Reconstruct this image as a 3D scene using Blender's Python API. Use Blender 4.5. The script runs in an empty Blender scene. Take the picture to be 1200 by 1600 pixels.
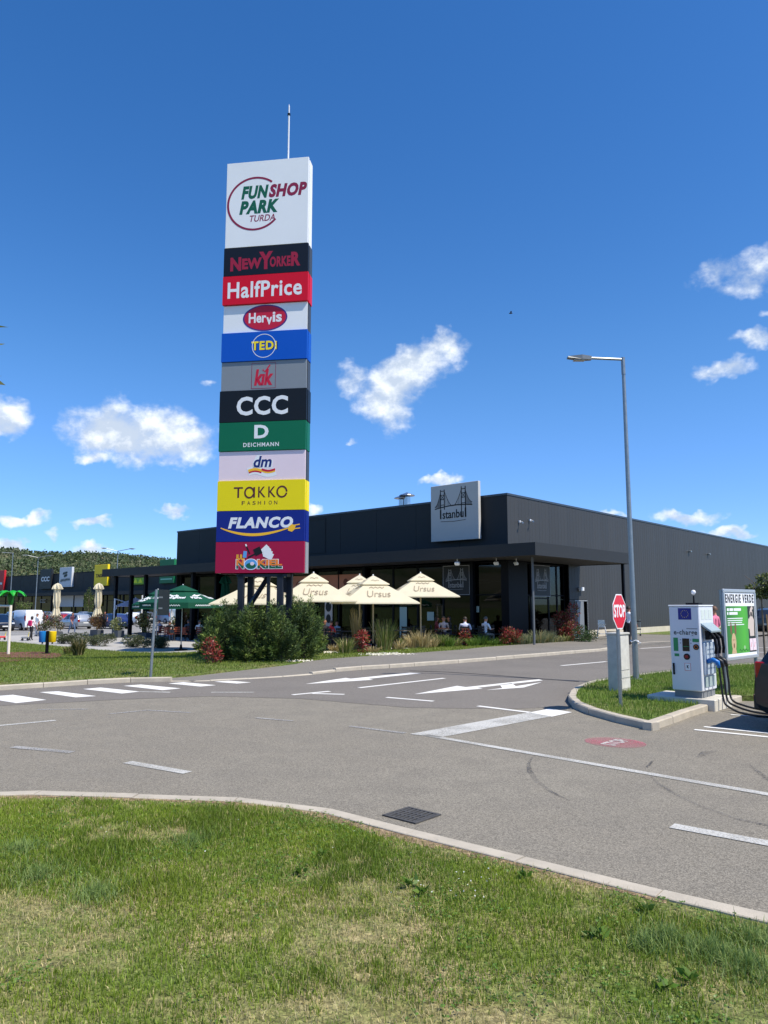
import bpy, bmesh, math, random
import numpy as np
from mathutils import Matrix, Vector, noise as mnoise

random.seed(7)
rng = np.random.default_rng(11)
SC = bpy.context.scene
COL = SC.collection
PI = math.pi

# ------------------------------------------------------------------ camera
F = 1156.0                       # focal length in photo pixels (photo 1200 x 1600)
H = 1.9                          # eye height above the road
PITCH = math.atan(144.0 / F)
cp, sp = math.cos(PITCH), math.sin(PITCH)
cam_d = bpy.data.cameras.new('camera')
cam_d.sensor_fit = 'VERTICAL'
cam_d.sensor_height = 36.0
cam_d.lens = 36.0 * F / 1600.0
cam_d.clip_end = 6000.0
cam = bpy.data.objects.new('camera', cam_d)
cam.location = (0, 0, H)
cam.rotation_euler = (PI / 2 + PITCH, 0, 0)
COL.objects.link(cam)
SC.camera = cam

# ------------------------------------------------------------------ sun and sky
SUN_EL = math.radians(56.0)
SUN_H = (0.86, -0.51)           # horizontal direction towards the sun
sun_d = bpy.data.lights.new('sun', 'SUN')
sun_d.energy = 4.9
sun_d.angle = math.radians(0.53)
sun_d.color = (1.0, 0.93, 0.80)
sun = bpy.data.objects.new('sun', sun_d)
sv = Vector((SUN_H[0] * math.cos(SUN_EL), SUN_H[1] * math.cos(SUN_EL), math.sin(SUN_EL))).normalized()
sun.rotation_euler = sv.to_track_quat('Z', 'Y').to_euler()
sun.location = sv * 60
COL.objects.link(sun)

def ray(u, v):
    a = (u - 600) / F; b = (800 - v) / F
    return Vector((a, cp - b * sp, sp + b * cp))

W = bpy.data.worlds.new('World'); SC.world = W; W.use_nodes = True
SKY_STRENGTH = 0.15
# clouds: centre (photo direction), half width, half height in photo pixels, tilt, thickness, greyness
CLOUDS = [
    (218, 676, 160, 66, 8, 1.0, .5), (275, 690, 80, 52, 5, 1.0, .35), (120, 655, 60, 26, 20, .55, .2), (150, 716, 40, 20, 0, .75, .2),
    (8, 652, 60, 52, 0, .95, .3), (636, 586, 128, 60, -33, 1.0, .4), (690, 540, 52, 34, -20, .85, .1), (548, 592, 40, 40, -40, .7, .2),
    (606, 638, 54, 52, 30, .8, .7), (1160, 424, 100, 60, -5, .72, 1.15), (1172, 531, 60, 26, -12, .82, .2), (1132, 574, 66, 28, -6, .76, .2),
    (40, 813, 58, 16, 0, .85, .4), (75, 834, 28, 13, 0, .75, .3), (148, 817, 48, 15, 0, .85, .3), (277, 799, 36, 13, 0, .85, .3),
    (140, 858, 40, 18, 0, 1.0, .2), (10, 856, 50, 20, 0, 1.0, .2), (688, 752, 40, 15, 0, .9, .2), (548, 690, 18, 9, 10, .55, .2),
    (1078, 808, 70, 18, -4, .95, .4), (1132, 831, 66, 15, -4, .95, .4), (955, 801, 34, 8, 0, .6, .2), (325, 600, 26, 12, 0, .5, .2),
    (490, 803, 24, 12, 0, .8, .2), (1210, 486, 30, 16, 0, .6, .2),
    (-700, 620, 260, 70, 4, 1.0, .4), (-380, 480, 180, 60, -8, .9, .3), (1700, 560, 260, 70, 6, 1.0, .4), (2200, 420, 300, 90, 0, .9, .4),
]

def build_world():
    nt = W.node_tree; N = nt.nodes; L = nt.links
    bg = N['Background']
    sky = N.new('ShaderNodeTexSky'); sky.sky_type = 'NISHITA'; sky.sun_disc = False
    sky.sun_elevation = SUN_EL; sky.sun_rotation = math.atan2(SUN_H[0], SUN_H[1])
    sky.altitude = 300; sky.air_density = 1.0; sky.dust_density = 0.35; sky.ozone_density = 2.6
    hsv = N.new('ShaderNodeHueSaturation'); hsv.inputs['Saturation'].default_value = 1.33; hsv.inputs['Value'].default_value = 1.0
    hsv.inputs['Hue'].default_value = 0.507
    L.new(sky.outputs[0], hsv.inputs['Color'])
    tc = N.new('ShaderNodeTexCoord'); sep = N.new('ShaderNodeSeparateXYZ'); L.new(tc.outputs['Generated'], sep.inputs[0])
    hr = N.new('ShaderNodeMapRange'); hr.interpolation_type = 'SMOOTHERSTEP'; L.new(sep.outputs['Z'], hr.inputs['Value']); hr.inputs['From Min'].default_value = -.05; hr.inputs['From Max'].default_value = .36
    hm = N.new('ShaderNodeMix'); hm.data_type = 'RGBA'; hm.inputs[6].default_value = (.47, .68, 1.12, 1); hm.inputs[7].default_value = (1, 1, 1, 1); L.new(hr.outputs[0], hm.inputs[0])
    hx = N.new('ShaderNodeMix'); hx.data_type = 'RGBA'; hx.blend_type = 'MULTIPLY'; hx.inputs[0].default_value = 1.0; L.new(hsv.outputs[0], hx.inputs[6]); L.new(hm.outputs[2], hx.inputs[7])
    skyc = hx.outputs[2]
    tc = N.new('ShaderNodeTexCoord'); D = tc.outputs['Generated']

    def vm(op, a, b=None):
        n = N.new('ShaderNodeVectorMath'); n.operation = op
        for i, x in enumerate((a, b)):
            if x is None: continue
            if hasattr(x, 'links'): L.new(x, n.inputs[i])
            else: n.inputs[i].default_value = x
        return n.outputs['Value'] if op == 'DOT_PRODUCT' else n.outputs[0]

    def m(op, a, b=None, c=None, clamp=False):
        n = N.new('ShaderNodeMath'); n.operation = op; n.use_clamp = clamp
        for i, x in enumerate((a, b, c)):
            if x is None: continue
            if hasattr(x, 'links'): L.new(x, n.inputs[i])
            else: n.inputs[i].default_value = x
        return n.outputs[0]

    def fbm(scale, detail, rough, off=(0, 0, 0)):
        mp = N.new('ShaderNodeMapping'); L.new(D, mp.inputs['Vector'])
        mp.inputs['Location'].default_value = off; mp.inputs['Scale'].default_value = (1, 1, 1.25)
        n = N.new('ShaderNodeTexNoise'); n.inputs['Scale'].default_value = scale; n.inputs['Detail'].default_value = detail
        n.inputs['Roughness'].default_value = rough; L.new(mp.outputs[0], n.inputs['Vector'])
        return n
    warp = fbm(26, 3, .6, (3, 1, 2))
    wv = N.new('ShaderNodeVectorMath'); wv.operation = 'SUBTRACT'; L.new(warp.outputs['Color'], wv.inputs[0]); wv.inputs[1].default_value = (.5, .5, .5)
    ws = N.new('ShaderNodeVectorMath'); ws.operation = 'SCALE'; L.new(wv.outputs[0], ws.inputs[0]); ws.inputs['Scale'].default_value = 0.045
    wa = N.new('ShaderNodeVectorMath'); wa.operation = 'ADD'; L.new(D, wa.inputs[0]); L.new(ws.outputs[0], wa.inputs[1])
    DW = wa.outputs[0]
    n1 = fbm(18, 12, .60)
    n2 = fbm(18, 12, .60, (-.006, .003, -.016))     # the same noise, looked up a little towards the sun
    dens = None; grey = None
    for (u, v, w, h, tilt, th, gr) in CLOUDS:
        c = ray(u, v).normalized()
        right = ray(u + 50, v).normalized() - c; up = ray(u, v - 50).normalized() - c
        right = right - c * right.dot(c); right.normalize()
        up = up - c * up.dot(c); up = up - right * up.dot(right); up.normalize()
        t = math.radians(tilt)                       # positive tilt: falls to the right
        ax = right * math.cos(t) - up * math.sin(t); ay = right * math.sin(t) + up * math.cos(t)
        ppr = (ray(u + 1, v).normalized() - ray(u, v).normalized()).length
        a = vm('DOT_PRODUCT', DW, tuple(ax / (w * ppr))); a = m('SUBTRACT', a, ax.dot(c) / (w * ppr))
        b = vm('DOT_PRODUCT', DW, tuple(ay / (h * ppr))); b = m('SUBTRACT', b, ay.dot(c) / (h * ppr))
        r2 = m('ADD', m('MULTIPLY', a, a), m('MULTIPLY', b, b))
        front = m('GREATER_THAN', vm('DOT_PRODUCT', D, tuple(c)), 0.0)
        mask = m('MULTIPLY', m('MULTIPLY', m('SUBTRACT', 1.0, r2, clamp=True), th), front)
        g = m('MULTIPLY', mask, m('MULTIPLY_ADD', b, -0.6, gr + .1, clamp=True))
        dens = mask if dens is None else m('MAXIMUM', dens, mask)
        grey = g if grey is None else m('MAXIMUM', grey, g)

    def density(nz):
        x = m('MULTIPLY_ADD', m('SUBTRACT', nz.outputs['Fac'], .5), 2.9, m('MULTIPLY', dens, 1.9))
        x = m('SUBTRACT', x, .55)
        return x
    d1 = density(n1); d2 = density(n2)
    gate = m('MULTIPLY', dens, 7.0, clamp=True)
    al = N.new('ShaderNodeMapRange'); al.interpolation_type = 'SMOOTHSTEP'
    L.new(d1, al.inputs['Value']); al.inputs['From Min'].default_value = 0.0; al.inputs['From Max'].default_value = 1.30
    alpha = m('MULTIPLY', m('MULTIPLY', al.outputs[0], gate), .97)
    lit = m('MULTIPLY_ADD', m('SUBTRACT', d1, d2), .9, .80)
    lit = m('SUBTRACT', lit, m('MULTIPLY', m('MAXIMUM', d2, 0.0), .05))
    lit = m('SUBTRACT', lit, m('MULTIPLY', grey, .38))
    lit = m('MAXIMUM', m('MINIMUM', lit, 1.0), .42)
    cr = N.new('ShaderNodeMix'); cr.data_type = 'RGBA'
    L.new(lit, cr.inputs[0]); cr.inputs[6].default_value = (1.5, 2.3, 3.6, 1); cr.inputs[7].default_value = (6.4, 6.7, 7.0, 1)
    mx = N.new('ShaderNodeMix'); mx.data_type = 'RGBA'
    L.new(alpha, mx.inputs[0]); L.new(skyc, mx.inputs[6]); L.new(cr.outputs[2], mx.inputs[7])
    L.new(mx.outputs[2], bg.inputs['Color'])
    bg.inputs['Strength'].default_value = SKY_STRENGTH
build_world()
SC.view_settings.view_transform = 'Standard'
SC.view_settings.look = 'None'
SC.view_settings.gamma = 1.0
SC.view_settings.use_curve_mapping = False
SC.view_settings.exposure = 0.25
SC.cycles.max_bounces = 6
SC.cycles.transparent_max_bounces = 12
SC.cycles.use_denoising = True

# ------------------------------------------------------------------ places
def G0(u, v, z=0.0):
    d = ray(u, v); t = (z - H) / d.z
    return Vector((d.x * t, d.y * t, z))
def DP(u, v, Y):
    d = ray(u, v); t = Y / d.y
    return Vector((d.x * t, Y, H + d.z * t))
ORG = G0(797, 1007)                              # ground corner of the restaurant building
v1 = ray(-700, 944); v2 = ray(1646, 944)
TH = math.atan2(v2.y, v2.x) - PI / 2
LX = Vector((math.cos(TH), math.sin(TH), 0)); LY = Vector((-math.sin(TH), math.cos(TH), 0))
def loc(p):
    d = Vector((p[0], p[1], 0)) - Vector((ORG.x, ORG.y, 0)); return d.dot(LX), d.dot(LY)
def wor(lx, ly, z=0.0):
    q = ORG + LX * lx + LY * ly; return Vector((q.x, q.y, z))
def ss(t):
    t = min(1, max(0, t)); return t * t * (3 - 2 * t)
def gz(x, y):                                    # the ground falls gently towards the car park
    lx, ly = loc((x, y))
    return -0.5 * ss((-lx - 1) / 14) * ss((ly + 24) / 8)
def G(u, v, off=0.0):
    z = 0.0
    for _ in range(12):
        p = G0(u, v, z + off); z = 0.5 * z + 0.5 * gz(p.x, p.y)
    return Vector((p.x, p.y, z + off))
def front_hit(u, v, ly=0.0):
    d = ray(u, v); o = loc((0, 0)); dl = (d.dot(LX), d.dot(LY)); t = (ly - o[1]) / dl[1]
    return o[0] + dl[0] * t, H + d.z * t
def side_hit(u, v, lx=0.0):
    d = ray(u, v); o = loc((0, 0)); dl = (d.dot(LX), d.dot(LY)); t = (lx - o[0]) / dl[0]
    return o[1] + dl[1] * t, H + d.z * t

# ------------------------------------------------------------------ materials
def S(r, g, b):
    f = lambda c: (c / 255 / 12.92) if c <= 10 else ((c / 255 + .055) / 1.055) ** 2.4
    return (f(r), f(g), f(b))
MATS = {}
def mat(name, col=(.5, .5, .5), rough=.5, metal=0.0, spec=.5, var=0.0, vscale=4.0, bump=0.0, bscale=40.0, coat=0.0):
    if name in MATS: return MATS[name]
    m = bpy.data.materials.new(name); m.use_nodes = True; nt = m.node_tree; N, L = nt.nodes, nt.links
    b = N['Principled BSDF']
    b.inputs['Base Color'].default_value = (*col, 1); b.inputs['Roughness'].default_value = rough
    b.inputs['Metallic'].default_value = metal; b.inputs['Specular IOR Level'].default_value = spec
    if coat: b.inputs['Coat Weight'].default_value = coat; b.inputs['Coat Roughness'].default_value = .05
    if var or bump:
        tc = N.new('ShaderNodeTexCoord')
    if var:
        n = N.new('ShaderNodeTexNoise'); n.inputs['Scale'].default_value = vscale; n.inputs['Detail'].default_value = 7; n.inputs['Roughness'].default_value = .65
        L.new(tc.outputs['Object'], n.inputs['Vector'])
        r = N.new('ShaderNodeMapRange'); r.inputs['From Min'].default_value = .3; r.inputs['From Max'].default_value = .7
        r.inputs['To Min'].default_value = 1 - var; r.inputs['To Max'].default_value = 1 + var * .6
        L.new(n.outputs['Fac'], r.inputs['Value'])
        mx = N.new('ShaderNodeVectorMath'); mx.operation = 'SCALE'; mx.inputs[0].default_value = col; L.new(r.outputs[0], mx.inputs['Scale'])
        L.new(mx.outputs[0], b.inputs['Base Color'])
        rr = N.new('ShaderNodeMapRange'); rr.inputs['To Min'].default_value = max(0, rough - .12); rr.inputs['To Max'].default_value = min(1, rough + .12)
        L.new(n.outputs['Fac'], rr.inputs['Value']); L.new(rr.outputs[0], b.inputs['Roughness'])
    if bump:
        n2 = N.new('ShaderNodeTexNoise'); n2.inputs['Scale'].default_value = bscale; n2.inputs['Detail'].default_value = 4
        L.new(tc.outputs['Object'], n2.inputs['Vector'])
        bp = N.new('ShaderNodeBump'); bp.inputs['Strength'].default_value = bump; bp.inputs['Distance'].default_value = .01
        L.new(n2.outputs['Fac'], bp.inputs['Height']); L.new(bp.outputs[0], b.inputs['Normal'])
    MATS[name] = m; return m
def leafmat(name, rough=.55, trans=.35, spec=.3):
    if name in MATS: return MATS[name]
    m = bpy.data.materials.new(name); m.use_nodes = True; nt = m.node_tree; N, L = nt.nodes, nt.links
    b = N['Principled BSDF']; a = N.new('ShaderNodeAttribute'); a.attribute_name = 'tint'
    L.new(a.outputs['Color'], b.inputs['Base Color']); b.inputs['Roughness'].default_value = rough; b.inputs['Specular IOR Level'].default_value = spec
    t = N.new('ShaderNodeBsdfTranslucent'); L.new(a.outputs['Color'], t.inputs['Color'])
    mx = N.new('ShaderNodeMixShader'); mx.inputs[0].default_value = trans
    L.new(b.outputs[0], mx.inputs[1]); L.new(t.outputs[0], mx.inputs[2]); L.new(mx.outputs[0], N['Material Output'].inputs['Surface'])
    MATS[name] = m; return m
def glassmat(name, tint=(.25, .3, .32), refl=.0, alpha=.6):
    if name in MATS: return MATS[name]
    m = bpy.data.materials.new(name); m.use_nodes = True; nt = m.node_tree; N, L = nt.nodes, nt.links
    N.remove(N['Principled BSDF'])
    tr = N.new('ShaderNodeBsdfTransparent'); tr.inputs['Color'].default_value = (*tint, 1)
    gl = N.new('ShaderNodeBsdfGlossy'); gl.inputs['Roughness'].default_value = .02; gl.inputs['Color'].default_value = (.95, .97, 1, 1)
    fr = N.new('ShaderNodeFresnel'); fr.inputs['IOR'].default_value = 1.5
    ad = N.new('ShaderNodeMath'); ad.operation = 'MULTIPLY_ADD'; ad.inputs[1].default_value = .7; ad.inputs[2].default_value = refl; ad.use_clamp = True
    L.new(fr.outputs[0], ad.inputs[0])
    mx = N.new('ShaderNodeMixShader'); L.new(ad.outputs[0], mx.inputs[0]); L.new(tr.outputs[0], mx.inputs[1]); L.new(gl.outputs[0], mx.inputs[2])
    L.new(mx.outputs[0], N['Material Output'].inputs['Surface'])
    MATS[name] = m; return m

# ------------------------------------------------------------------ mesh helpers
class MB:
    def __init__(s): s.v = []; s.f = []; s.m = []
    def add(s, vs, fs, mi=0, M=None):
        o = len(s.v)
        s.v += [tuple(M @ Vector(p)) if M else tuple(p) for p in vs]
        s.f += [tuple(i + o for i in f) for f in fs]; s.m += [mi] * len(fs); return s
    def box(s, x0, x1, y0, y1, z0, z1, mi=0, M=None, bev=0.0):
        if bev:
            b = bev
            ring = lambda z, i: [(x0 + i, y0 + b + 0, z), (x0 + b, y0 + i, z), (x1 - b, y0 + i, z), (x1 - i, y0 + b, z), (x1 - i, y1 - b, z), (x1 - b, y1 - i, z), (x0 + b, y1 - i, z), (x0 + i, y1 - b, z)]
            def inner(z):
                return [(x0 + b, y0 + 1.4 * b, z), (x0 + 1.4 * b, y0 + b, z), (x1 - 1.4 * b, y0 + b, z), (x1 - b, y0 + 1.4 * b, z), (x1 - b, y1 - 1.4 * b, z), (x1 - 1.4 * b, y1 - b, z), (x0 + 1.4 * b, y1 - b, z), (x0 + b, y1 - 1.4 * b, z)]
            R = [inner(z0), ring(z0 + b, 0), ring(z1 - b, 0), inner(z1)]
            vs = sum(R, []); fs = [tuple(range(7, -1, -1)), tuple(24 + i for i in range(8))]
            for k in range(3):
                for i in range(8):
                    j = (i + 1) % 8; fs.append((k * 8 + i, k * 8 + j, k * 8 + 8 + j, k * 8 + 8 + i))
            return s.add(vs, fs, mi, M)
        vs = [(x0, y0, z0), (x1, y0, z0), (x1, y1, z0), (x0, y1, z0), (x0, y0, z1), (x1, y0, z1), (x1, y1, z1), (x0, y1, z1)]
        return s.add(vs, [(3, 2, 1, 0), (4, 5, 6, 7), (0, 1, 5, 4), (1, 2, 6, 5), (2, 3, 7, 6), (3, 0, 4, 7)], mi, M)
    def tube(s, pts, r, n=8, mi=0, M=None, cap=True):
        pts = [Vector(p) for p in pts]; k = len(pts)
        rs = r if isinstance(r, (list, tuple)) else [r] * k
        vs = []; ref = None
        for i, p in enumerate(pts):
            t = (pts[min(i + 1, k - 1)] - pts[max(i - 1, 0)]).normalized()
            if ref is None: ref = Vector((0, 0, 1)) if abs(t.z) < .9 else Vector((1, 0, 0))
            a = (ref - t * ref.dot(t)).normalized(); b = t.cross(a); ref = a
            for j in range(n):
                q = 2 * PI * j / n; vs.append(p + (a * math.cos(q) + b * math.sin(q)) * rs[i])
        fs = []
        for i in range(k - 1):
            for j in range(n):
                l = (j + 1) % n; fs.append((i * n + j, i * n + l, i * n + n + l, i * n + n + j))
        if cap: fs += [tuple(range(n - 1, -1, -1)), tuple((k - 1) * n + j for j in range(n))]
        return s.add(vs, fs, mi, M)
    def lathe(s, prof, n=16, mi=0, M=None, c=(0, 0, 0)):
        vs = []; k = len(prof)
        for (r, z) in prof:
            for j in range(n):
                q = 2 * PI * j / n; vs.append((c[0] + r * math.cos(q), c[1] + r * math.sin(q), c[2] + z))
        fs = []
        for i in range(k - 1):
            for j in range(n):
                l = (j + 1) % n; fs.append((i * n + j, i * n + l, i * n + n + l, i * n + n + j))
        if prof[0][0] > 1e-5: fs.append(tuple(range(n - 1, -1, -1)))
        if prof[-1][0] > 1e-5: fs.append(tuple((k - 1) * n + j for j in range(n)))
        return s.add(vs, fs, mi, M)
    def ball(s, c, r, mi=0, M=None, n=10, k=7):
        rx, ry, rz = r if isinstance(r, (tuple, list)) else (r, r, r)
        vs = []; fs = []
        for i in range(k + 1):
            a = -PI / 2 + PI * i / k
            for j in range(n):
                q = 2 * PI * j / n
                vs.append((c[0] + rx * math.cos(a) * math.cos(q), c[1] + ry * math.cos(a) * math.sin(q), c[2] + rz * math.sin(a)))
        for i in range(k):
            for j in range(n):
                l = (j + 1) % n; fs.append((i * n + j, i * n + l, i * n + n + l, i * n + n + j))
        return s.add(vs, fs, mi, M)
    def prism(s, poly, z0, z1, mi=0, M=None):
        n = len(poly)
        if sum(poly[i][0] * poly[(i + 1) % n][1] - poly[(i + 1) % n][0] * poly[i][1] for i in range(n)) < 0: poly = poly[::-1]
        vs = [(p[0], p[1], z0) for p in poly] + [(p[0], p[1], z1) for p in poly]
        fs = [tuple(range(n - 1, -1, -1)), tuple(range(n, 2 * n))] + [(i, (i + 1) % n, n + (i + 1) % n, n + i) for i in range(n)]
        return s.add(vs, fs, mi, M)
    def strip(s, pts, w, z0, z1, mi=0, M=None):     # a flat ribbon of width w along 2-D points, extruded z0..z1
        pts = [Vector((p[0], p[1])) for p in pts]; k = len(pts); Lp = []; Rp = []
        for i, p in enumerate(pts):
            t = (pts[min(i + 1, k - 1)] - pts[max(i - 1, 0)]).normalized(); n = Vector((-t.y, t.x))
            ww = w[i] if isinstance(w, (list, tuple)) else w
            Lp.append(p + n * ww / 2); Rp.append(p - n * ww / 2)
        for i in range(k - 1):
            s.prism([tuple(Lp[i]), tuple(Lp[i + 1]), tuple(Rp[i + 1]), tuple(Rp[i])], z0, z1, mi, M)
        return s
    def build(s, name, mats, parent=None, smooth=False):
        me = bpy.data.meshes.new(name); me.from_pydata(s.v, [], s.f)
        mats = mats if isinstance(mats, (list, tuple)) else [mats]
        for m_ in mats: me.materials.append(m_)
        if len(mats) > 1: me.polygons.foreach_set('material_index', s.m)
        if smooth: me.polygons.foreach_set('use_smooth', [True] * len(me.polygons))
        me.update()
        return link(name, me, parent)
def link(name, me, parent=None):
    o = bpy.data.objects.new(name, me); COL.objects.link(o)
    if parent is not None: o.parent = parent
    return o
def smooth_by_angle(o, deg=35):
    bm = bmesh.new(); bm.from_mesh(o.data); bmesh.ops.remove_doubles(bm, verts=bm.verts, dist=1e-5)
    bmesh.ops.recalc_face_normals(bm, faces=bm.faces)
    for e in bm.edges: e.smooth = len(e.link_faces) == 2 and e.calc_face_angle(4) < math.radians(deg)
    for f in bm.faces: f.smooth = True
    bm.to_mesh(o.data); bm.free(); return o
def tag(o, label=None, cat=None, group=None, kind=None):
    if label: o['label'] = label
    if cat: o['category'] = cat
    if group: o['group'] = group
    if kind: o['kind'] = kind
    return o
def empty(name, p=(0, 0, 0), rz=0.0, label=None, cat=None, group=None, kind=None):
    o = bpy.data.objects.new(name, None); o.empty_display_size = .2; COL.objects.link(o)
    o.location = p; o.rotation_euler = (0, 0, rz); return tag(o, label, cat, group, kind)
def copy_tree(o, parent=None):
    c = o.copy(); COL.objects.link(c)
    if parent is not None: c.parent = parent
    for ch in list(o.children): copy_tree(ch, c)
    return c
def npmesh(name, V, Fq, tint=None, mats=None, parent=None, nper=4, link_it=True):
    V = np.asarray(V, dtype=np.float32); Fq = np.asarray(Fq, dtype=np.int32)
    me = bpy.data.meshes.new(name); me.vertices.add(len(V)); me.vertices.foreach_set('co', V.ravel())
    nf = len(Fq); me.loops.add(nf * nper); me.loops.foreach_set('vertex_index', Fq.ravel())
    me.polygons.add(nf); me.polygons.foreach_set('loop_start', np.arange(0, nf * nper, nper, dtype=np.int32))
    me.polygons.foreach_set('loop_total', np.full(nf, nper, dtype=np.int32))
    if tint is not None:
        a = me.attributes.new('tint', 'FLOAT_COLOR', 'POINT')
        c4 = np.ones((len(V), 4), dtype=np.float32); c4[:, :3] = tint; a.data.foreach_set('color', c4.ravel())
    if mats: me.materials.append(mats)
    me.update(); me.validate()
    return link(name, me, parent) if link_it else me
def unit(a): return a / np.maximum(np.linalg.norm(a, axis=-1, keepdims=True), 1e-9)
def leaf_quads(P, Dv, ln, wd, cols, fold=.0):
    """one kite per leaf: base, side, tip, side"""
    n = len(P); Dv = unit(Dv); r = rng.normal(size=(n, 3)); sd = unit(np.cross(Dv, r))
    ln = np.broadcast_to(np.asarray(ln, float).reshape(-1, 1), (n, 1)); wd = np.broadcast_to(np.asarray(wd, float).reshape(-1, 1), (n, 1))
    nr = np.cross(Dv, sd)
    b = P; t = P + Dv * ln; mid = P + Dv * ln * .45 + nr * fold * ln
    V = np.stack([b, mid + sd * wd / 2, t, mid - sd * wd / 2], 1).reshape(-1, 3)
    return V, np.arange(4 * n).reshape(-1, 4), np.repeat(cols, 4, axis=0)
def shade_cols(base, n, dv=.25, dh=.12):
    base = np.asarray(base); c = np.repeat(base[None], n, 0) * (1 + rng.normal(0, dv, (n, 1))) * (1 + rng.normal(0, dh, (n, 3)))
    return np.clip(c, .003, .9)
def vnoise(x, y, sc, seed=0):
    x = np.asarray(x) / sc + seed * 17.3; y = np.asarray(y) / sc + seed * 9.1
    xi = np.floor(x).astype(int); yi = np.floor(y).astype(int); fx = x - xi; fy = y - yi
    fx = fx * fx * (3 - 2 * fx); fy = fy * fy * (3 - 2 * fy)
    h = lambda a, b: np.modf(np.abs(np.sin(a * 127.1 + b * 311.7 + seed * 13.7) * 43758.5453))[0]
    return (h(xi, yi) * (1 - fx) + h(xi + 1, yi) * fx) * (1 - fy) + (h(xi, yi + 1) * (1 - fx) + h(xi + 1, yi + 1) * fx) * fy
def inside(px, py, poly):
    r = np.zeros(len(px), bool); n = len(poly); j = n - 1
    for i in range(n):
        xi, yi = poly[i][0], poly[i][1]; xj, yj = poly[j][0], poly[j][1]
        c = ((yi > py) != (yj > py)) & (px < (xj - xi) * (py - yi) / ((yj - yi) if yj != yi else 1e-9) + xi)
        r ^= c; j = i
    return r
def gz_np(x, y):
    lx = (x - ORG.x) * LX.x + (y - ORG.y) * LX.y; ly = (x - ORG.x) * LY.x + (y - ORG.y) * LY.y
    s = lambda t: (lambda q: q * q * (3 - 2 * q))(np.clip(t, 0, 1))
    return -0.5 * s((-lx - 1) / 14) * s((ly + 24) / 8)
TXT = {}
def text_geo(s, bold=0.0, shear=0.0, space=1.0):
    key = (s, bold, shear, space)
    if key in TXT: return TXT[key]
    c = bpy.data.curves.new('lettering', 'FONT'); c.body = s; c.size = 1.0; c.resolution_u = 3; c.offset = bold; c.shear = shear; c.space_character = space
    c.extrude = .5; c.align_x = 'LEFT'
    o = bpy.data.objects.new('lettering', c)
    me = bpy.data.meshes.new_from_object(o)
    vs = [tuple(v.co) for v in me.vertices]; fs = [tuple(p.vertices) for p in me.polygons]
    bpy.data.objects.remove(o); bpy.data.meshes.remove(me); bpy.data.curves.remove(c)
    x0 = min(p[0] for p in vs); x1 = max(p[0] for p in vs); y0 = min(p[1] for p in vs); y1 = max(p[1] for p in vs)
    vs = [((p[0] - x0) / (x1 - x0), (p[1] - y0) / (y1 - y0), p[2] + .5) for p in vs]
    TXT[key] = (vs, fs); return TXT[key]
def put_text(mb, s, x0, y0, x1, y1, th=.006, z=0.0, mi=0, M=None, bold=0.02, shear=0.0, space=1.0):
    vs, fs = text_geo(s, bold, shear, space)
    mb.add([(x0 + p[0] * (x1 - x0), y0 + p[1] * (y1 - y0), z + p[2] * th) for p in vs], fs, mi, M)
def circ(cx, cy, rx, ry=None, n=28, a0=0, a1=2 * PI):
    ry = ry or rx; full = abs(a1 - a0 - 2 * PI) < 1e-6; k = n if full else n + 1
    return [(cx + rx * math.cos(a0 + (a1 - a0) * i / n), cy + ry * math.sin(a0 + (a1 - a0) * i / n)) for i in range(k)]
UP = Matrix(((1, 0, 0, 0), (0, 0, -1, 0), (0, 1, 0, 0), (0, 0, 0, 1)))   # picture plane (x, y, out) -> upright wall facing -Y
def T(x, y, z): return Matrix.Translation((x, y, z))
def RZ(a): return Matrix.Rotation(a, 4, 'Z')

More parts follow.
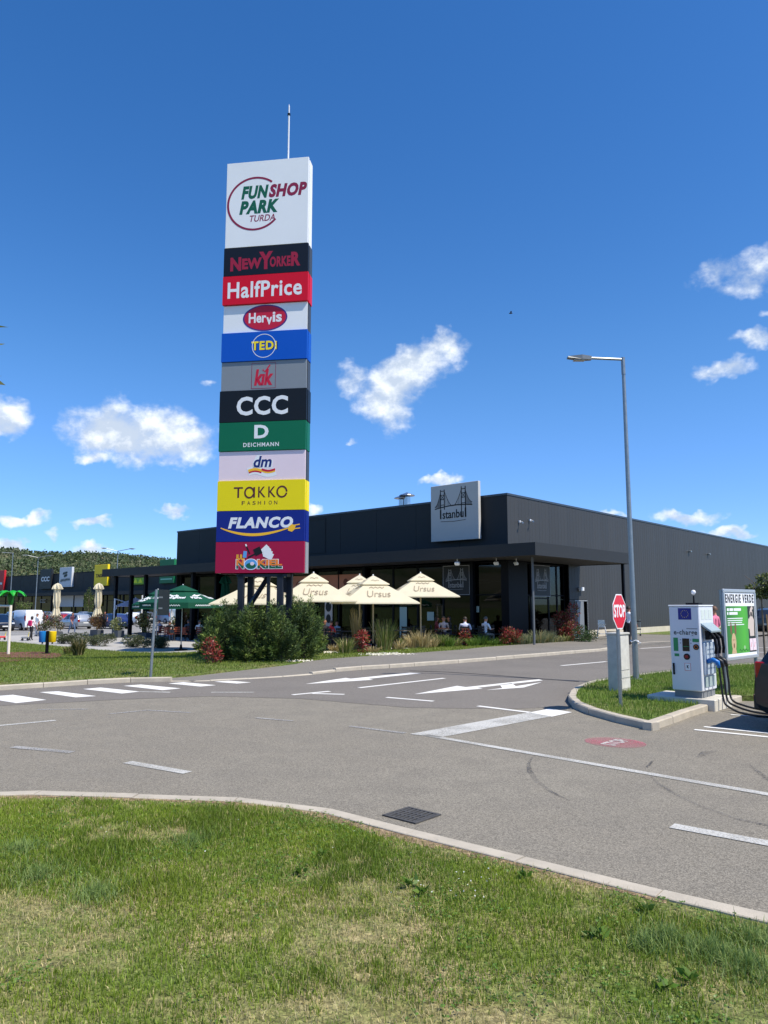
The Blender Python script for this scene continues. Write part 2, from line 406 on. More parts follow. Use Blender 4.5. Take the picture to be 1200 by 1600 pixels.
# ================================================================== GROUND
def ground_mat(name, cols, scales, rough=.95, bump=.4, bscale=60, speck=None):
    """mixes the given colours by noise at the given scales"""
    if name in MATS: return MATS[name]
    m = bpy.data.materials.new(name); m.use_nodes = True; nt = m.node_tree; N, L = nt.nodes, nt.links
    b = N['Principled BSDF']; b.inputs['Roughness'].default_value = rough; b.inputs['Specular IOR Level'].default_value = .25
    tc = N.new('ShaderNodeTexCoord'); out = None
    for i, c in enumerate(cols):
        if i == 0:
            rgb = N.new('ShaderNodeRGB'); rgb.outputs[0].default_value = (*c, 1); out = rgb.outputs[0]; continue
        n = N.new('ShaderNodeTexNoise'); n.inputs['Scale'].default_value = scales[i - 1]; n.inputs['Detail'].default_value = 6; n.inputs['Roughness'].default_value = .62
        mp = N.new('ShaderNodeMapping'); mp.inputs['Location'].default_value = (i * 7.3, i * 3.1, 0); L.new(tc.outputs['Object'], mp.inputs[0]); L.new(mp.outputs[0], n.inputs['Vector'])
        r = N.new('ShaderNodeMapRange'); r.inputs['From Min'].default_value = .42; r.inputs['From Max'].default_value = .62; L.new(n.outputs['Fac'], r.inputs['Value'])
        mx = N.new('ShaderNodeMix'); mx.data_type = 'RGBA'; L.new(r.outputs[0], mx.inputs[0]); L.new(out, mx.inputs[6]); mx.inputs[7].default_value = (*c, 1); out = mx.outputs[2]
    if speck:
        sc, lo, hi, amt = speck
        v = N.new('ShaderNodeTexVoronoi'); v.inputs['Scale'].default_value = sc; L.new(tc.outputs['Object'], v.inputs['Vector'])
        sx = N.new('ShaderNodeSeparateColor'); L.new(v.outputs['Color'], sx.inputs[0])
        r = N.new('ShaderNodeMapRange'); L.new(sx.outputs[0], r.inputs['Value']); r.inputs['To Min'].default_value = lo; r.inputs['To Max'].default_value = hi
        v2 = N.new('ShaderNodeTexNoise'); v2.inputs['Scale'].default_value = sc * .35; v2.inputs['Detail'].default_value = 3; L.new(tc.outputs['Object'], v2.inputs['Vector'])
        r2 = N.new('ShaderNodeMapRange'); r2.inputs['From Min'].default_value = .3; r2.inputs['From Max'].default_value = .7; r2.inputs['To Min'].default_value = 1 - amt; r2.inputs['To Max'].default_value = 1 + amt; L.new(v2.outputs['Fac'], r2.inputs['Value'])
        mm = N.new('ShaderNodeMath'); mm.operation = 'MULTIPLY'; L.new(r.outputs[0], mm.inputs[0]); L.new(r2.outputs[0], mm.inputs[1])
        sc_ = N.new('ShaderNodeVectorMath'); sc_.operation = 'SCALE'; L.new(out, sc_.inputs[0]); L.new(mm.outputs[0], sc_.inputs['Scale']); out = sc_.outputs[0]
    L.new(out, b.inputs['Base Color'])
    if bump:
        n2 = N.new('ShaderNodeTexNoise'); n2.inputs['Scale'].default_value = bscale; n2.inputs['Detail'].default_value = 5; L.new(tc.outputs['Object'], n2.inputs['Vector'])
        bp = N.new('ShaderNodeBump'); bp.inputs['Strength'].default_value = bump; bp.inputs['Distance'].default_value = .012
        L.new(n2.outputs['Fac'], bp.inputs['Height']); L.new(bp.outputs[0], b.inputs['Normal'])
    MATS[name] = m; return m

ASPH = ground_mat('asphalt_worn', [(0.230, 0.208, 0.169), (0.218, 0.197, 0.160), (0.239, 0.218, 0.177), (0.210, 0.191, 0.157)], [.55, .22, 1.7], bump=.5, bscale=140, speck=(120, .58, 1.42, .10))
ASPH2 = ground_mat('asphalt_fresh', [(0.177, 0.161, 0.143), (0.157, 0.144, 0.128), (0.192, 0.175, 0.155)], [.5, .2], bump=.4, bscale=140, speck=(110, .72, 1.25, .12))
ASPH3 = ground_mat('asphalt_path', [(.205, .19, .168), (.185, .172, .153)], [.4], bump=.4, bscale=120, speck=(90, .78, 1.2, .1))
ASPH4 = ground_mat('car_park_paving', [(.27, .265, .255), (.22, .217, .21)], [.35], bump=.3, bscale=80, speck=(60, .8, 1.2, .1))
PAVE = ground_mat('terrace_concrete', [(.42, .405, .38), (.35, .34, .32)], [.8], bump=.2, bscale=60)
SOIL = ground_mat('lawn_soil', [(.18, .17, .062), (.13, .17, .038), (.31, .255, .13), (.10, .145, .028)], [1.1, 3.2, .55], bump=.9, bscale=45, speck=(70, .6, 1.4, .35))
TURF = ground_mat('turf', [(.11, .165, .032), (.14, .18, .04), (.075, .125, .022), (.17, .17, .06)], [.45, 2.2, .9], bump=1.0, bscale=28, speck=(34, .6, 1.4, .35))
RUBBER = ground_mat('red_rubber_surface', [(.20, .075, .068), (.16, .06, .055)], [.8], bump=.3, bscale=80)
CONC = mat('kerb_concrete', (.46, .41, .33), rough=.9, var=.18, vscale=3.5, bump=.35, bscale=90)
PAINT = None
def paint_mat(name, col, wear):
    """road paint, worn through to the asphalt where the stones stand proud"""
    m = bpy.data.materials.new(name); m.use_nodes = True; nt = m.node_tree; N, L = nt.nodes, nt.links
    b = N['Principled BSDF']; b.inputs['Base Color'].default_value = (*col, 1); b.inputs['Roughness'].default_value = .7
    tc = N.new('ShaderNodeTexCoord')
    n = N.new('ShaderNodeTexNoise'); n.inputs['Scale'].default_value = 55; n.inputs['Detail'].default_value = 5; n.inputs['Roughness'].default_value = .7; L.new(tc.outputs['Object'], n.inputs['Vector'])
    n2 = N.new('ShaderNodeTexNoise'); n2.inputs['Scale'].default_value = 1.6; n2.inputs['Detail'].default_value = 5; L.new(tc.outputs['Object'], n2.inputs['Vector'])
    a = N.new('ShaderNodeMath'); a.operation = 'MULTIPLY_ADD'; L.new(n2.outputs['Fac'], a.inputs[0]); a.inputs[1].default_value = .7; L.new(n.outputs['Fac'], a.inputs[2])
    r = N.new('ShaderNodeMapRange'); r.inputs['From Min'].default_value = .55 + wear * .45; r.inputs['From Max'].default_value = .72 + wear * .45; r.inputs['To Min'].default_value = max(0.0, .95 - wear * 1.1); r.inputs['To Max'].default_value = 1.0
    L.new(a.outputs[0], r.inputs['Value'])
    tr = N.new('ShaderNodeBsdfTransparent'); mx = N.new('ShaderNodeMixShader')
    L.new(r.outputs[0], mx.inputs[0]); L.new(tr.outputs[0], mx.inputs[1]); L.new(b.outputs[0], mx.inputs[2]); L.new(mx.outputs[0], N['Material Output'].inputs['Surface'])
    return m
PW = paint_mat('white_road_paint', (.76, .745, .70), .2)
PWW = paint_mat('worn_white_road_paint', (.54, .53, .49), .46)
PWF = paint_mat('faded_white_road_paint', (.40, .39, .37), .62)
PRED = paint_mat('faded_red_road_paint', (.56, .17, .21), .72)
PSKID = paint_mat('tyre_rubber_trace', (.11, .105, .10), .80)
PDARK = paint_mat('bitumen_seam', (.045, .045, .045), .2)
PDUST = paint_mat('pale_dust', (.36, .325, .27), .66)

def sheet(name, poly, off, m, sub=0, flat=False, skirt=0.0, kind='structure'):
    bm = bmesh.new()
    vs = [bm.verts.new((p[0], p[1], 0)) for p in poly]
    f = bm.faces.new(vs)
    if f.normal.z < 0 or f.calc_area() and (f.normal_update() or f.normal.z < 0): bmesh.ops.reverse_faces(bm, faces=[f])
    if sub:
        bmesh.ops.triangulate(bm, faces=bm.faces[:])
        for _ in range(sub):
            es = [e for e in bm.edges if e.calc_length() > 1.2]
            if not es or len(bm.verts) > 30000: break
            bmesh.ops.subdivide_edges(bm, edges=es, cuts=1)
            bmesh.ops.triangulate(bm, faces=[f for f in bm.faces if len(f.verts) > 3])
    for v in bm.verts: v.co.z = (off(v.co.x, v.co.y) if callable(off) else off) + (0 if flat else gz(v.co.x, v.co.y))
    if skirt:
        ed = [e for e in bm.edges if e.is_boundary]
        r = bmesh.ops.extrude_edge_only(bm, edges=ed)
        for g in r['geom']:
            if isinstance(g, bmesh.types.BMVert): g.co.z -= skirt
    bmesh.ops.recalc_face_normals(bm, faces=bm.faces)
    me = bpy.data.meshes.new(name); bm.to_mesh(me); bm.free(); me.materials.append(m)
    o = link(name, me); tag(o, kind=kind); return o

# base sheet to the horizon (falls to the level of the car park, grid fine enough to follow the slope)
def base_ground():
    xs = np.concatenate([np.linspace(-2500, -60, 14), np.linspace(-58, 50, 55), np.linspace(60, 2500, 14)])
    ys = np.concatenate([np.linspace(-2500, -12, 8), np.linspace(-10, 80, 46), np.linspace(90, 2500, 14)])
    X, Y = np.meshgrid(xs, ys); Z = gz_np(X, Y) - .06
    Z = np.where((np.abs(X) > 400) | (Y > 400), -0.6, Z)
    V = np.stack([X, Y, Z], -1).reshape(-1, 3); n = len(xs)
    q = np.array([[j * n + i, j * n + i + 1, (j + 1) * n + i + 1, (j + 1) * n + i] for j in range(len(ys) - 1) for i in range(n - 1)])
    tag(npmesh('ground', V, q, mats=TURF), kind='structure')
base_ground()

# pavement edge and lawn edge, read off the photograph on the ground plane
pv = lambda L_, z=0.0: [G0(u, v, z) for u, v in L_]
KERB_FAR_OUT = pv([(-260, 1092), (-120, 1083), (0, 1079), (133, 1070), (233, 1065), (300, 1065.5), (352, 1063.5), (410, 1060), (474, 1056), (520, 1050.5), (560, 1047), (620, 1043.5), (720, 1036), (835, 1026.5), (947, 1017), (966, 1014.3), (985, 1010.5)])
KERB_TURN = pv([(985, 1010.5), (997, 1009), (1012, 1006.5), (1060, 1005)])
PAVE_IN = pv([(262, 1061), (300, 1058), (392, 1047), (440, 1041.5), (483, 1037), (520, 1033.5), (600, 1028), (720, 1019), (760, 1014.5), (835, 1009), (900, 1004.5), (955, 1000.5)])
FG_KERB = pv([(-300, 1262), (-140, 1243), (0, 1233), (133, 1236.5), (250, 1240), (400, 1245), (470, 1252.5), (525, 1263), (600, 1283), (683, 1303), (750, 1317), (850, 1344), (950, 1368), (1075, 1397), (1200, 1424), (1400, 1470), (1700, 1545)], .07)
ISL = pv([(1200, 1041), (1130, 1045.5), (1060, 1052.5), (1000, 1060), (960, 1066), (925, 1071), (905, 1078), (893, 1086), (887, 1095), (890, 1103), (905, 1112), (945, 1125), (985, 1134), (1019, 1142), (1050, 1131), (1090, 1116), (1130, 1104), (1160, 1096)], .0)

road_poly = [Vector((-90, -12, 0)), Vector((90, -12, 0)), Vector((95, 150, 0)), wor(75, 140), wor(2, 128)] + [Vector((p.x, p.y, 0)) for p in (wor(2, 70), wor(2, 20), wor(2, -2), wor(2.6, -9.5))] + [G0(392, 1050), G0(233, 1058), G0(0, 1071), G0(-260, 1085), Vector((-60, 14, 0)), Vector((-90, 9, 0))]
road = sheet('road', road_poly, 0.0, ASPH, flat=True)
# darker, newer surfacing of the street that runs off along the building
new_poly = pv([(-300, 1112), (0, 1103), (190, 1093), (330, 1088), (470, 1092), (640, 1106), (800, 1108), (892, 1104)]) + [G0(888, 1094), G0(895, 1085), G0(925, 1070), G0(1000, 1059.3), G0(1130, 1044.8), G0(1200, 1040.3), G0(1500, 1016), wor(40, 60), wor(5.3, 60), wor(5.2, 4)] + [Vector((p.x, p.y, 0)) for p in reversed(KERB_FAR_OUT[:15])]
sheet('road', new_poly, .004, ASPH2, flat=True)

# lower ground of the car park and the terrace in front of the restaurant
sheet('car_park', [wor(-15, 36), wor(-15, -1), wor(-15, -11), wor(-60, -11), wor(-220, -11), wor(-220, 27.9), wor(-31, 27.9)], -.02, ASPH4, sub=9)
TERR = [wor(-.6, -.0), wor(-.6, -7.0), wor(-3.2, -10.2), wor(-9, -11.0), wor(-17, -11.6), wor(-30, -11.3), wor(-40, -9), wor(-40, -.0)]
sheet('terrace', TERR, .02, PAVE, sub=8, skirt=.3)
# lawn between street, pavement and terrace
LAWN = [G0(-400, 1088), G0(-260, 1085.5), G0(-120, 1077), G0(0, 1073.5), G0(133, 1066.5), G0(233, 1061.8)] + [Vector((p.x, p.y, 0)) for p in PAVE_IN] + [wor(1.7, 3.5), wor(.15, 3.5), wor(.15, -.2), wor(-.6, -.2), wor(-.6, -7.0), wor(-3.2, -10.2), wor(-9, -11.0), wor(-17, -11.6), wor(-29.8, -11.3), wor(-31, -13), wor(-34, -22)]
sheet('lawn', LAWN, .07, TURF, sub=8, skirt=.2)
pave_poly = [Vector((p.x, p.y, 0)) for p in PAVE_IN] + [wor(1.9, 5.6), wor(.1, 5.6), wor(.1, 14), wor(5.4, 14)] + [Vector((p.x, p.y, 0)) for p in reversed(KERB_FAR_OUT[4:15])]
def inset(pts, d):
    out = []
    for i, p in enumerate(pts):
        t = (pts[min(i + 1, len(pts) - 1)] - pts[max(i - 1, 0)]).normalized(); out.append(Vector((p.x - t.y * d, p.y + t.x * d, 0)))
    return out
pave_poly = [Vector((p.x, p.y, 0)) for p in PAVE_IN] + [wor(1.9, 5.6), wor(.02, 5.6), wor(.02, 13.6), wor(5.2, 13.6)] + list(reversed(inset(KERB_FAR_OUT[4:15], .1)))
sheet('pavement', pave_poly, lambda x, y: .02 + .08 * ss((loc((x, y))[1] + 15.2) / 1.6), ASPH3, sub=7, flat=True, skirt=.2)
sheet('lawn', [wor(.05, 13.6), wor(.05, 70), wor(4.6, 70), wor(4.6, 16), wor(4.2, 14.4), wor(3.2, 13.6)], .11, TURF, flat=True)
sheet('pavement', [wor(3.2, 13.6), wor(4.2, 14.4), wor(4.6, 16), wor(4.6, 70), wor(6.4, 70), wor(6.4, 17), wor(6.0, 13.6)], .096, ASPH3, flat=True)
# red play surface at the lawn's far end
sheet('play_surface', [G(-160, 1022, .09), G(0, 1019.5, .09), G(60, 1018.5, .09), G(92, 1021, .09), G(97, 1024, .09), G(70, 1029, .09), G(20, 1033.5, .09), G(-160, 1041, .09)], .10, RUBBER, sub=7, skirt=.1)

def kerb(path, w, h, side, nm, ln=1.0, face=.0, mats=CONC, z=0.0):
    """kerb of separate stones along the outer line; side = +1: body lies to the left of the path"""
    e = empty('kerb', (0, 0, 0), kind='structure'); e['label'] = nm
    full = [Vector((p.x, p.y)) for p in path]; cut = [0] + [i for i in range(1, len(full) - 1) if (full[i] - full[i - 1]).angle(full[i + 1] - full[i]) > .6] + [len(full) - 1]
    for c0, c1 in zip(cut[:-1], cut[1:]): kerb_run(full[c0:c1 + 1], w, h, side, ln, mats, z, e)
    return e
def kerb_run(pts, w, h, side, ln, mats, z, e):
    d = [0.0]
    for i in range(1, len(pts)): d.append(d[-1] + (pts[i] - pts[i - 1]).length)
    def at(s):
        s = min(max(s, 0), d[-1] - 1e-6)
        for i in range(1, len(d)):
            if d[i] >= s:
                t = (s - d[i - 1]) / (d[i] - d[i - 1]); return pts[i - 1].lerp(pts[i], t)
    def tan(s):
        a_, b_ = at(max(0, s - .05)), at(min(d[-1] - 1e-5, s + .05)); return (b_ - a_).normalized()
    n = max(1, round(d[-1] / ln)); st = d[-1] / n
    for k in range(n):
        a, b = at(k * st + .006), at((k + 1) * st - .006)
        ta = tan(k * st); tb = tan((k + 1) * st)
        hz = (h if not callable(h) else h(k * st)) + random.uniform(-.006, .006)
        na, nb = Vector((-ta.y, ta.x)) * side, Vector((-tb.y, tb.x)) * side
        j = random.uniform(-.006, .006); bv = .018
        prof = [(0, -.05), (0, hz - bv), (bv, hz), (w - .006, hz), (w, hz - .006), (w, -.05)]
        vs = []
        for (q, nn) in ((a, na), (b, nb)):
            for (o_, zz) in prof: vs.append((q.x + nn.x * (o_ + j), q.y + nn.y * (o_ + j), z + zz + gz(q.x, q.y) * 0))
        fs = [(i, (i + 1) % 6, 6 + (i + 1) % 6, 6 + i) for i in range(6)] + [(5, 4, 3, 2, 1, 0), (6, 7, 8, 9, 10, 11)]
        if side > 0: fs = [f[::-1] for f in fs]
        mb = MB(); mb.add(vs, fs); mb.build('kerb_stone', mats, e)
    return e
kerb(FG_KERB, .15, .07, -1, 'flush pale kerb along the edge of the grass', 1.0)
kerb(KERB_FAR_OUT, .13, lambda s: .025 + .085 * max(ss((6.9 - s) / .9), ss((s - 10.2) / 1.4)), +1, 'kerb between the street and the far pavement', 1.0)
kerb(KERB_TURN, .12, .11, +1, 'kerb by the lawn at the side of the building', 1.0)
kerb(ISL, .15, lambda s: .12, +1, 'raised kerb round the charging island', .85)

# foreground lawn and island lawn as slightly bumpy ground
def offset_path(pts, d):
    out = []
    for i, p in enumerate(pts):
        a_ = (pts[i] - pts[i - 1]).to_2d().normalized() if i else None; b_ = (pts[i + 1] - pts[i]).to_2d().normalized() if i < len(pts) - 1 else None
        a_ = a_ or b_; b_ = b_ or a_; n = Vector((a_.y + b_.y, -a_.x - b_.x)).normalized(); c_ = max(.35, n.dot(Vector((a_.y, -a_.x))))
        out.append(Vector((p.x + n.x * d / c_, p.y + n.y * d / c_, 0)))
    return out
FG_EDGE = offset_path(FG_KERB, .15)
FG = FG_EDGE + [Vector((8, -4, 0)), Vector((-8, -4, 0))]
o = sheet('lawn', FG, .055, SOIL, sub=9, flat=True, skirt=.2)
ISL_IN = offset_path(ISL, -.146)
ISLP = ISL_IN + [G0(1200, 1088, .1), G0(1290, 1070, .1), G0(1420, 1050, .1), G0(1420, 1028, .1), G0(1290, 1032, .1)]
sheet('lawn', ISLP, .105, TURF, sub=8, flat=True, skirt=.2)


# ------------------------------------------------------------------ road paint
def paint(pts, m, z=.0, name='road_marking', th=.0015):
    P = [G0(u, v) for u, v in pts]
    mb = MB(); mb.prism([(p.x, p.y) for p in P], .004 + z, .004 + z + th)
    o = mb.build(name, m, road); return o
def line(a, b, w, m, z=.0, name='road_marking'):
    A, B = G0(*a), G0(*b); mb = MB(); mb.strip([(A.x, A.y), (B.x, B.y)], w, .004 + z, .0055 + z); return mb.build(name, m, road)
ZN = .0015
for q in ([(-40, 1095), (20, 1086), (72, 1094), (20, 1103)][:0] or [(-30, 1090), (20, 1086), (72, 1094), (25, 1099)], [(62, 1082), (90, 1080.5), (150, 1088), (118, 1090)], [(130, 1077), (157, 1074.7), (218, 1081), (190, 1084)],
          [(193, 1072), (220, 1070), (282, 1076), (253, 1078.7)], [(263, 1068.3), (287, 1066.3), (337, 1071), (313, 1073)], [(335, 1065.6), (357, 1064), (392, 1066.6), (370, 1068.4)]):
    paint(q, PW, ZN)
for a, b, w, m in (((218, 1081), (266, 1082), .1, PWW), ((330, 1082), (397, 1082), .09, PWW), ((58, 1109), (137, 1108.5), .09, PWF), ((-30, 1137), (87, 1126), .11, PWW), ((170, 1116), (230, 1110), .08, PWF), ((230, 1110), (297, 1114), .09, PWF),
                   ((20, 1167.5), (113, 1176), .13, PWF), ((199, 1191.5), (293, 1208), .14, PWW), ((561, 1075), (694, 1060), .12, PW), ((457, 1086), (515, 1080.5), .12, PW), ((488, 1084), (538, 1085.3), .11, PW),
                   ((604, 1090), (677, 1096), .11, PW), ((747, 1103.5), (827, 1113.5), .12, PW), ((665, 1149), (1230, 1247), .125, PWW), ((1050, 1291), (1230, 1324), .15, PWW), ((546, 1135), (633, 1146), .1, PWF), ((400, 1122), (458, 1127), .09, PWF),
                   ((877, 1040.3), (947, 1034), .12, PW), ((1000, 1013.5), (1052, 1010.5), .13, PW), ((1085, 1140.5), (1240, 1156), .10, PW), ((1100, 1136), (1240, 1150), .10, PW), ((1142, 1117), (1240, 1124), .08, PW),
                   ((1160, 1027), (1230, 1031), .12, PW), ((1158, 1018), (1230, 1021), .12, PW), ((1158, 1011), (1230, 1013), .12, PW)):
    line(a, b, w, m, ZN)
paint([(640, 1147.5), (687, 1153), (894, 1113.5), (858, 1108)], PWW, ZN)
paint([(828, 1114), (862, 1120.5), (894, 1113.5), (858, 1108)], PW, ZN + .002)
# direction arrows
paint([(478, 1069), (540, 1059.5), (548, 1060.8), (640, 1051.5), (658, 1052.2), (575, 1061), (583, 1062.5)], PW, ZN)
paint([(648, 1085), (714, 1072), (728, 1074), (842, 1061.7), (848, 1063.5), (745, 1075), (754, 1076.3)], PW, ZN)
paint([(760, 1078.6), (785, 1075.5), (781, 1070.5), (800, 1068), (806, 1072.5), (846, 1066.4), (818, 1074.6)], PW, ZN)
# stop disc painted on the lane
c = G0(961, 1160.5); RS = Matrix.Translation((c.x, c.y, 0)) @ RZ(TH)
mb = MB(); mb.prism(circ(0, 0, .42, .36), .005, .0065, 0, RS); mb.build('road_marking', PRED, road)
mb = MB(); put_text(mb, 'STOP', -.26, -.11, .26, .11, .001, .0068, 0, RS @ RZ(PI / 2), bold=.03); mb.build('road_lettering', PWW, road)
# seams, tyre traces and dust on the asphalt
def trace(pts, w, m, z, name):
    P = [G0(u, v) for u, v in pts]; mb = MB(); mb.strip([(p.x, p.y) for p in P], w, .004 + z, .0055 + z); return mb.build(name, m, road)
trace([(640, 1048.5), (700, 1050.5), (780, 1056), (850, 1061.5), (905, 1065.5)], .07, PDARK, .0055, 'tar_seam')
trace([(832, 1184), (826, 1194), (828, 1206), (838, 1220), (858, 1236), (890, 1252)], [.02, .04, .06, .06, .04, .01], PSKID, .0025, 'tyre_trace')
trace([(1018, 1214), (1030, 1226), (1060, 1244), (1100, 1262), (1150, 1280), (1215, 1294)], [.03, .04, .05, .05, .04, .04], PSKID, .0025, 'tyre_trace')
trace([(1172, 1196), (1184, 1206), (1205, 1222)], [.02, .06, .06], PSKID, .0025, 'tyre_trace')
trace([(1090, 1184), (1105, 1176), (1118, 1174)], [.05, .14, .05], PSKID, .0025, 'tyre_trace')
trace([(1010, 1200), (1020, 1190)], .03, PSKID, .0025, 'tyre_trace')

# bare soil along the grass side of the kerb, dust washed onto the asphalt
def soil_strip():
    a_ = FG_EDGE[2:14]; pts = []
    for i in range(len(a_) - 1):
        for j in range(6): pts.append(a_[i].lerp(a_[i + 1], j / 6))
    inner = offset_path(pts, .04); inner = [p + Vector((random.uniform(-.02, .02), -abs(random.gauss(.02, .05)) - .16 * max(0, mnoise.noise((p.x * 1.3, p.y * 1.3, 1)) + .12), 0)) for p in inner]
    sheet('soil_strip', pts + inner[::-1], .0575, ground_mat('bare_soil', [(.25, .175, .10), (.36, .275, .17), (.17, .12, .07)], [4, 9], bump=.8, bscale=70, speck=(80, .6, 1.4, .3)), flat=True)
soil_strip()
# ------------------------------------------------------------------ drain grate by the grass kerb
GA = Vector((G0(597, 1275).x, G0(597, 1275).y, 0)); GB = Vector((G0(648, 1290).x, G0(648, 1290).y, 0)); GD = Vector((G0(626, 1261).x, G0(626, 1261).y, 0))
ang = math.atan2((GB - GA).y, (GB - GA).x); gw = .39; gd = .37
IRON = mat('cast_iron', (.085, .082, .078), rough=.7, metal=.2, var=.3, vscale=14, bump=.3, bscale=120)
dr = empty('drain_grate', (GA.x, GA.y, .003), TH, 'dark cast iron drain grate set in the asphalt beside the grass kerb', 'drain')
mb = MB(); mb.box(0, gw, 0, .03, -.0, .010); mb.box(0, gw, gd - .03, gd, 0, .010); mb.box(0, .03, .03, gd - .03, 0, .010); mb.box(gw - .03, gw, .03, gd - .03, 0, .010); mb.build('frame', IRON, dr)
mb = MB(); mb.box(.03, gw - .03, .03, gd - .03, -.02, .0015); mb.build('pit_shade', mat('void_shade', (.006, .006, .006), rough=1), dr)  # flat plate, its black colour stands in for the shade below the bars
for j in range(2):
    mb = MB(); y = .03 + (gd - .06) * (j + 1) / 3; mb.box(.031, gw - .031, y - .012, y + .012, .0005, .0085); mb.build('cross_bar', IRON, dr)
for i in range(7):
    mb = MB(); x = .03 + (gw - .06) * (i + .5) / 7; mb.box(x - .013, x + .013, .031, gd - .031, .0005, .0078); mb.build('bar', IRON, dr)

# ================================================================== BUILDINGS
CLAD = mat('charcoal_cladding', S(64, 65, 66), rough=.5, metal=0, spec=.22, var=.06, vscale=.8)
def vary(m, amt):      # sheet-to-sheet tone differences
    nt = m.node_tree; b = nt.nodes['Principled BSDF']; lk = b.inputs['Base Color'].links[0]; src = lk.from_socket
    oi = nt.nodes.new('ShaderNodeObjectInfo'); r = nt.nodes.new('ShaderNodeMapRange'); r.inputs['To Min'].default_value = 1 - amt; r.inputs['To Max'].default_value = 1 + amt
    nt.links.new(oi.outputs['Random'], r.inputs['Value']); v = nt.nodes.new('ShaderNodeVectorMath'); v.operation = 'SCALE'; nt.links.new(src, v.inputs[0]); nt.links.new(r.outputs[0], v.inputs['Scale']); nt.links.new(v.outputs[0], b.inputs['Base Color'])
vary(CLAD, .05)
CLADF = mat('charcoal_fascia', S(52, 54, 56), rough=.55, spec=.15, var=.04, vscale=.6)
DARKM = mat('black_metal', S(17, 19, 25), rough=.5, spec=.12)
DARKI = mat('dark_interior', S(26, 27, 29), rough=.9, var=.2, vscale=.6)
WHITEM = mat('white_metal', S(225, 227, 230), rough=.35)
GALV = mat('galvanised_steel', S(150, 156, 158), rough=.42, metal=.75, var=.12, vscale=9)
STEEL = mat('stainless_steel', S(190, 195, 198), rough=.25, metal=.9)
PLINTH = mat('plinth_concrete', S(200, 190, 170), rough=.9, var=.12, vscale=2)
GLASS = glassmat('shop_glass', (.16, .19, .20), .0)
CARGL = glassmat('car_glass', (.10, .12, .13), .08)
SIGNGREY = mat('sign_panel_grey', S(190, 188, 184), rough=.45, var=.04, vscale=1.2)
BLACKP = mat('black_print', S(18, 18, 20), rough=.6)
WHITEP = mat('white_print', S(232, 234, 236), rough=.5)
GREYP = mat('grey_print', S(150, 152, 155), rough=.5)

B = empty('restaurant_building', (ORG.x, ORG.y, 0), TH, 'long charcoal clad retail building with glass corner restaurant under a flat canopy', 'building')
HT = 7.28; LEN = 66.0; FW = 28.7
mb = MB(); mb.box(-FW + .1, -.1, .1, LEN - .1, 0, HT - .35); mb.f = [f for i, f in enumerate(mb.f)]  # inner core, closed above the shop front
core = MB(); core.box(-FW + .12, -.12, .12, LEN, 4.3, HT - .3); core.box(-FW + .12, -.12, 8.5, LEN, -.4, 4.29); core.build('core', DARKI, B)
# side cladding: separate vertical sheets with two shallow folds each
def clad_panel(w, h):
    m_ = MB(); xs = [0.004, w * .30, w * .32, w * .34, w * .36, w * .64, w * .66, w * .68, w * .70, w - .004]; ds = [0, 0, -.006, -.006, 0, 0, -.006, -.006, 0, 0]
    pts = list(zip(xs, ds)) + [(w - .004, .05), (.004, .05)]
    m_.prism(pts, 0, h); return m_
pan = None; w_ = 1.0
SM = RZ(PI / 2)
def side_panel(y0, y1, z0, z1, cache={}):
    k = (round(y1 - y0, 3), round(z1 - z0, 3))
    if k not in cache:
        o = clad_panel(y1 - y0, z1 - z0).build('cladding_panel', CLAD, B); cache[k] = o.data
    else: o = link('cladding_panel', cache[k], B)
    o.location = (0, y0, z0); o.rotation_euler = (0, 0, PI / 2); return o
y = 0.0
for i in range(66):
    if i < 6: side_panel(i, i + 1, 4.62, HT - .1)
    elif i in (6, 7): side_panel(i, i + 1, 4.62 if i < 7 else 2.16, HT - .1); i == 6 and side_panel(6.0, 7.0, 2.16, 4.6) if i == 6 else None
    else: side_panel(i, i + 1, .46, HT - .1)
side_panel(6.0, 6.6, .46, 2.14); 
mb = MB(); mb.box(-.08, .03, 8.1, LEN, -.05, .455); mb.box(-.08, .03, 5.95, 6.6, -.05, .455); mb.build('plinth', PLINTH, B)
# front cladding: large smooth cassettes
fp = None
for i in range(10):
    x1 = -i * FW / 10 - .006; x0 = -(i + 1) * FW / 10 + .006
    if fp is None:
        mb = MB(); mb.box(0, x1 - x0, 0, .06, 0, HT - .1 - 4.3, bev=.006); fo = mb.build('cladding_panel', CLADF, B); fp = fo.data
    else: fo = link('cladding_panel', fp, B)
    fo.location = (x0, 0, 4.3)
mb = MB(); mb.box(-FW - .0, -FW + .06, .062, 20, -.5, HT - .1); mb.build('end_wall', CLADF, B)
mb = MB(); mb.box(-FW - .03, .03, -.03, .12, HT - .1, HT); mb.box(-.12, .03, .121, LEN, HT - .1, HT); mb.box(-FW - .03, -FW + .12, .121, LEN, HT - .1, HT); mb.build('parapet_cap', mat('cap_metal', S(70, 76, 82), rough=.35, metal=.3), B)
mb = MB(); mb.box(-FW + .13, -.13, .13, LEN, HT - .29, HT - .2); mb.build('roof', mat('roof_membrane', S(120, 120, 118), rough=.9), B)
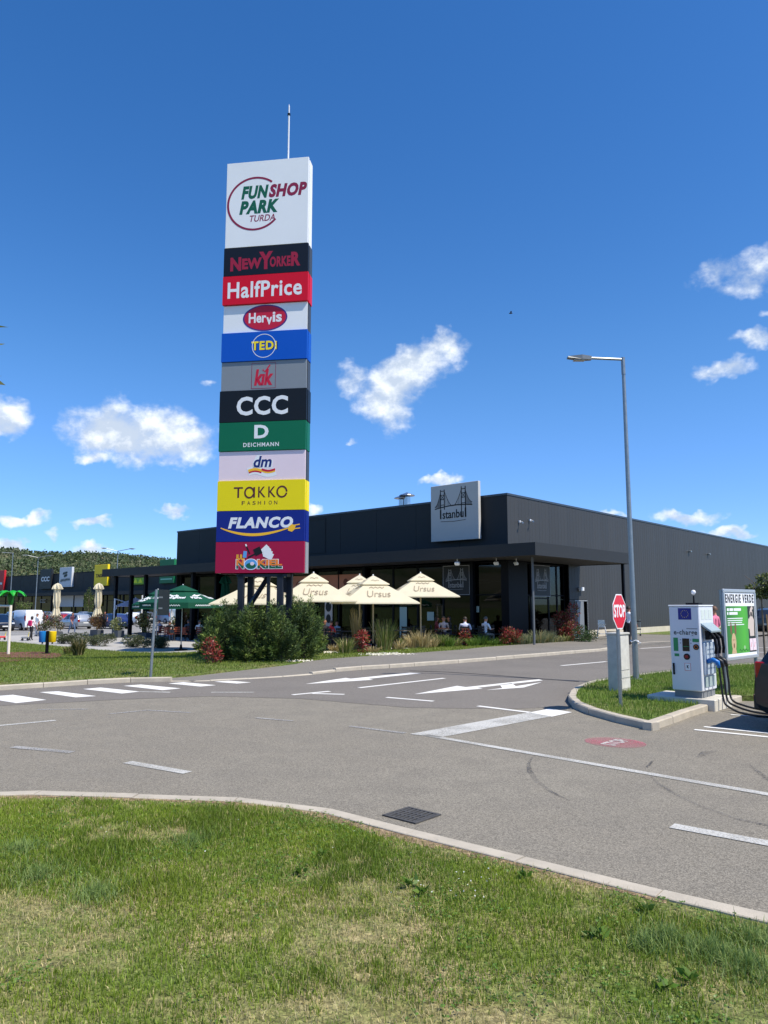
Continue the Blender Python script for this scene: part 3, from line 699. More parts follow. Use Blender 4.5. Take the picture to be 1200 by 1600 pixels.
# canopy: band round the corner, soffit with recessed boards
CZ0, CZ1 = 4.0, 4.56; CX0, CX1, CYF, CYB = -35.0, 2.95, -2.5, 7.3
mb = MB()
mb.box(CX0, CX1, CYF, CYF + .06, CZ0, CZ1); mb.box(CX1 - .06, CX1, CYF + .061, CYB, CZ0, CZ1); mb.box(.012, CX1 - .061, CYB - .06, CYB, CZ0, CZ1)
mb.box(CX0, CX0 + .06, CYF + .061, .6, CZ0, CZ1); mb.box(CX0 + .061, -FW - .01, .54, .6, CZ0, CZ1)
mb.build('canopy', CLADF, B)
mb = MB(); mb.box(CX0 + .06, CX1 - .06, CYF + .06, -.012, CZ1 - .08, CZ1 - .03); mb.box(.012, CX1 - .06, -.011, CYB - .06, CZ1 - .08, CZ1 - .03); mb.box(CX0 + .06, -FW - .01, -.011, .54, CZ1 - .08, CZ1 - .03); mb.build('canopy_roof', DARKM, B)
SOFF = mat('soffit_boards', S(58, 56, 54), rough=.7)
xx = CX0 + .07
while xx < CX1 - .1:
    x1 = min(xx + 1.2, CX1 - .07)
    mb = MB(); mb.box(xx, x1 - .01, CYF + .07, -.02 if x1 < .1 else CYB - .07, CZ0 + .03, CZ0 + .05); mb.build('soffit_board', SOFF, B); xx += 1.2
# canopy posts
for (x, y) in ((-33.9, -1.9), (-31.6, -1.9), (-29.6, -1.9), (-23.6, -1.9), (-14, -1.9), (2.62, 6.95)):
    r = .07 if x > 0 else .12
    mb = MB(); mb.box(x - r, x + r, y - r, y + r, gz(*wor(x, y)[:2]) - .1, CZ0 + .02, bev=.008); mb.build('column', DARKM, B)
mb = MB(); mb.tube([(1.9, -1.0, -.05), (1.9, -1.0, CZ0 + .02)], .055, 10); mb.build('downpipe', mat('downpipe_grey', S(96, 100, 104), rough=.5), B)
# shop front: frames, panes, doors
XS = [-28.4, -26.1, -23.8, -21.4, -19.0, -16.5, -14.0, -11.85, -9.65, -7.6, -5.86, -4.15, -2.2, -.46]
ZB = -.32
def window(x0, x1, z0, z1, M, tr=None, d=.07):
    m_ = MB(); t = .05
    m_.box(x0, x0 + t, 0, d, z0, z1, 0, M); m_.box(x1 - t, x1, 0, d, z0, z1, 0, M); m_.box(x0 + t, x1 - t, 0, d, z0, z0 + t, 0, M); m_.box(x0 + t, x1 - t, 0, d, z1 - t, z1, 0, M)
    if tr: m_.box(x0 + t, x1 - t, .004, d - .004, tr - .03, tr + .03, 0, M)
    w = m_.build('window', DARKM, B)
    segs = [(z0 + t, tr - .03), (tr + .03, z1 - t)] if tr else [(z0 + t, z1 - t)]
    for a, b in segs:
        g = MB(); g.box(x0 + t, x1 - t, .03, .042, a, b, 0, M); g.build('pane', GLASS, w)
for i in range(len(XS) - 1):
    window(XS[i] + .005, XS[i + 1] - .005, ZB, 3.98, T(0, .25, 0), 2.35 if i % 3 else 2.36)
for x in (-23.8, -14.0, -9.65, -2.2): mb = MB(); mb.box(x - .1, x + .1, .02, .24, ZB, 3.99); mb.build('pier', DARKM, B)
mb = MB(); mb.box(-.45, -.02, .02, .3, -.1, 4.0); mb.box(-.3, -.02, .301, 1.75, -.1, 4.0); mb.build('corner_pier', DARKM, B)
MS = T(-.25, 0, 0) @ RZ(PI / 2)
for a, b in ((1.76, 2.42), (2.43, 4.2), (4.21, 5.1), (5.12, 5.9)): window(a, b, -.05, 3.98, MS, 2.35 if b < 2.43 or b > 5 else 2.2)
# restaurant interior
FLR = mat('interior_floor', S(56, 52, 50), rough=.5, var=.2, vscale=1)
mb = MB(); mb.box(-FW + .2, -.35, .33, 8.4, -.34, -.3); mb.build('floor', FLR, B)
mb = MB(); mb.box(-FW + .2, -.35, 8.3, 8.48, -.29, 4.2); mb.box(-9.7, -9.6, .5, 8.29, -.29, 4.2); mb.box(-FW + .15, -FW + .2, .3, 8.29, -.29, 4.2); mb.build('inner_wall', mat('inner_wall', S(44, 44, 46), rough=.9, var=.2, vscale=.4), B)
for i in range(9):
    mb = MB(); mb.box(-8.9 + i % 3 * 2.8, -7.6 + i % 3 * 2.8, 1.2 + i // 3 * 2.2, 1.28 + i // 3 * 2.2, 3.1, 3.16); mb.build('lamp_bar', WHITEM, B)
mb = MB(); mb.box(-8.6, -4.2, 6.4, 7.2, -.29, .85); mb.box(-8.7, -4.1, 6.35, 7.25, .86, .92); mb.build('bar_counter', mat('bar_wood', S(110, 74, 48), rough=.5, var=.3, vscale=3), B)
# posters on the upper shop windows
POST = mat('poster_terracotta', S(186, 120, 92), rough=.6, var=.12, vscale=2); POSTL = mat('poster_dark', S(110, 52, 36), rough=.6)
for i, (a, b) in enumerate(((-16.45, -14.1), (-13.9, -11.9), (-11.8, -9.8))):
    mb = MB(); mb.box(a, b, -.012, .0, 2.42, 3.62, 0, T(0, .24, 0)); o = mb.build('poster', POST, B)
    m2 = MB(); cx = (a + b) / 2; MM = T(cx, .2255, 3.0) @ UP
    if i < 2:
        m2.strip(circ(0, .0, .32, .30, n=20, a0=.5, a1=5.6), .07, 0, .004, 0, MM); m2.strip([(-.28, .1), (.28, .02)], .05, .0, .005, 0, MM); m2.strip([(-.3, -.12), (.25, -.16)], .05, .0, .005, 0, MM)
    else:
        for q in (-.45, .15): m2.prism(circ(q, .18, .2), 0, .004, 0, MM); m2.prism([(q - .15, .02), (q + .15, .02), (q, -.42)], 0, .005, 0, MM)
    m2.build('print', POSTL, o)
# tall narrow poster by the entrance
mb = MB(); mb.box(-13.0, -12.35, -.012, 0, .0, 2.2, 0, T(0, .24, 0)); o = mb.build('poster', mat('poster_cream', S(205, 190, 178), rough=.6), B)
m2 = MB(); MM = T(-12.675, .2255, 0) @ UP
m2.prism(circ(0, 1.75, .24, .3), 0, .004, 0, MM); m2.prism(circ(0, 1.05, .2, .26), 0, .004, 0, MM); m2.build('print', BLACKP, o)
m3 = MB(); m3.prism([(-.3, .05), (.3, .05), (.3, .55), (-.3, .55)], 0, .003, 0, MM); m3.build('print', mat('poster_red', S(170, 38, 34), rough=.6), o)
# pale menu boards on the glass
for x0, x1, z0, z1 in ((-7.1, -6.6, .1, 1.75), (-5.2, -4.75, 1.05, 1.5), (-2.05, -1.9, 1.5, 1.8)):
    mb = MB(); mb.box(x0, x1, .222, .235, z0, z1); mb.build('notice', mat('notice_paper', S(170, 190, 180), rough=.6), B)
# service door, its lamp, floodlights and camera
mb = MB(); mb.box(-.06, .0, 6.62, 6.70, 0, 2.13); mb.box(-.06, .0, 8.02, 8.10, 0, 2.13); mb.box(-.06, .0, 6.701, 8.019, 2.06, 2.13); d_ = mb.build('door', mat('door_grey', S(128, 132, 136), rough=.45), B)
mb = MB(); mb.box(0, .05, 0, .62, .02, 2.05, 0, T(.02, 6.70, 0) @ RZ(-.12)); lf = mb.build('leaf', mat('door_leaf', S(120, 125, 130), rough=.45), d_)
mb = MB(); mb.box(-.5, -.4, 6.71, 8.01, 0, 2.05); mb.build('doorway_shade', mat('void_shade', (.006, .006, .006), rough=1), d_)  # board painted black to stand in for the shade inside the doorway
mb = MB(); mb.box(.02, .2, 7.0, 7.35, 2.62, 2.82, bev=.02); mb.build('wall_lamp', WHITEM, B)
for (x, y, a) in ((-1.35, -2.3, .3), (.1, -1.2, 0), (.75, -.5, -.4)):
    f = MB(); MM = T(x, y, 3.78) @ RZ(a)
    f.tube([(0, 0, .25), (0, 0, .1)], .015, 6, 0, MM); f.box(-.12, .12, -.05, .05, -.06, .1, 0, MM @ Matrix.Rotation(.6, 4, 'X'), bev=.015); f.build('floodlight', WHITEM, B)
def pose(o, M): o.matrix_local = M; return o
for (ly, z) in ((1.0, 5.95), (2.0, 6.1)):
    f = MB(); f.box(.02, .1, -.05, .05, -.05, .05); f.tube([(.1, 0, 0), (.22, 0, -.03), (.3, -.1, -.08)], [.02, .02, .05], 8); pose(f.build('camera_fixture', WHITEM, B), T(0, ly, z))
mb = MB()
for ly in (24.0, 27.0, 30): mb.box(.02, .22, ly, ly + .25, 5.6, 5.75)
mb.build('wall_spotlights', WHITEM, B) if False else None
for ly in (24.0, 28.0):
    f = MB(); f.box(.02, .2, ly, ly + .2, 5.62, 5.74, bev=.02); f.build('wall_lamp', GALV, B)
# access hatch in the front fascia, drain stub
mb = MB()
for (a, b, c_, d_2) in ((-15.2, -12.75, 4.95, 5.0), (-15.2, -12.75, 7.0, 7.05)): mb.box(a, b, -.03, -.004, c_, d_2)
mb.box(-12.8, -12.75, -.031, -.004, 5.01, 6.99); mb.box(-15.2, -15.15, -.031, -.004, 5.01, 6.99); mb.build('hatch_frame', CLADF, B)
# roof vents
for (u, v, s_) in ((636, 779, .72), (628, 781, .55)):
    lx, z = front_hit(u, v, 6.0)
    m_ = MB(); h = z + .55 * s_
    m_.lathe([(.22, HT - .2), (.22, h - .3)], 14); m_.lathe([(.0, h - .28), (.52, h - .22), (.5, h - .17), (.0, h + .02)], 16); m_.tube([(.15, 0, h - .31), (.2, 0, h - .2)], .02, 5); m_.tube([(-.15, 0, h - .31), (-.2, 0, h - .2)], .02, 5)
    o = m_.build('chimney', STEEL, B); o.location = (lx, 6.0, 0)

# ---- bridge emblem with lettering, used on the restaurant's three signs
def bridge(mb, w, h, th, M, mi=0, mesh_t=1.0):
    """a suspension bridge over the word; the box is 0..w, 0..h"""
    t = .012 * w * mesh_t
    def seg(a, b, k=1.0): mb.strip([a, b], t * k, 0, th, mi, M)
    X = lambda f: f * w
    Yy = lambda f: f * h
    deck = [(X(.02 + .96 * i / 14), Yy(.43 + .07 * math.sin(PI * (.1 + .8 * i / 14)) + .03 * i / 14)) for i in range(15)]
    mb.strip(deck, t * 1.8, 0, th, mi, M)
    for c_, top in ((.22, .97), (.76, 1.0)):
        seg((X(c_ - .05), Yy(.17)), (X(c_ - .05), Yy(top)), 1.6); seg((X(c_ + .05), Yy(.42)), (X(c_ + .05), Yy(top)), 1.6)
        for q in (.55, .70, .82, .93): seg((X(c_ - .05), Yy(q)), (X(c_ + .05), Yy(q)), 1.2)
        seg((X(c_ - .05), Yy(.70)), (X(c_ + .05), Yy(.82)), .7); seg((X(c_ + .05), Yy(.70)), (X(c_ - .05), Yy(.82)), .7)
    seg((X(.81), Yy(.17)), (X(.81), Yy(.5)), 1.6)
    def cable(x0, y0, x1, y1, sag):
        pts = []
        for i in range(13):
            f = i / 12; pts.append((X(x0 + (x1 - x0) * f), Yy(y0 + (y1 - y0) * f - sag * math.sin(PI * f))))
        mb.strip(pts, t * .8, 0, th * .9, mi, M)
        for (px, py) in pts[1:-1]: mb.strip([(px, py), (px, Yy(.49))], t * .3, 0, th * .8, mi, M) if py > Yy(.5) else None
    cable(.27, .92, .71, .92, .42); cable(.17, .90, .02, .50, .08); cable(.81, .90, .98, .55, .08)
    put_text(mb, 'stanbu', X(.22), Yy(.17), X(.76), Yy(.40), th, 0, mi, M, bold=.012)
    seg((X(.17), Yy(.17)), (X(.17), Yy(.42)), 3.0); seg((X(.81), Yy(.17)), (X(.81), Yy(.42)), 3.0)
    seg((X(.17), Yy(.10)), (X(.5), Yy(.08)), .8); seg((X(.5), Yy(.08)), (X(.81), Yy(.10)), .8)
sg = empty('wall_sign', wor(-2.92, -.38, 5.1), TH, 'large pale grey square wall sign with black suspension bridge above the canopy', 'sign')
mb = MB(); mb.box(-1.5, 1.5, 0, .2, 0, 2.9, bev=.012); mb.build('panel', SIGNGREY, sg)
mb = MB(); mb.box(-1.2, -1.1, .2, .375, .4, .5); mb.box(1.1, 1.2, .2, .375, .4, .5); mb.box(-1.2, -1.1, .2, .375, 1.8, 1.9); mb.box(1.1, 1.2, .2, .375, 1.8, 1.9); mb.build('bracket', DARKM, sg)
mb = MB(); bridge(mb, 2.45, 1.9, .01, T(-1.27, -.001, .82) @ UP); mb.build('lettering', BLACKP, sg)
for (nm, p, rz, w, h, lab) in (('window_sign', wor(-3.2, .10, 2.36), TH, 1.68, 1.5, 'black square window sign with pale bridge emblem on the terrace front'),
                              ('window_sign', wor(-.12, 3.32, 2.29), TH + PI / 2, 1.7, 1.6, 'black square window sign with pale bridge emblem round the building corner')):
    e = empty(nm, p, rz, lab, 'sign', 'bridge signs on the restaurant windows')
    mb = MB(); mb.box(-w / 2, w / 2, 0, .03, 0, h); mb.build('panel', mat('sign_black', S(14, 14, 16), rough=.5), e)
    mb = MB(); t = .03
    mb.box(-w / 2, w / 2, -.004, -.001, 0, t); mb.box(-w / 2, w / 2, -.004, -.001, h - t, h); mb.box(-w / 2, -w / 2 + t, -.004, -.001, t, h - t); mb.box(w / 2 - t, w / 2, -.004, -.001, t, h - t); mb.build('border', GREYP, e)
    mb = MB(); bridge(mb, w * .82, h * .78, .004, T(-w * .41, -.001, h * .12) @ UP, mesh_t=1.25); mb.build('lettering', GREYP, e)

# ---- far row of shops across the car park
FB = empty('shop_row', wor(0, 28.3), TH, 'long low charcoal row of shops across the car park', 'building')
mb = MB(); mb.box(-200, -31, .1, 30, 3.4, 7.25); mb.box(-200, -31, .3, 30, -.6, 3.39); mb.build('wall', CLAD, FB)
for i in range(34):
    mb = MB(); x = -31 - i * 5; mb.box(x - 4.98, x - .02, 0, .09, 3.9, 7.1); mb.build('cladding_panel', CLADF, FB)
mb = MB(); mb.box(-200, -31, -.03, .3, 7.1, 7.28); mb.build('parapet_cap', DARKM, FB)
mb = MB(); mb.box(-200, -31, -2.2, -.01, 3.35, 3.88); mb.build('canopy', CLADF, FB)
for i in range(42):
    x = -33 - i * 4
    mb = MB(); mb.box(x - 3.9, x - .1, .12, .2, -.5, 3.3); w = mb.build('window', mat('dark_shop_glass', S(20, 24, 27), rough=.08, spec=.8), FB)
    mb = MB(); mb.box(x - 3.95, x - 3.85, .02, .119, -.5, 3.3); mb.box(x - 3.849, x - .1, .02, .118, 2.45, 2.52); mb.build('frame', DARKM, w)
for i in range(7):
    x = -36 - i * 24; mb = MB(); mb.box(x - .12, x + .12, -2.1, -1.86, -.6, 3.34); mb.build('column', DARKM, FB)
def lxat(u, v, ly): return front_hit(u, v, ly)
SHOPS = [((-22, 893), (5, 923), S(190, 20, 30), 'red', None, 'red square shop sign on the far row of shops'),
         ((63, 890), (79, 920), S(24, 27, 32), 'black', 'CCC', 'black shop sign with three white letters on the far row'),
         ((93.5, 887), (111, 917), S(205, 208, 212), 'grey', None, 'pale grey square shop sign with slanted dark lettering on the far row'),
         ((148, 883), (167, 915), S(245, 212, 10), 'yellow', 'TAKKO', 'yellow square shop sign with dark lettering on the far row'),
         ((205, 902), (226, 913), S(120, 165, 30), 'green', None, 'lime green shop sign seen under the end of the canopy'),
         ((250, 875), (271, 911), S(10, 110, 62), 'dgreen', None, 'green shop sign between canopy and hill beside the restaurant')]
for (a, b, c_, nm, tx, lab) in SHOPS:
    x0, z1 = lxat(a[0], a[1], 27.9); x1, z0 = lxat(b[0], b[1], 27.9)
    e = empty('shop_sign', wor((x0 + x1) / 2, 27.9, z0), TH, lab, 'sign', 'square signs along the far row of shops')
    w, h = x1 - x0, z1 - z0
    mb = MB(); mb.box(-w / 2, w / 2, 0, .39, 0, h, bev=.03); mb.build('panel', mat('shop_sign_' + nm, c_, rough=.5), e)
    mb = MB(); MM = T(0, -.001, 0) @ UP
    if nm == 'black': put_text(mb, tx, -w * .36, h * .38, w * .36, h * .62, .03, 0, 0, MM, bold=.03)
    elif nm == 'yellow': put_text(mb, tx, -w * .36, h * .40, w * .36, h * .56, .03, 0, 0, MM, bold=.03)
    elif nm == 'grey':
        for q, (yy, x0_, x1_) in enumerate(((.68, -.2, .14), (.55, -.1, .14), (.33, -.38, .36))):
            mb.strip([(w * (x0_ + (x1_ - x0_) * i / 14), h * (yy + .06 * (i / 14) + (.035 if i % 2 else -.035) * (1 + q * .3))) for i in range(15)], .05 * w, 0, .03, 0, MM)
    elif nm == 'red': mb.prism([(w * .1, h * .3), (w * .42, h * .3), (w * .42, h * .4), (w * .2, h * .42), (w * .2, h * .7), (w * .1, h * .7)], 0, .03, 0, MM)
    elif nm == 'green': mb.prism([(-w * .35, h * .2), (-w * .15, h * .8), (0, h * .2)], 0, .03, 0, MM); mb.prism([(0, h * .2), (w * .2, h * .8), (w * .35, h * .2)], 0, .03, 0, MM)
    else: mb.box(-w * .4, w * .4, -.03, -.002, h * .15, h * .2)
    mb.build('lettering', {'black': WHITEP, 'yellow': mat('brown_print', S(70, 40, 20), rough=.6), 'grey': mat('dark_green_print', S(50, 70, 62), rough=.6), 'red': WHITEP, 'green': mat('lime_print', S(215, 225, 40), rough=.6), 'dgreen': mat('pale_green_print', S(150, 215, 180), rough=.6)}[nm], e)
# pale window posters and the second lettering below the canopy
for (a, b, cc) in (((92, 929), (114, 948), S(190, 195, 200)), ((117, 929), (130, 948), S(175, 180, 186))):
    x0, z1 = lxat(a[0], a[1], 28.25); x1, z0 = lxat(b[0], b[1], 28.25)
    mb = MB(); mb.box(x0, x1, -.06, -.03, z0, z1); mb.build('poster', mat('window_poster_%d' % a[0], cc, rough=.6), FB)
x0, z1 = lxat(63, 936, 28.25); x1, z0 = lxat(71, 942, 28.25)
mb = MB(); put_text(mb, 'CCC', x0, z0, x1, z1, .03, 0, 0, T(0, -.05, 0) @ UP, bold=.03); mb.build('lettering', GREYP, FB)
x0, z1 = lxat(154, 925, 28.25); x1, z0 = lxat(159, 947, 28.25)
mb = MB(); mb.box(x0, x1, -.06, -.03, z0, z1); mb.build('poster', mat('shop_sign_yellow'), FB)

# ---- hill behind the shops
def hill():
    na, nr = 110, 26; V = []; tints = []
    for j in range(nr):
        r = 260 + 640 * (j / (nr - 1)) ** 1.1
        for i in range(na):
            a = math.radians(-135 + 165 * i / (na - 1)); x, y = r * math.sin(a), r * math.cos(a)
            V.append((x, y, hill_z(x, y)))
    q = np.array([[j * na + i, j * na + i + 1, (j + 1) * na + i + 1, (j + 1) * na + i] for j in range(nr - 1) for i in range(na - 1)])
    m = ground_mat('hill_ground', [(.075, .105, .032), (.12, .125, .055), (.05, .08, .022), (.17, .155, .095)], [.02, .05, .011], bump=0)
    tag(npmesh('hill', V, q, mats=m), kind='structure')
def hill_z(x, y):
    r = math.hypot(x, y); a = math.degrees(math.atan2(x, y))
    prof = 37 + 2.2 * math.sin(a * .21 + 1) + 1.5 * math.sin(a * .55)
    fade = ss((a + 135) / 12) * ss((24 - a) / 10)
    up = ss((r - 290) / 330)
    return -1.5 + prof * up * fade * (1 - .25 * ss((r - 640) / 250)) + 3 * fade * up * (mnoise.noise((x * .012, y * .012, 0)) )
hill()
def forest():
    P = []; Dv = []; ln = []; cl = []
    pal = np.array([(.080, .112, .046), (.090, .122, .050), (.102, .134, .056), (.070, .10, .042), (.13, .14, .078), (.094, .128, .058)])
    for _ in range(12000):
        a = math.radians(random.uniform(-48, 10)); r = 330 + 330 * random.random() ** .8
        x, y = r * math.sin(a), r * math.cos(a)
        nz = mnoise.noise((x * .02, y * .02, 3.0))
        if nz < -.22 and random.random() < .75: continue
        z = hill_z(x, y); s = random.uniform(1.1, 2.7) * (1.15 if nz > .1 else .85); c = pal[random.randrange(6)] * random.uniform(.75, 1.2)
        k = 12
        d = rng.normal(size=(k, 3)); d /= np.linalg.norm(d, axis=1, keepdims=True)
        rad = s * rng.uniform(.45, 1, (k, 1))
        P.append(np.array([x, y, z + s * 1.0]) + d * rad * np.array([1, 1, .95])); Dv.append(d + rng.normal(0, .5, (k, 3))); ln.append(np.full(k, s * .62)); cl.append(np.repeat((c * (1 + .0 * s))[None], k, 0) * rng.uniform(.84, 1.16, (k, 1)))
    P = np.concatenate(P); Dv = np.concatenate(Dv); ln = np.concatenate(ln); cl = np.concatenate(cl)
    V, Fq, C3 = leaf_quads(P - unit(Dv) * ln[:, None] * .5, Dv, ln, ln * .8, cl)
    tag(npmesh('hillside_forest', V, Fq, C3, leafmat('far_foliage', trans=.2)), kind='stuff')
forest()

# ================================================================== SIGN TOWER
pb = DP(336, 896, 25.0); pr = DP(475, 893, 24.55); PW_ = math.hypot(pr.x - pb.x, pr.y - pb.y)
PC = (pb + pr) / 2; PRZ = math.atan2(pr.y - pb.y, pr.x - pb.x)
PY = empty('sign_tower', (PC.x, PC.y, 0), PRZ, 'tall sign tower stacked with twelve coloured shop panels on black steel legs', 'sign')
PVS = [256, 388.5, 432.8, 477.5, 521, 566.5, 611.5, 661, 706, 752, 799, 847.2, 896]
PZ = [DP(343, v, 25.0).z for v in PVS]
def pm(nm, c, rough=.45): return mat('panel_' + nm, c, rough=rough, spec=.35, var=.03, vscale=.7)
P_WHITE = pm('white', S(236, 238, 240)); P_NIGHT = pm('night', S(16, 20, 30)); P_RED = pm('red', S(214, 0, 36)); P_BLUE = pm('blue', S(0, 84, 190)); P_GREY = pm('grey', S(132, 139, 146))
P_BLACK = pm('black', S(14, 17, 22)); P_GREEN = pm('green', S(0, 104, 70)); P_PINK = pm('pink', S(236, 216, 224)); P_YEL = pm('yellow', S(240, 220, 0)); P_NAVY = pm('navy', S(8, 34, 128)); P_WINE = pm('wine', S(164, 8, 62))
I_GREEN = mat('print_green', S(0, 92, 66), rough=.5); I_WINE = mat('print_wine', S(138, 24, 62), rough=.5); I_RED = mat('print_red', S(196, 16, 52), rough=.5); I_DRED = mat('print_dark_red', S(158, 14, 52), rough=.5); I_PURP = mat('print_purple', S(70, 34, 124), rough=.5)
I_YEL = mat('print_yellow', S(252, 226, 20), rough=.5); I_BROWN = mat('print_brown', S(84, 22, 34), rough=.5); I_NAVY = mat('print_navy', S(10, 34, 110), rough=.5); I_GOLD = mat('print_gold', S(250, 190, 40), rough=.5); I_SIDE = mat('tower_side_dark', S(60, 65, 72), rough=.5); I_SILV = mat('tower_side_silver', S(150, 154, 158), rough=.4)
I_ORG = mat('print_orange', S(240, 130, 40), rough=.5); I_SKY = mat('print_sky', S(90, 160, 220), rough=.5)
HW = PW_ / 2
def tower_panel(i, m, side, front, hw, lab):
    z0, z1 = PZ[i + 1] + .007, PZ[i] - .007
    mb = MB(); mb.box(-hw, hw, front, .10, z0, z1, bev=.004); mb.box(-hw + .10, hw - .10, .101, .20, z0 + .02, z1 - .02)
    p = mb.build('sign_panel', m, PY); p['label'] = lab
    mb = MB(); mb.box(-hw, hw, .201, .58, z0, z1, bev=.004); mb.build('rear_panel', side, p)
    return p, z0, z1
def painter(p, z0, z1, hw, front):
    w, h = 2 * hw, z1 - z0
    class A: pass
    a = A(); a.w, a.h = w, h; a.M = T(-hw, front - .0012, z0) @ UP @ Matrix.Diagonal((1, 1, .28, 1)); a.p = p
    def txt(s, fx0, fy0, fx1, fy1, m, **k):
        mb = MB(); put_text(mb, s, fx0 * w, fy0 * h, fx1 * w, fy1 * h, k.pop('th', .012) * .3, k.pop('z', 0.0), 0, a.M, **k); return mb.build('lettering', m, p)
    def shp(fn, m, nm='emblem'):
        mb = MB(); fn(mb); return mb.build(nm, m, p)
    a.txt, a.shp = txt, shp; return a
# 0 mall name
p, z0, z1 = tower_panel(0, P_WHITE, P_WHITE, 0.0, HW - .03, 'white panel with green and wine lettering in a wine ring'); a = painter(p, z0, z1, HW - .03, 0)
a.shp(lambda mb: mb.strip(circ(.355 * a.w, .50 * a.h, 1.0, .98, n=60, a0=math.radians(52), a1=math.radians(320)), .075, 0, .01, 0, a.M), I_WINE, 'ring')
a.txt('FUN', .185, .556, .52, .712, I_GREEN, bold=.055, space=1.1, shear=.22, th=.015); a.txt('SHOP', .522, .556, .985, .712, I_WINE, bold=.055, space=1.1, shear=.22, th=.018)
a.txt('PARK', .165, .38, .65, .538, I_GREEN, bold=.055, space=1.1, shear=.22, th=.015); a.txt('TURDA', .295, .285, .605, .362, I_WINE, bold=.012, shear=.22)
# 1
p, z0, z1 = tower_panel(1, P_NIGHT, I_SIDE, 0, HW, 'night black panel with dark red jagged lettering'); a = painter(p, z0, z1, HW, 0)
a.txt('N', .08, .17, .21, .66, I_DRED, bold=.05); a.txt('EW', .22, .21, .455, .60, I_DRED, bold=.05); a.txt('Y', .42, .17, .585, .80, I_DRED, bold=.05, th=.016); a.txt('ORKE', .55, .23, .795, .60, I_DRED, bold=.045, space=1.1); a.txt('R', .80, .22, .91, .72, I_DRED, bold=.05)
# 2
p, z0, z1 = tower_panel(2, P_RED, P_RED, -.012, HW + .01, 'bright red panel with white rounded lettering'); a = painter(p, z0, z1, HW + .01, -.012)
a.txt('HalfPrice', .06, .21, .93, .79, WHITEP, bold=.022, space=1.08)
# 3
p, z0, z1 = tower_panel(3, P_WHITE, I_SIDE, .075, HW - .02, 'white recessed panel with a red oval badge'); a = painter(p, z0, z1, HW - .02, .075)
a.shp(lambda mb: mb.prism(circ(.5 * a.w, .5 * a.h, .265 * a.w, .475 * a.h, 40), 0, .012, 0, a.M), I_PURP, 'oval'); a.shp(lambda mb: mb.prism(circ(.5 * a.w, .5 * a.h, .247 * a.w, .435 * a.h, 40), 0, .016, 0, a.M), I_RED, 'oval')
a.txt('Her', .305, .33, .515, .70, WHITEP, bold=.03, z=.017); a.txt('v', .515, .25, .585, .52, WHITEP, bold=.03, z=.017); a.txt('is', .59, .33, .70, .70, WHITEP, bold=.03, z=.017)
# 4
p, z0, z1 = tower_panel(4, P_BLUE, P_BLUE, 0, HW, 'blue panel with yellow lettering in a thin white ring'); a = painter(p, z0, z1, HW, 0)
a.shp(lambda mb: mb.strip(circ(.5 * a.w, .5 * a.h, .40 * a.h, n=48), .022, 0, .01, 0, a.M), WHITEP, 'ring'); a.txt('TEDi', .364, .345, .662, .65, I_NAVY, bold=.04, space=1.15); a.txt('TEDi', .355, .36, .65, .665, I_YEL, bold=.035, th=.018, space=1.15)
# 5
p, z0, z1 = tower_panel(5, P_GREY, I_SIDE, .04, HW - .015, 'grey panel with red slanted lettering in a thin square'); a = painter(p, z0, z1, HW - .015, .04)
a.shp(lambda mb: mb.strip([(.36 * a.w, .05 * a.h), (.64 * a.w, .05 * a.h), (.64 * a.w, .93 * a.h), (.36 * a.w, .93 * a.h), (.36 * a.w, .05 * a.h)], .018, 0, .008, 0, a.M), I_WINE, 'border')
a.txt('k\u0131k', .39, .15, .615, .72, I_RED, bold=.045, shear=.2); a.shp(lambda mb: mb.strip([(.49 * a.w, .70 * a.h), (.515 * a.w, .62 * a.h), (.575 * a.w, .86 * a.h)], .045, 0, .012, 0, a.M), I_RED, 'check_mark')
# 6
p, z0, z1 = tower_panel(6, P_BLACK, P_BLACK, 0, HW + .01, 'black panel with three white round letters'); a = painter(p, z0, z1, HW + .01, 0)
for q in (.20, .402, .605): a.txt('C', q, .20, q + .185, .80, WHITEP, bold=.03)
# 7
p, z0, z1 = tower_panel(7, P_GREEN, P_GREEN, 0, HW, 'green panel with one large white letter over small lettering'); a = painter(p, z0, z1, HW, 0)
a.txt('D', .41, .42, .575, .89, WHITEP, bold=.035); a.txt('DEICHMANN', .286, .13, .695, .275, WHITEP, bold=.018, space=1.22)
# 8
p, z0, z1 = tower_panel(8, P_PINK, I_SIDE, .04, HW - .015, 'pale pink panel with navy letters over a red and yellow swoosh'); a = painter(p, z0, z1, HW - .015, .04)
sw = lambda dy, f0, f1: [(a.w * (f0 + (f1 - f0) * i / 12), a.h * (.27 + dy + .055 * math.sin((f0 + (f1 - f0) * i / 12 - .345) * 20.0))) for i in range(13)]
a.shp(lambda mb: mb.prism([(.40 * a.w, .42 * a.h), (.56 * a.w, .42 * a.h), (.62 * a.w, .40 * a.h), (.63 * a.w, .68 * a.h), (.5 * a.w, .72 * a.h), (.49 * a.w, .86 * a.h), (.44 * a.w, .86 * a.h), (.395 * a.w, .6 * a.h)], 0, .006, 0, a.M), WHITEP, 'badge'); a.shp(lambda mb: mb.strip(sw(.02, .34, .66), .27, 0, .006, 0, a.M), WHITEP, 'badge')
a.txt('dm', .405, .44, .615, .83, I_NAVY, bold=.03, shear=.2, z=.0065); a.shp(lambda mb: mb.strip(sw(.055, .345, .655), .085, 0, .012, 0, a.M), I_GOLD, 'swoosh'); a.shp(lambda mb: mb.strip(sw(-.0, .35, .5), .085, 0, .010, 0, a.M), I_RED, 'swoosh'); a.shp(lambda mb: mb.strip(sw(.10, .5, .655), .075, 0, .014, 0, a.M), I_RED, 'swoosh')
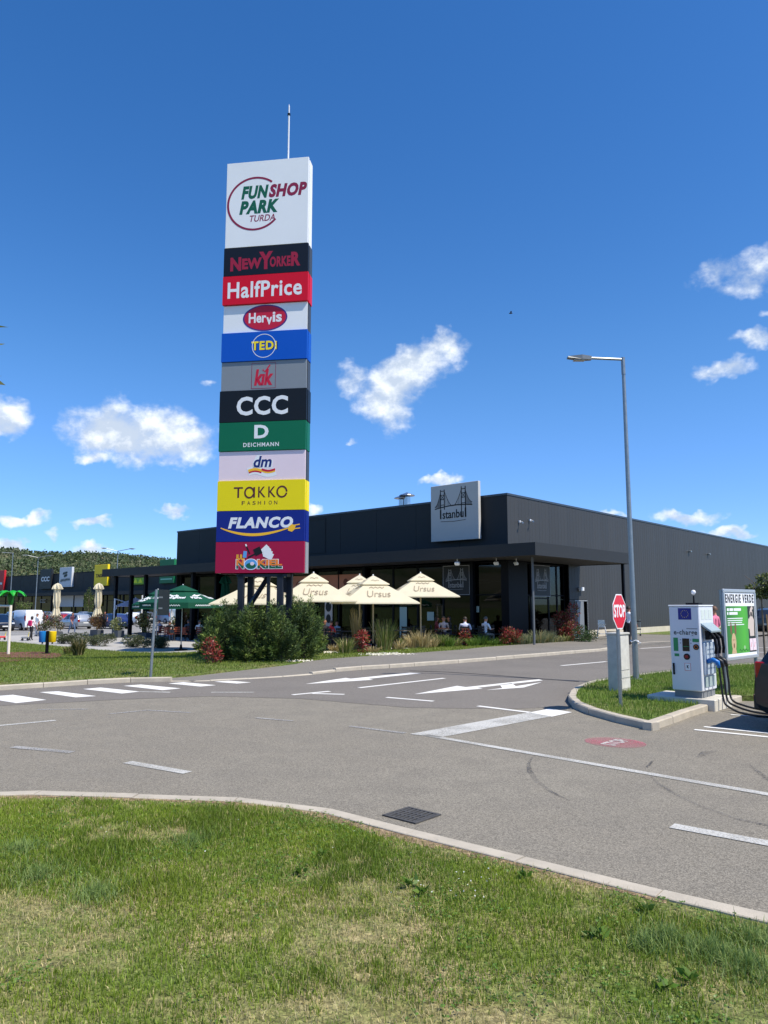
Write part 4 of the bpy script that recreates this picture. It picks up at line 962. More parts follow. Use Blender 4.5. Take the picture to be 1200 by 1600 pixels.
# 9
p, z0, z1 = tower_panel(9, P_YEL, P_YEL, 0, HW, 'yellow panel with thin dark brown lettering in two lines'); a = painter(p, z0, z1, HW, 0)
a.txt('T', .19, .43, .295, .79, I_BROWN, bold=.008); a.shp(lambda mb: (mb.strip(circ(.37 * a.w, .60 * a.h, .155, .175, 26), .055, 0, .012, 0, a.M), mb.strip([(.425 * a.w, .43 * a.h), (.425 * a.w, .78 * a.h)], .055, 0, .013, 0, a.M)), I_BROWN, 'lettering')
a.txt('K', .47, .43, .555, .79, I_BROWN, bold=.008); a.txt('K', .585, .43, .67, .79, I_BROWN, bold=.008); a.shp(lambda mb: mb.strip(circ(.74 * a.w, .61 * a.h, .165, .18, 28), .055, 0, .012, 0, a.M), I_BROWN, 'lettering'); 
for i_, ch_ in enumerate('FASHION'): x_ = .285 + .0615 * i_; a.txt(ch_, x_ + (.012 if ch_ == 'I' else 0), .19, x_ + (.020 if ch_ == 'I' else .036), .315, I_BROWN, bold=.004)
# 10
p, z0, z1 = tower_panel(10, P_NAVY, P_NAVY, 0, HW, 'navy panel with white slanted lettering over a yellow plug and cord'); a = painter(p, z0, z1, HW, 0)
a.txt('FLANCO', .135, .43, .87, .80, WHITEP, bold=.05, shear=.22, space=1.14)
cord = [(a.w * (.05 + .77 * i / 18), a.h * (.455 - .25 * math.sin(PI * (i / 18) ** .9 * .92) + .03 * i / 18)) for i in range(19)]
a.shp(lambda mb: mb.strip(cord, [.02 + .075 * math.sin(PI * min(1, i / 18 * .9 + .05)) for i in range(19)], 0, .014, 0, a.M), I_GOLD, 'cord')
a.shp(lambda mb: (mb.prism([(.815 * a.w, .34 * a.h), (.86 * a.w, .30 * a.h), (.89 * a.w, .38 * a.h), (.90 * a.w, .50 * a.h), (.86 * a.w, .55 * a.h), (.82 * a.w, .47 * a.h)], 0, .02, 0, a.M), mb.strip([(.89 * a.w, .40 * a.h), (.95 * a.w, .42 * a.h)], .035, 0, .018, 0, a.M), mb.strip([(.885 * a.w, .51 * a.h), (.945 * a.w, .54 * a.h)], .035, 0, .018, 0, a.M)), I_GOLD, 'plug')
# 11
p, z0, z1 = tower_panel(11, P_WINE, I_SILV, 0, HW, 'crimson panel with a top hat and playing cards over rainbow lettering'); a = painter(p, z0, z1, HW, 0)
def rot(cx, cy, w, h, g): 
    cs, sn = math.cos(g), math.sin(g); return [(cx + x * cs - y * sn, cy + x * sn + y * cs) for x, y in ((-w / 2, -h / 2), (w / 2, -h / 2), (w / 2, h / 2), (-w / 2, h / 2))]
for k in range(5): a.shp(lambda mb: mb.prism(rot(.565 * a.w + k * .03, (.74 - k * .045) * a.h, .30, .22, .75 - k * .30), 0, .008 + k * .002, 0, a.M), WHITEP, 'playing_card')
a.shp(lambda mb: (mb.prism(rot(.48 * a.w, .70 * a.h, .25, .24, .45), 0, .022, 0, a.M), mb.prism(rot(.425 * a.w, .575 * a.h, .36, .05, .45), 0, .024, 0, a.M)), P_BLACK, 'top_hat'); a.shp(lambda mb: mb.strip([(.345 * a.w, .90 * a.h), (.39 * a.w, .62 * a.h)], .04, 0, .02, 0, a.M), P_BLACK, 'wand'); a.shp(lambda mb: mb.strip([(.34 * a.w, .93 * a.h), (.352 * a.w, .86 * a.h)], .045, 0, .021, 0, a.M), WHITEP, 'wand')
a.shp(lambda mb: mb.prism(rot(.335 * a.w, .60 * a.h, .12, .22, -.1), 0, .016, 0, a.M), I_SKY, 'glass'); a.txt('IULI', .24, .43, .33, .60, I_GOLD, bold=.03)
for tx, x0, x1 in (('N', .24, .325), ('KIEL', .48, .755)):
    a.txt(tx, x0 - .008, .125, x1 + .008, .445, WHITEP, bold=.07, th=.010); a.txt(tx, x0, .14, x1, .43, I_GREEN, bold=.045, th=.014)
    mbt = MB(); put_text(mbt, tx, x0 * a.w, .24 * a.h, x1 * a.w, .43 * a.h, .016, 0, 0, a.M, bold=.045); mbt.build('lettering', I_ORG, p)
a.shp(lambda mb: mb.prism(circ(.405 * a.w, .28 * a.h, .245, .19), 0, .017, 0, a.M), WHITEP, 'badge'); a.shp(lambda mb: mb.prism(circ(.405 * a.w, .28 * a.h, .215, .17), 0, .019, 0, a.M), I_SKY, 'badge'); a.shp(lambda mb: mb.prism(circ(.405 * a.w, .23 * a.h, .17, .10), 0, .021, 0, a.M), I_GREEN, 'badge'); a.shp(lambda mb: mb.prism(circ(.42 * a.w, .30 * a.h, .07, .06), 0, .023, 0, a.M), P_PINK, 'badge')
# spine, legs, braces, rod
mb = MB(); mb.box(-HW + .12, HW - .12, .2, .5, PZ[12] - .02, PZ[0] - .04); mb.build('spine', DARKM, PY)
TL = mat('tower_leg_paint', S(26, 32, 44), rough=.45, spec=.4)
for x in (-.66, .70):
    for y in (.14, .62):
        mb = MB(); mb.box(x - .1 + (.18 if y > .5 else 0), x + .1 + (.18 if y > .5 else 0), y - .09, y + .09, -.1, PZ[12] - .03, bev=.01); mb.build('leg', TL, PY)
mb = MB(); mb.box(.24, .34, .10, .2, -.1, PZ[12] - .03); mb.build('leg', TL, PY)
mb = MB(); mb.tube([(-.62, .38, 1.55), (.25, .38, PZ[12] - .03)], .085, 4); mb.build('brace', TL, PY)
mb = MB(); mb.tube([(-.62, .38, 1.7), (.70, .38, .4)], .06, 4); mb.build('brace', TL, PY)
mb = MB(); mb.box(-.8, .95, .05, .72, PZ[12] - .12, PZ[12] - .031); mb.build('base_beam', TL, PY)
zt = DP(445, 155, 24.7).z
mb = MB(); mb.tube([(.67, .3, PZ[0] - .05), (.67, .3, zt - .42)], .032, 8); mb.tube([(.67, .3, zt - .38), (.67, .3, zt - .1), (.67, .3, zt)], [.026, .026, .004], 8); rod = mb.build('lightning_rod', WHITEM, PY)
mb = MB(); mb.tube([(.67, .3, zt - .44), (.67, .3, zt - .37)], .055, 8); mb.build('collar', DARKM, rod)

# ================================================================== CHARGING ISLAND
def at_frame(u, v, z): q = G0(u, v, z); return q
cc = G0(1099, 1092, .20)
CH = empty('charging_station', (cc.x, cc.y, .055), TH, 'white electric car charging station on a concrete slab with black cables and blue plugs', 'charger')
CW, CD, CHT = .55, .76, 1.80
WCH = mat('charger_white', S(218, 222, 228), rough=.35, spec=.45)
mb = MB(); mb.box(-1.02, .22, -.06, CD + .12, -.16, .145, bev=.012); mb.build('slab', mat('slab_concrete', S(205, 200, 188), rough=.9, var=.12, vscale=3), CH)
mb = MB(); mb.box(-CW + .03, -.03, .03, CD - .03, .145, .27); mb.build('base', mat('charger_base', S(120, 124, 128), rough=.5), CH)
mb = MB(); mb.box(-CW, 0, 0, CD, .27, CHT, bev=.014); bd = mb.build('cabinet', WCH, CH)
mb = MB(); mb.box(-CW - .01, .01, -.01, CD + .01, CHT + .001, CHT + .03, bev=.008); mb.build('lid', WHITEM, CH)
mb = MB(); mb.box(-.34, -.1, .3, .5, CHT + .03, CHT + .07); mb.tube([(-.22, .4, CHT + .07), (-.22, .4, CHT + .2)], .015, 6); mb.build('antenna', DARKM, CH)
mb = MB(); mb.ball((-.22, .4, CHT + .27), .045); mb.build('antenna_cap', WHITEM, CH, smooth=True)
FM = T(-CW, -.0015, 0) @ UP      # front face plane: x 0..CW, y height
def cf(nm, fn, m): mb = MB(); fn(mb); return mb.build(nm, m, CH)
cf('flag', lambda mb: mb.prism([(.17, 1.56), (.41, 1.56), (.41, 1.77), (.17, 1.77)], 0, .002, 0, FM), mat('flag_blue', S(24, 36, 130), rough=.5))
def stars(mb):
    for k in range(12):
        q = 2 * PI * k / 12; mb.prism([(.29 + .066 * math.cos(q) + (.0085 if j % 2 == 0 else .0035) * math.cos(PI / 2 + j * PI / 5), 1.665 + .066 * math.sin(q) + (.0085 if j % 2 == 0 else .0035) * math.sin(PI / 2 + j * PI / 5)) for j in range(10)], .002, .004, 0, FM)
cf('flag_stars', stars, I_YEL)
cf('lettering', lambda mb: put_text(mb, 'e-charge', .075, 1.255, .50, 1.375, .003, 0, 0, FM, bold=.02, space=1.12), mat('print_charcoal_green', S(58, 74, 76), rough=.5))
cf('print_line', lambda mb: mb.prism([(.31, 1.388), (.51, 1.388), (.51, 1.405), (.31, 1.405)], 0, .002, 0, FM), GREYP)
G1 = mat('sticker_green', S(40, 140, 84), rough=.5)
cf('sticker', lambda mb: mb.prism([(.06, .98), (.145, .98), (.145, 1.225), (.06, 1.225)], 0, .002, 0, FM), G1); cf('sticker', lambda mb: mb.prism([(.07, .885), (.155, .885), (.155, .935), (.07, .935)], 0, .002, 0, FM), G1); cf('sticker', lambda mb: mb.prism([(.41, 1.155), (.525, 1.155), (.525, 1.215), (.41, 1.215)], 0, .002, 0, FM), G1)
cf('screen', lambda mb: (mb.prism([(.225, .985), (.35, .985), (.35, 1.215), (.225, 1.215)], 0, .006, 0, FM)), mat('screen_black', S(16, 20, 22), rough=.15)); cf('keypad_line', lambda mb: mb.prism([(.235, 1.065), (.34, 1.065), (.34, 1.075), (.235, 1.075)], .006, .008, 0, FM), G1)
cf('reader', lambda mb: mb.prism(circ(.47, 1.065, .052), 0, .01, 0, FM), BLACKP); cf('reader_ring', lambda mb: mb.strip(circ(.47, 1.065, .03), .006, .01, .012, 0, FM), I_ORG)
cf('stop_button', lambda mb: mb.prism(circ(.295, .885, .058), 0, .008, 0, FM), BLACKP); cf('stop_button', lambda mb: mb.prism(circ(.295, .885, .03), .008, .03, 0, FM), mat('button_red', S(150, 22, 24), rough=.4))
cf('sticker', lambda mb: mb.prism([(.245, .63), (.36, .63), (.36, .77), (.245, .77)], 0, .002, 0, FM), P_WHITE); cf('border', lambda mb: mb.strip([(.25, .635), (.355, .635), (.355, .765), (.25, .765), (.25, .635)], .008, .002, .003, 0, FM), I_RED); cf('lettering', lambda mb: put_text(mb, 'K', .285, .675, .325, .73, .002, .002, 0, FM, bold=.05), BLACKP)
cf('handle', lambda mb: mb.box(.03, .065, .55, .76, .001, .02, 0, FM, bev=.008), DARKM)
for (x, z) in ((.19, 1.19), (.19, 1.13), (.38, 1.19), (.38, 1.13)): cf('indicator', lambda mb: mb.prism(circ(x, z, .011), 0, .003, 0, FM), GREYP)
SMX = T(.0015, 0, 0) @ RZ(PI / 2) @ UP   # lit side plane: x 0..CD
cf('side_hood', lambda mb: mb.add([(0, .06, 1.50), (0, .68, 1.50), (.17, .64, 1.36), (.17, .10, 1.36), (0, .06, 1.46), (0, .68, 1.46), (.165, .64, 1.33), (.165, .10, 1.33)], [(0, 3, 2, 1), (4, 5, 6, 7), (0, 4, 7, 3), (3, 7, 6, 2), (2, 6, 5, 1)]), mat('hood_grey', S(150, 165, 170), rough=.4))
cf('label_plate', lambda mb: [mb.prism([(.1 + k * .2, 1.56), (.26 + k * .2, 1.56), (.26 + k * .2, 1.74), (.1 + k * .2, 1.74)], 0, .002, 0, SMX) for k in range(3)], mat('plate_pale', S(205, 214, 206), rough=.5))
cf('instruction_panel', lambda mb: mb.box(.08, .62, .56, 1.14, .001, .045, 0, SMX, bev=.01), mat('panel_bluegrey', S(176, 190, 204), rough=.4))
cf('instruction_lines', lambda mb: [mb.prism([(.2 + (k % 3) * .13, .66 + (k // 3) * .085), (.3 + (k % 3) * .13, .66 + (k // 3) * .085), (.3 + (k % 3) * .13, .69 + (k // 3) * .085), (.2 + (k % 3) * .13, .69 + (k // 3) * .085)], .045, .047, 0, SMX) for k in range(15)], mat('line_bluegrey', S(120, 138, 158), rough=.5))
cf('lower_panel', lambda mb: mb.box(.12, .66, .34, .53, .001, .01, 0, SMX), mat('panel_greengrey', S(160, 178, 178), rough=.4))
cf('qr_free_graphics', lambda mb: [mb.strip([(.14 + .17 * k, .30), (.14 + .17 * k, .16), (.22 + .17 * k, .12)], .012, 0, .002, 0, SMX) for k in range(3)], GREYP).name = 'plug_pictogram'
BLU = mat('plug_blue', S(24, 110, 190), rough=.4); RUB = mat('cable_rubber', S(22, 22, 24), rough=.45)
ends = [(1.5, .1), (1.7, .5), (1.95, .35)]
for k, y in enumerate((.16, .36, .58)):
    mb = MB(); mb.box(.05, .13, y - .05, y + .05, 1.20, 1.36); mb.tube([(.12, y, 1.34), (.2, y, 1.24), (.22, y, 1.05), (.2, y + .02, .95)], .026, 8); mb.build('cable_gland', DARKM, CH)
    mb = MB(); mb.tube([(.045, y, .80), (.15, y, .84), (.23, y, .80), (.25, y, .70)], [.04, .048, .044, .03], 10); mb.build('plug', BLU if k == 0 else RUB, CH, smooth=True)
    ex, ey = ends[k]
    pts = [Vector((.25, y, .72)), Vector((.27, y, .45)), Vector((.31, y - .02, .12)), Vector((.42 + k * .06, y - .1, .03)), Vector((.66 + k * .1, y - .28 + .1 * k, -.025)), Vector((.98 + k * .1, y - .40 + .14 * k, -.032)), Vector((1.25 + k * .15, y - .32 + .18 * k, -.032)), Vector((1.05 + k * .2, y - .16 + .12 * k, -.01))]
    sp_ = []
    for i in range(len(pts) - 1):
        p0, p1, p2, p3 = pts[max(i - 1, 0)], pts[i], pts[i + 1], pts[min(i + 2, len(pts) - 1)]
        for j in range(6):
            t = j / 6; sp_.append(.5 * ((2 * p1) + (-p0 + p2) * t + (2 * p0 - 5 * p1 + 4 * p2 - p3) * t * t + (-p0 + 3 * p1 - 3 * p2 + p3) * t ** 3))
    mb = MB(); mb.tube(sp_, .019, 8); mb.build('cable', RUB, CH, smooth=True)

# electricity cabinet
q = G0(971, 1081, .105)
e = empty('electricity_cabinet', (q.x, q.y, .08), TH, 'weathered grey concrete electricity cabinet behind the stop sign post', 'cabinet')
CAB = mat('cabinet_concrete', S(188, 186, 178), rough=.85, var=.2, vscale=5, bump=.3, bscale=60)
mb = MB(); mb.box(-.28, 0, 0, .46, 0, 1.18, bev=.008); mb.build('body', CAB, e)
mb = MB(); mb.box(-.30, .02, -.02, .48, 1.181, 1.225, bev=.01); mb.build('lid', CAB, e)
mb = MB(); mb.box(.0015, .008, .03, .43, .46, 1.15); mb.build('door', mat('cabinet_door', S(206, 204, 196), rough=.6, var=.15, vscale=6), e)
for z in (.08, .30): mb = MB(); mb.box(.0015, .007, .03, .43, z, z + .13 + (.05 if z < .2 else 0)); mb.build('lower_plate', mat('cabinet_door'), e)
# stop sign
q = G0(970, 1104, .105)
e = empty('stop_sign', (q.x, q.y, .08), TH + PI / 2 + .07, 'red octagonal stop sign on a grey post standing in the island grass', 'stop sign')
mb = MB(); pass
oc = lambda r: [(r * math.cos(PI / 8 + k * PI / 4), r * math.sin(PI / 8 + k * PI / 4)) for k in range(8)]
zc = DP(966, 955.5, q.y).z - .08; SR = .335
mb = MB(); mb.tube([(0, 0, -.1), (0, 0, zc + .27)], .032, 10); mb.build('post', GALV, e)
mb = MB(); mb.prism(oc(SR), .036, .042, 0, T(0, 0, zc) @ UP); pl = mb.build('plate', mat('sign_white_rim', S(235, 235, 235), rough=.4), e)
mb = MB(); mb.prism(oc(SR - .022), .042, .044, 0, T(0, 0, zc) @ UP); mb.build('face', mat('sign_red', S(214, 16, 44), rough=.35), pl)
mb = MB(); put_text(mb, 'STOP', -.27, -.105, .27, .125, .002, .0445, 0, T(0, 0, zc) @ UP, bold=.03); mb.build('lettering', WHITEP, pl)

for dz in (-.2, .17): mb = MB(); mb.box(-.05, .05, -.036, .034, zc + dz, zc + dz + .03); mb.build('clamp', GALV, e)
# street lamp on the island
q = G0(994, 1062, .105)
def lamp_post(q, h, arm, heads, label, group=None, rz=PI, r0=.072, r1=.042, name='street_lamp'):
    e = empty(name, (q[0], q[1], q[2]), 0, label, 'street lamp', group)
    mb = MB(); mb.tube([(0, 0, -.1), (0, 0, .03)], .16, 12); mb.tube([(0, 0, 0), (0, 0, h)], [r0, r1], 12); mb.build('post', GALV, e)
    for d in heads:
        M = RZ(rz + d)
        mb = MB(); mb.tube([(0, 0, h - .42), (0, 0, h + .02)], .052, 10); mb.tube([(0, 0, h - .03), (arm, 0, h + (0 if len(heads) == 1 else .25))], .034, 8, 0, M); ar = mb.build('arm', GALV, e)
        zz = h + (0 if len(heads) == 1 else .25)
        m2 = MB(); m2.add([(arm - .05, -.05, zz - .05), (arm - .05, .05, zz - .05), (arm - .05, .05, zz + .04), (arm - .05, -.05, zz + .04), (arm + .2, -.10, zz - .055), (arm + .2, .10, zz - .055), (arm + .2, .10, zz + .06), (arm + .2, -.10, zz + .06), (arm + .55, -.08, zz - .01), (arm + .55, .08, zz - .01), (arm + .55, .06, zz + .03), (arm + .55, -.06, zz + .03)],
                         [(0, 1, 2, 3)[::-1], (0, 1, 5, 4), (1, 2, 6, 5), (2, 3, 7, 6), (3, 0, 4, 7), (4, 5, 9, 8), (5, 6, 10, 9), (6, 7, 11, 10), (7, 4, 8, 11), (8, 9, 10, 11)], 0, M)
        hd = m2.build('lamp_head', mat('lamp_head_grey', S(120, 124, 126), rough=.4, metal=.3), e)
        m3 = MB(); m3.box(arm + .12, arm + .4, -.07, .07, zz - .075, zz - .06, 0, M); m3.build('lens', mat('lamp_lens', S(170, 168, 160), rough=.2), hd)
    return e
tp = DP(975, 560, q.y).z
e = lamp_post((q.x, q.y, .10), tp - .10, .86, (0.03,), 'tall galvanised street lamp with one arm on the charging island')
mb = MB(); mb.tube([(.09 * math.cos(t), .09 * math.sin(t), .92 + .02 * math.sin(3 * t)) for t in np.linspace(0, 6.28, 14)], .012, 5); mb.tube([(.02, -.09, .92), (.1, -.16, .88), (.06, -.13, .84)], .01, 5); mb.build('tie_wire', WHITEM, e)

# billboard
q = G0(1138, 1085, .105); bl0 = Vector((q.x, q.y, 0))
tl = DP(1125, 920, q.y); blc = DP(1136, 1033, q.y)
yr = q.y * 1.075; br = DP(1186, 1029, yr); trp = DP(1176, 925, yr)
ang = math.atan2(br.y - blc.y, br.x - blc.x); bw = math.hypot(br.x - blc.x, br.y - blc.y)
BBZ0 = blc.z; BBZ1 = tl.z
e = empty('billboard', (q.x - .02, q.y, .08), ang, 'green and white poster board in a silver frame on posts beside the charging station', 'billboard')
z0, z1 = BBZ0 - .08, BBZ1 - .08
for x in (.03, bw - .03): mb = MB(); mb.tube([(x, .03, -.15), (x, .03, z1 - .02)], .036, 10); mb.build('post', GALV, e)
mb = MB(); mb.box(0, bw, -.04, .0, z0, z0 + .07, bev=.01); mb.box(0, bw, -.04, .0, z1 - .07, z1, bev=.01); mb.box(0, .06, -.039, -.001, z0 + .071, z1 - .071); mb.box(bw - .06, bw, -.039, -.001, z0 + .071, z1 - .071); mb.build('frame', mat('frame_silver', S(188, 192, 196), rough=.35, metal=.5), e)
mb = MB(); mb.box(.061, bw - .061, -.022, -.002, z0 + .071, z1 - .071); bp = mb.build('poster', P_WHITE, e)
M = T(.06, -.0225, z0 + .07) @ UP; w, h = bw - .12, z1 - z0 - .14
def bb(fn, m, nm='print'): mb = MB(); fn(mb); return mb.build(nm, m, bp)
PG = bpy.data.materials.new('poster_green'); PG.use_nodes = True; nt = PG.node_tree; tcn = nt.nodes.new('ShaderNodeTexCoord'); rp = nt.nodes.new('ShaderNodeValToRGB'); sx = nt.nodes.new('ShaderNodeSeparateXYZ')
nt.links.new(tcn.outputs['Object'], sx.inputs[0]); mr = nt.nodes.new('ShaderNodeMapRange'); mr.inputs['From Min'].default_value = .06; mr.inputs['From Max'].default_value = bw * .78; nt.links.new(sx.outputs[0], mr.inputs[0]); nt.links.new(mr.outputs[0], rp.inputs[0]); nt.links.new(rp.outputs[0], nt.nodes['Principled BSDF'].inputs['Base Color'])
rp.color_ramp.elements[0].color = (*S(30, 100, 34), 1); rp.color_ramp.elements[1].color = (*S(70, 150, 60), 1); k_ = rp.color_ramp.elements.new(.75); k_.color = (*S(80, 176, 50), 1)
bb(lambda mb: mb.prism([(0.02 * w, .045 * h), (.74 * w, .045 * h), (.74 * w, .785 * h), (.02 * w, .785 * h)], 0, .001, 0, M), PG)
bb(lambda mb: mb.prism([(.741 * w, .045 * h), (.985 * w, .045 * h), (.985 * w, .785 * h), (.741 * w, .785 * h)], 0, .001, 0, M), mat('poster_dark_green', S(30, 38, 30), rough=.5))
bb(lambda mb: put_text(mb, 'ENERGIE VERDE', .03 * w, .835 * h, .975 * w, .975 * h, .002, 0, 0, M, bold=.035, space=1.3), BLACKP, 'lettering')
bb(lambda mb: (put_text(mb, 'si pentru inimile', .06 * w, .70 * h, .50 * w, .755 * h, .002, .001, 0, M, bold=.02), put_text(mb, 'lor mari', .06 * w, .635 * h, .36 * w, .69 * h, .002, .001, 0, M, bold=.02)), WHITEP, 'lettering') if False else bb(lambda mb: [mb.prism([(x0 * w, y0 * h), (x1 * w, y0 * h), (x1 * w, (y0 + .042) * h), (x0 * w, (y0 + .042) * h)], .001, .002, 0, M) for (x0, x1, y0) in ((.06, .12, .71), (.14, .26, .71), (.28, .52, .71), (.06, .10, .65), (.13, .40, .65))], WHITEP)
bb(lambda mb: [mb.prism([(.06 * w, y * h), (x1 * w, y * h), (x1 * w, (y + .014) * h), (.06 * w, (y + .014) * h)], .001, .002, 0, M) for (x1, y) in ((.56, .585), (.55, .552), (.53, .519), (.60, .486))], WHITEP)
HARE = mat('poster_hare', S(196, 168, 128), rough=.6); HARED = mat('poster_hare_dark', S(120, 84, 56), rough=.6)
bb(lambda mb: (mb.prism(circ(.16 * w, .44 * h, .028 * w, .10 * h, 16), .001, .002, 0, M @ T(0, 0, 0) ), mb.prism(circ(.30 * w, .43 * h, .028 * w, .10 * h, 16), .001, .002, 0, M)), HARED)
bb(lambda mb: (mb.prism(circ(.23 * w, .22 * h, .075 * w, .145 * h, 20), .002, .003, 0, M), mb.prism([(.15 * w, .046 * h), (.31 * w, .046 * h), (.27 * w, .16 * h), (.19 * w, .16 * h)], .001, .002, 0, M)), HARE)
bb(lambda mb: (mb.prism(circ(.205 * w, .26 * h, .008 * w, .012 * h, 8), .003, .004, 0, M), mb.prism(circ(.26 * w, .26 * h, .008 * w, .012 * h, 8), .003, .004, 0, M), mb.prism(circ(.23 * w, .17 * h, .02 * w, .04 * h, 10), .003, .004, 0, M)), HARED)
bb(lambda mb: (mb.prism([(.79 * w, .30 * h), (.93 * w, .30 * h), (.95 * w, .56 * h), (.90 * w, .62 * h), (.82 * w, .62 * h), (.76 * w, .55 * h)], .001, .002, 0, M), mb.prism(circ(.86 * w, .67 * h, .05 * w, .06 * h, 14), .001, .003, 0, M), mb.strip([(.84 * w, .71 * h), (.92 * w, .77 * h)], .05 * w, .001, .002, 0, M), mb.strip([(.78 * w, .58 * h), (.75 * w, .42 * h)], .05 * w, .001, .0025, 0, M)), mat('poster_cream', S(205, 190, 178)))
bb(lambda mb: mb.prism(circ(.86 * w, .655 * h, .03 * w, .04 * h, 12), .003, .004, 0, M), BLACKP)
for k in (0, 1): bb(lambda mb: mb.prism([((.76 + .115 * k) * w, .07 * h), ((.865 + .115 * k) * w, .07 * h), ((.865 + .115 * k) * w, .26 * h), ((.76 + .115 * k) * w, .26 * h)], .001, .003, 0, M), P_PINK)
bb(lambda mb: [mb.strip([((.79 + .115 * k) * w, .12 * h), ((.83 + .115 * k) * w, .20 * h)], .012, .003, .004, 0, M) for k in (0, 1)], I_RED)
bb(lambda mb: mb.strip([((.40 + .03 * i) * w, (.085 + .02 * math.sin(i * 1.9)) * h) for i in range(11)], .016, .001, .002, 0, M), mat('print_leaf_green', S(24, 70, 30), rough=.6)); bb(lambda mb: mb.prism(circ(.58 * w, .13 * h, .03 * w, .03 * h, 10), .001, .002, 0, M), mat('poster_mint', S(150, 190, 140), rough=.6))
# bare sign pole with the back of a sign on the lawn
q = G(235, 1058, .07)
e = empty('sign_pole', (q.x, q.y, q.z), 0, 'thin grey sign pole with a dark sign back at the crossing', 'sign pole')
zt = DP(239, 921, q.y).z - q.z
mb = MB(); mb.tube([(0, 0, -.15), (.07, 0, zt)], .036, 8); mb.build('post', GALV, e)
mb = MB(); MM = T(.11, .06, 0) @ RZ(math.radians(80)); mb.box(.0, .62, -.006, .006, zt - .66, zt + .0, 0, MM, bev=.004); mb.build('plate', mat('sign_back', S(34, 42, 44), rough=.5, metal=.3), e)

for dz in (.22, .5): mb = MB(); mb.box(.0, .2, -.02, -.007, zt - dz, zt - dz + .04, 0, MM); mb.build('clamp', GALV, e)

# ================================================================== PLANTS
GRASS = leafmat('grass_blades', rough=.5, trans=.30, spec=.35); LEAF = leafmat('leaves', rough=.45, trans=.32, spec=.4); NEEDLE = leafmat('needles', rough=.55, trans=.18, spec=.25)
BARK = mat('bark', (.16, .12, .085), rough=.9, var=.3, vscale=8)
def blades(name, xy, z, h, w, cols, lean=.45, parent=None, seg=2):
    """grass: every blade a bent strip of two quads"""
    n = len(xy); a = rng.uniform(0, 2 * PI, n); la = rng.uniform(0, 2 * PI, n)
    d = np.stack([np.cos(a), np.sin(a), np.zeros(n)], 1); ld = np.stack([np.cos(la), np.sin(la), np.zeros(n)], 1)
    lean = np.abs(rng.normal(0, 1, n)) * lean + .08
    h = np.broadcast_to(h, n); w = np.broadcast_to(w, n); z = np.broadcast_to(z, n)
    B0 = np.column_stack([xy, z]); up = np.array([0, 0, 1.0])
    L1 = np.clip(lean, 0, 1.3)
    m1 = B0 + ld * (h * .5 * np.sin(L1 * .5))[:, None] + up * (h * .5 * np.cos(L1 * .5))[:, None]
    t1 = m1 + ld * (h * .5 * np.sin(L1 * 1.25))[:, None] + up * (h * .5 * np.cos(L1 * 1.25))[:, None]
    dw = d * w[:, None] / 2
    V = np.stack([B0 - dw, B0 + dw, m1 + dw * .85, m1 - dw * .85, t1 + dw * .12, t1 - dw * .12], 1).reshape(-1, 3)
    i = np.arange(n)[:, None] * 6
    Fq = np.concatenate([i + np.array([0, 1, 2, 3]), i + np.array([3, 2, 4, 5])])
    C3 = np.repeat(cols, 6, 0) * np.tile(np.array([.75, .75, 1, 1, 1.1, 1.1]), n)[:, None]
    return npmesh(name, V, Fq, C3, GRASS, parent)
def mixc(a, b, t): return np.asarray(a)[None] * (1 - t[:, None]) + np.asarray(b)[None] * t[:, None]

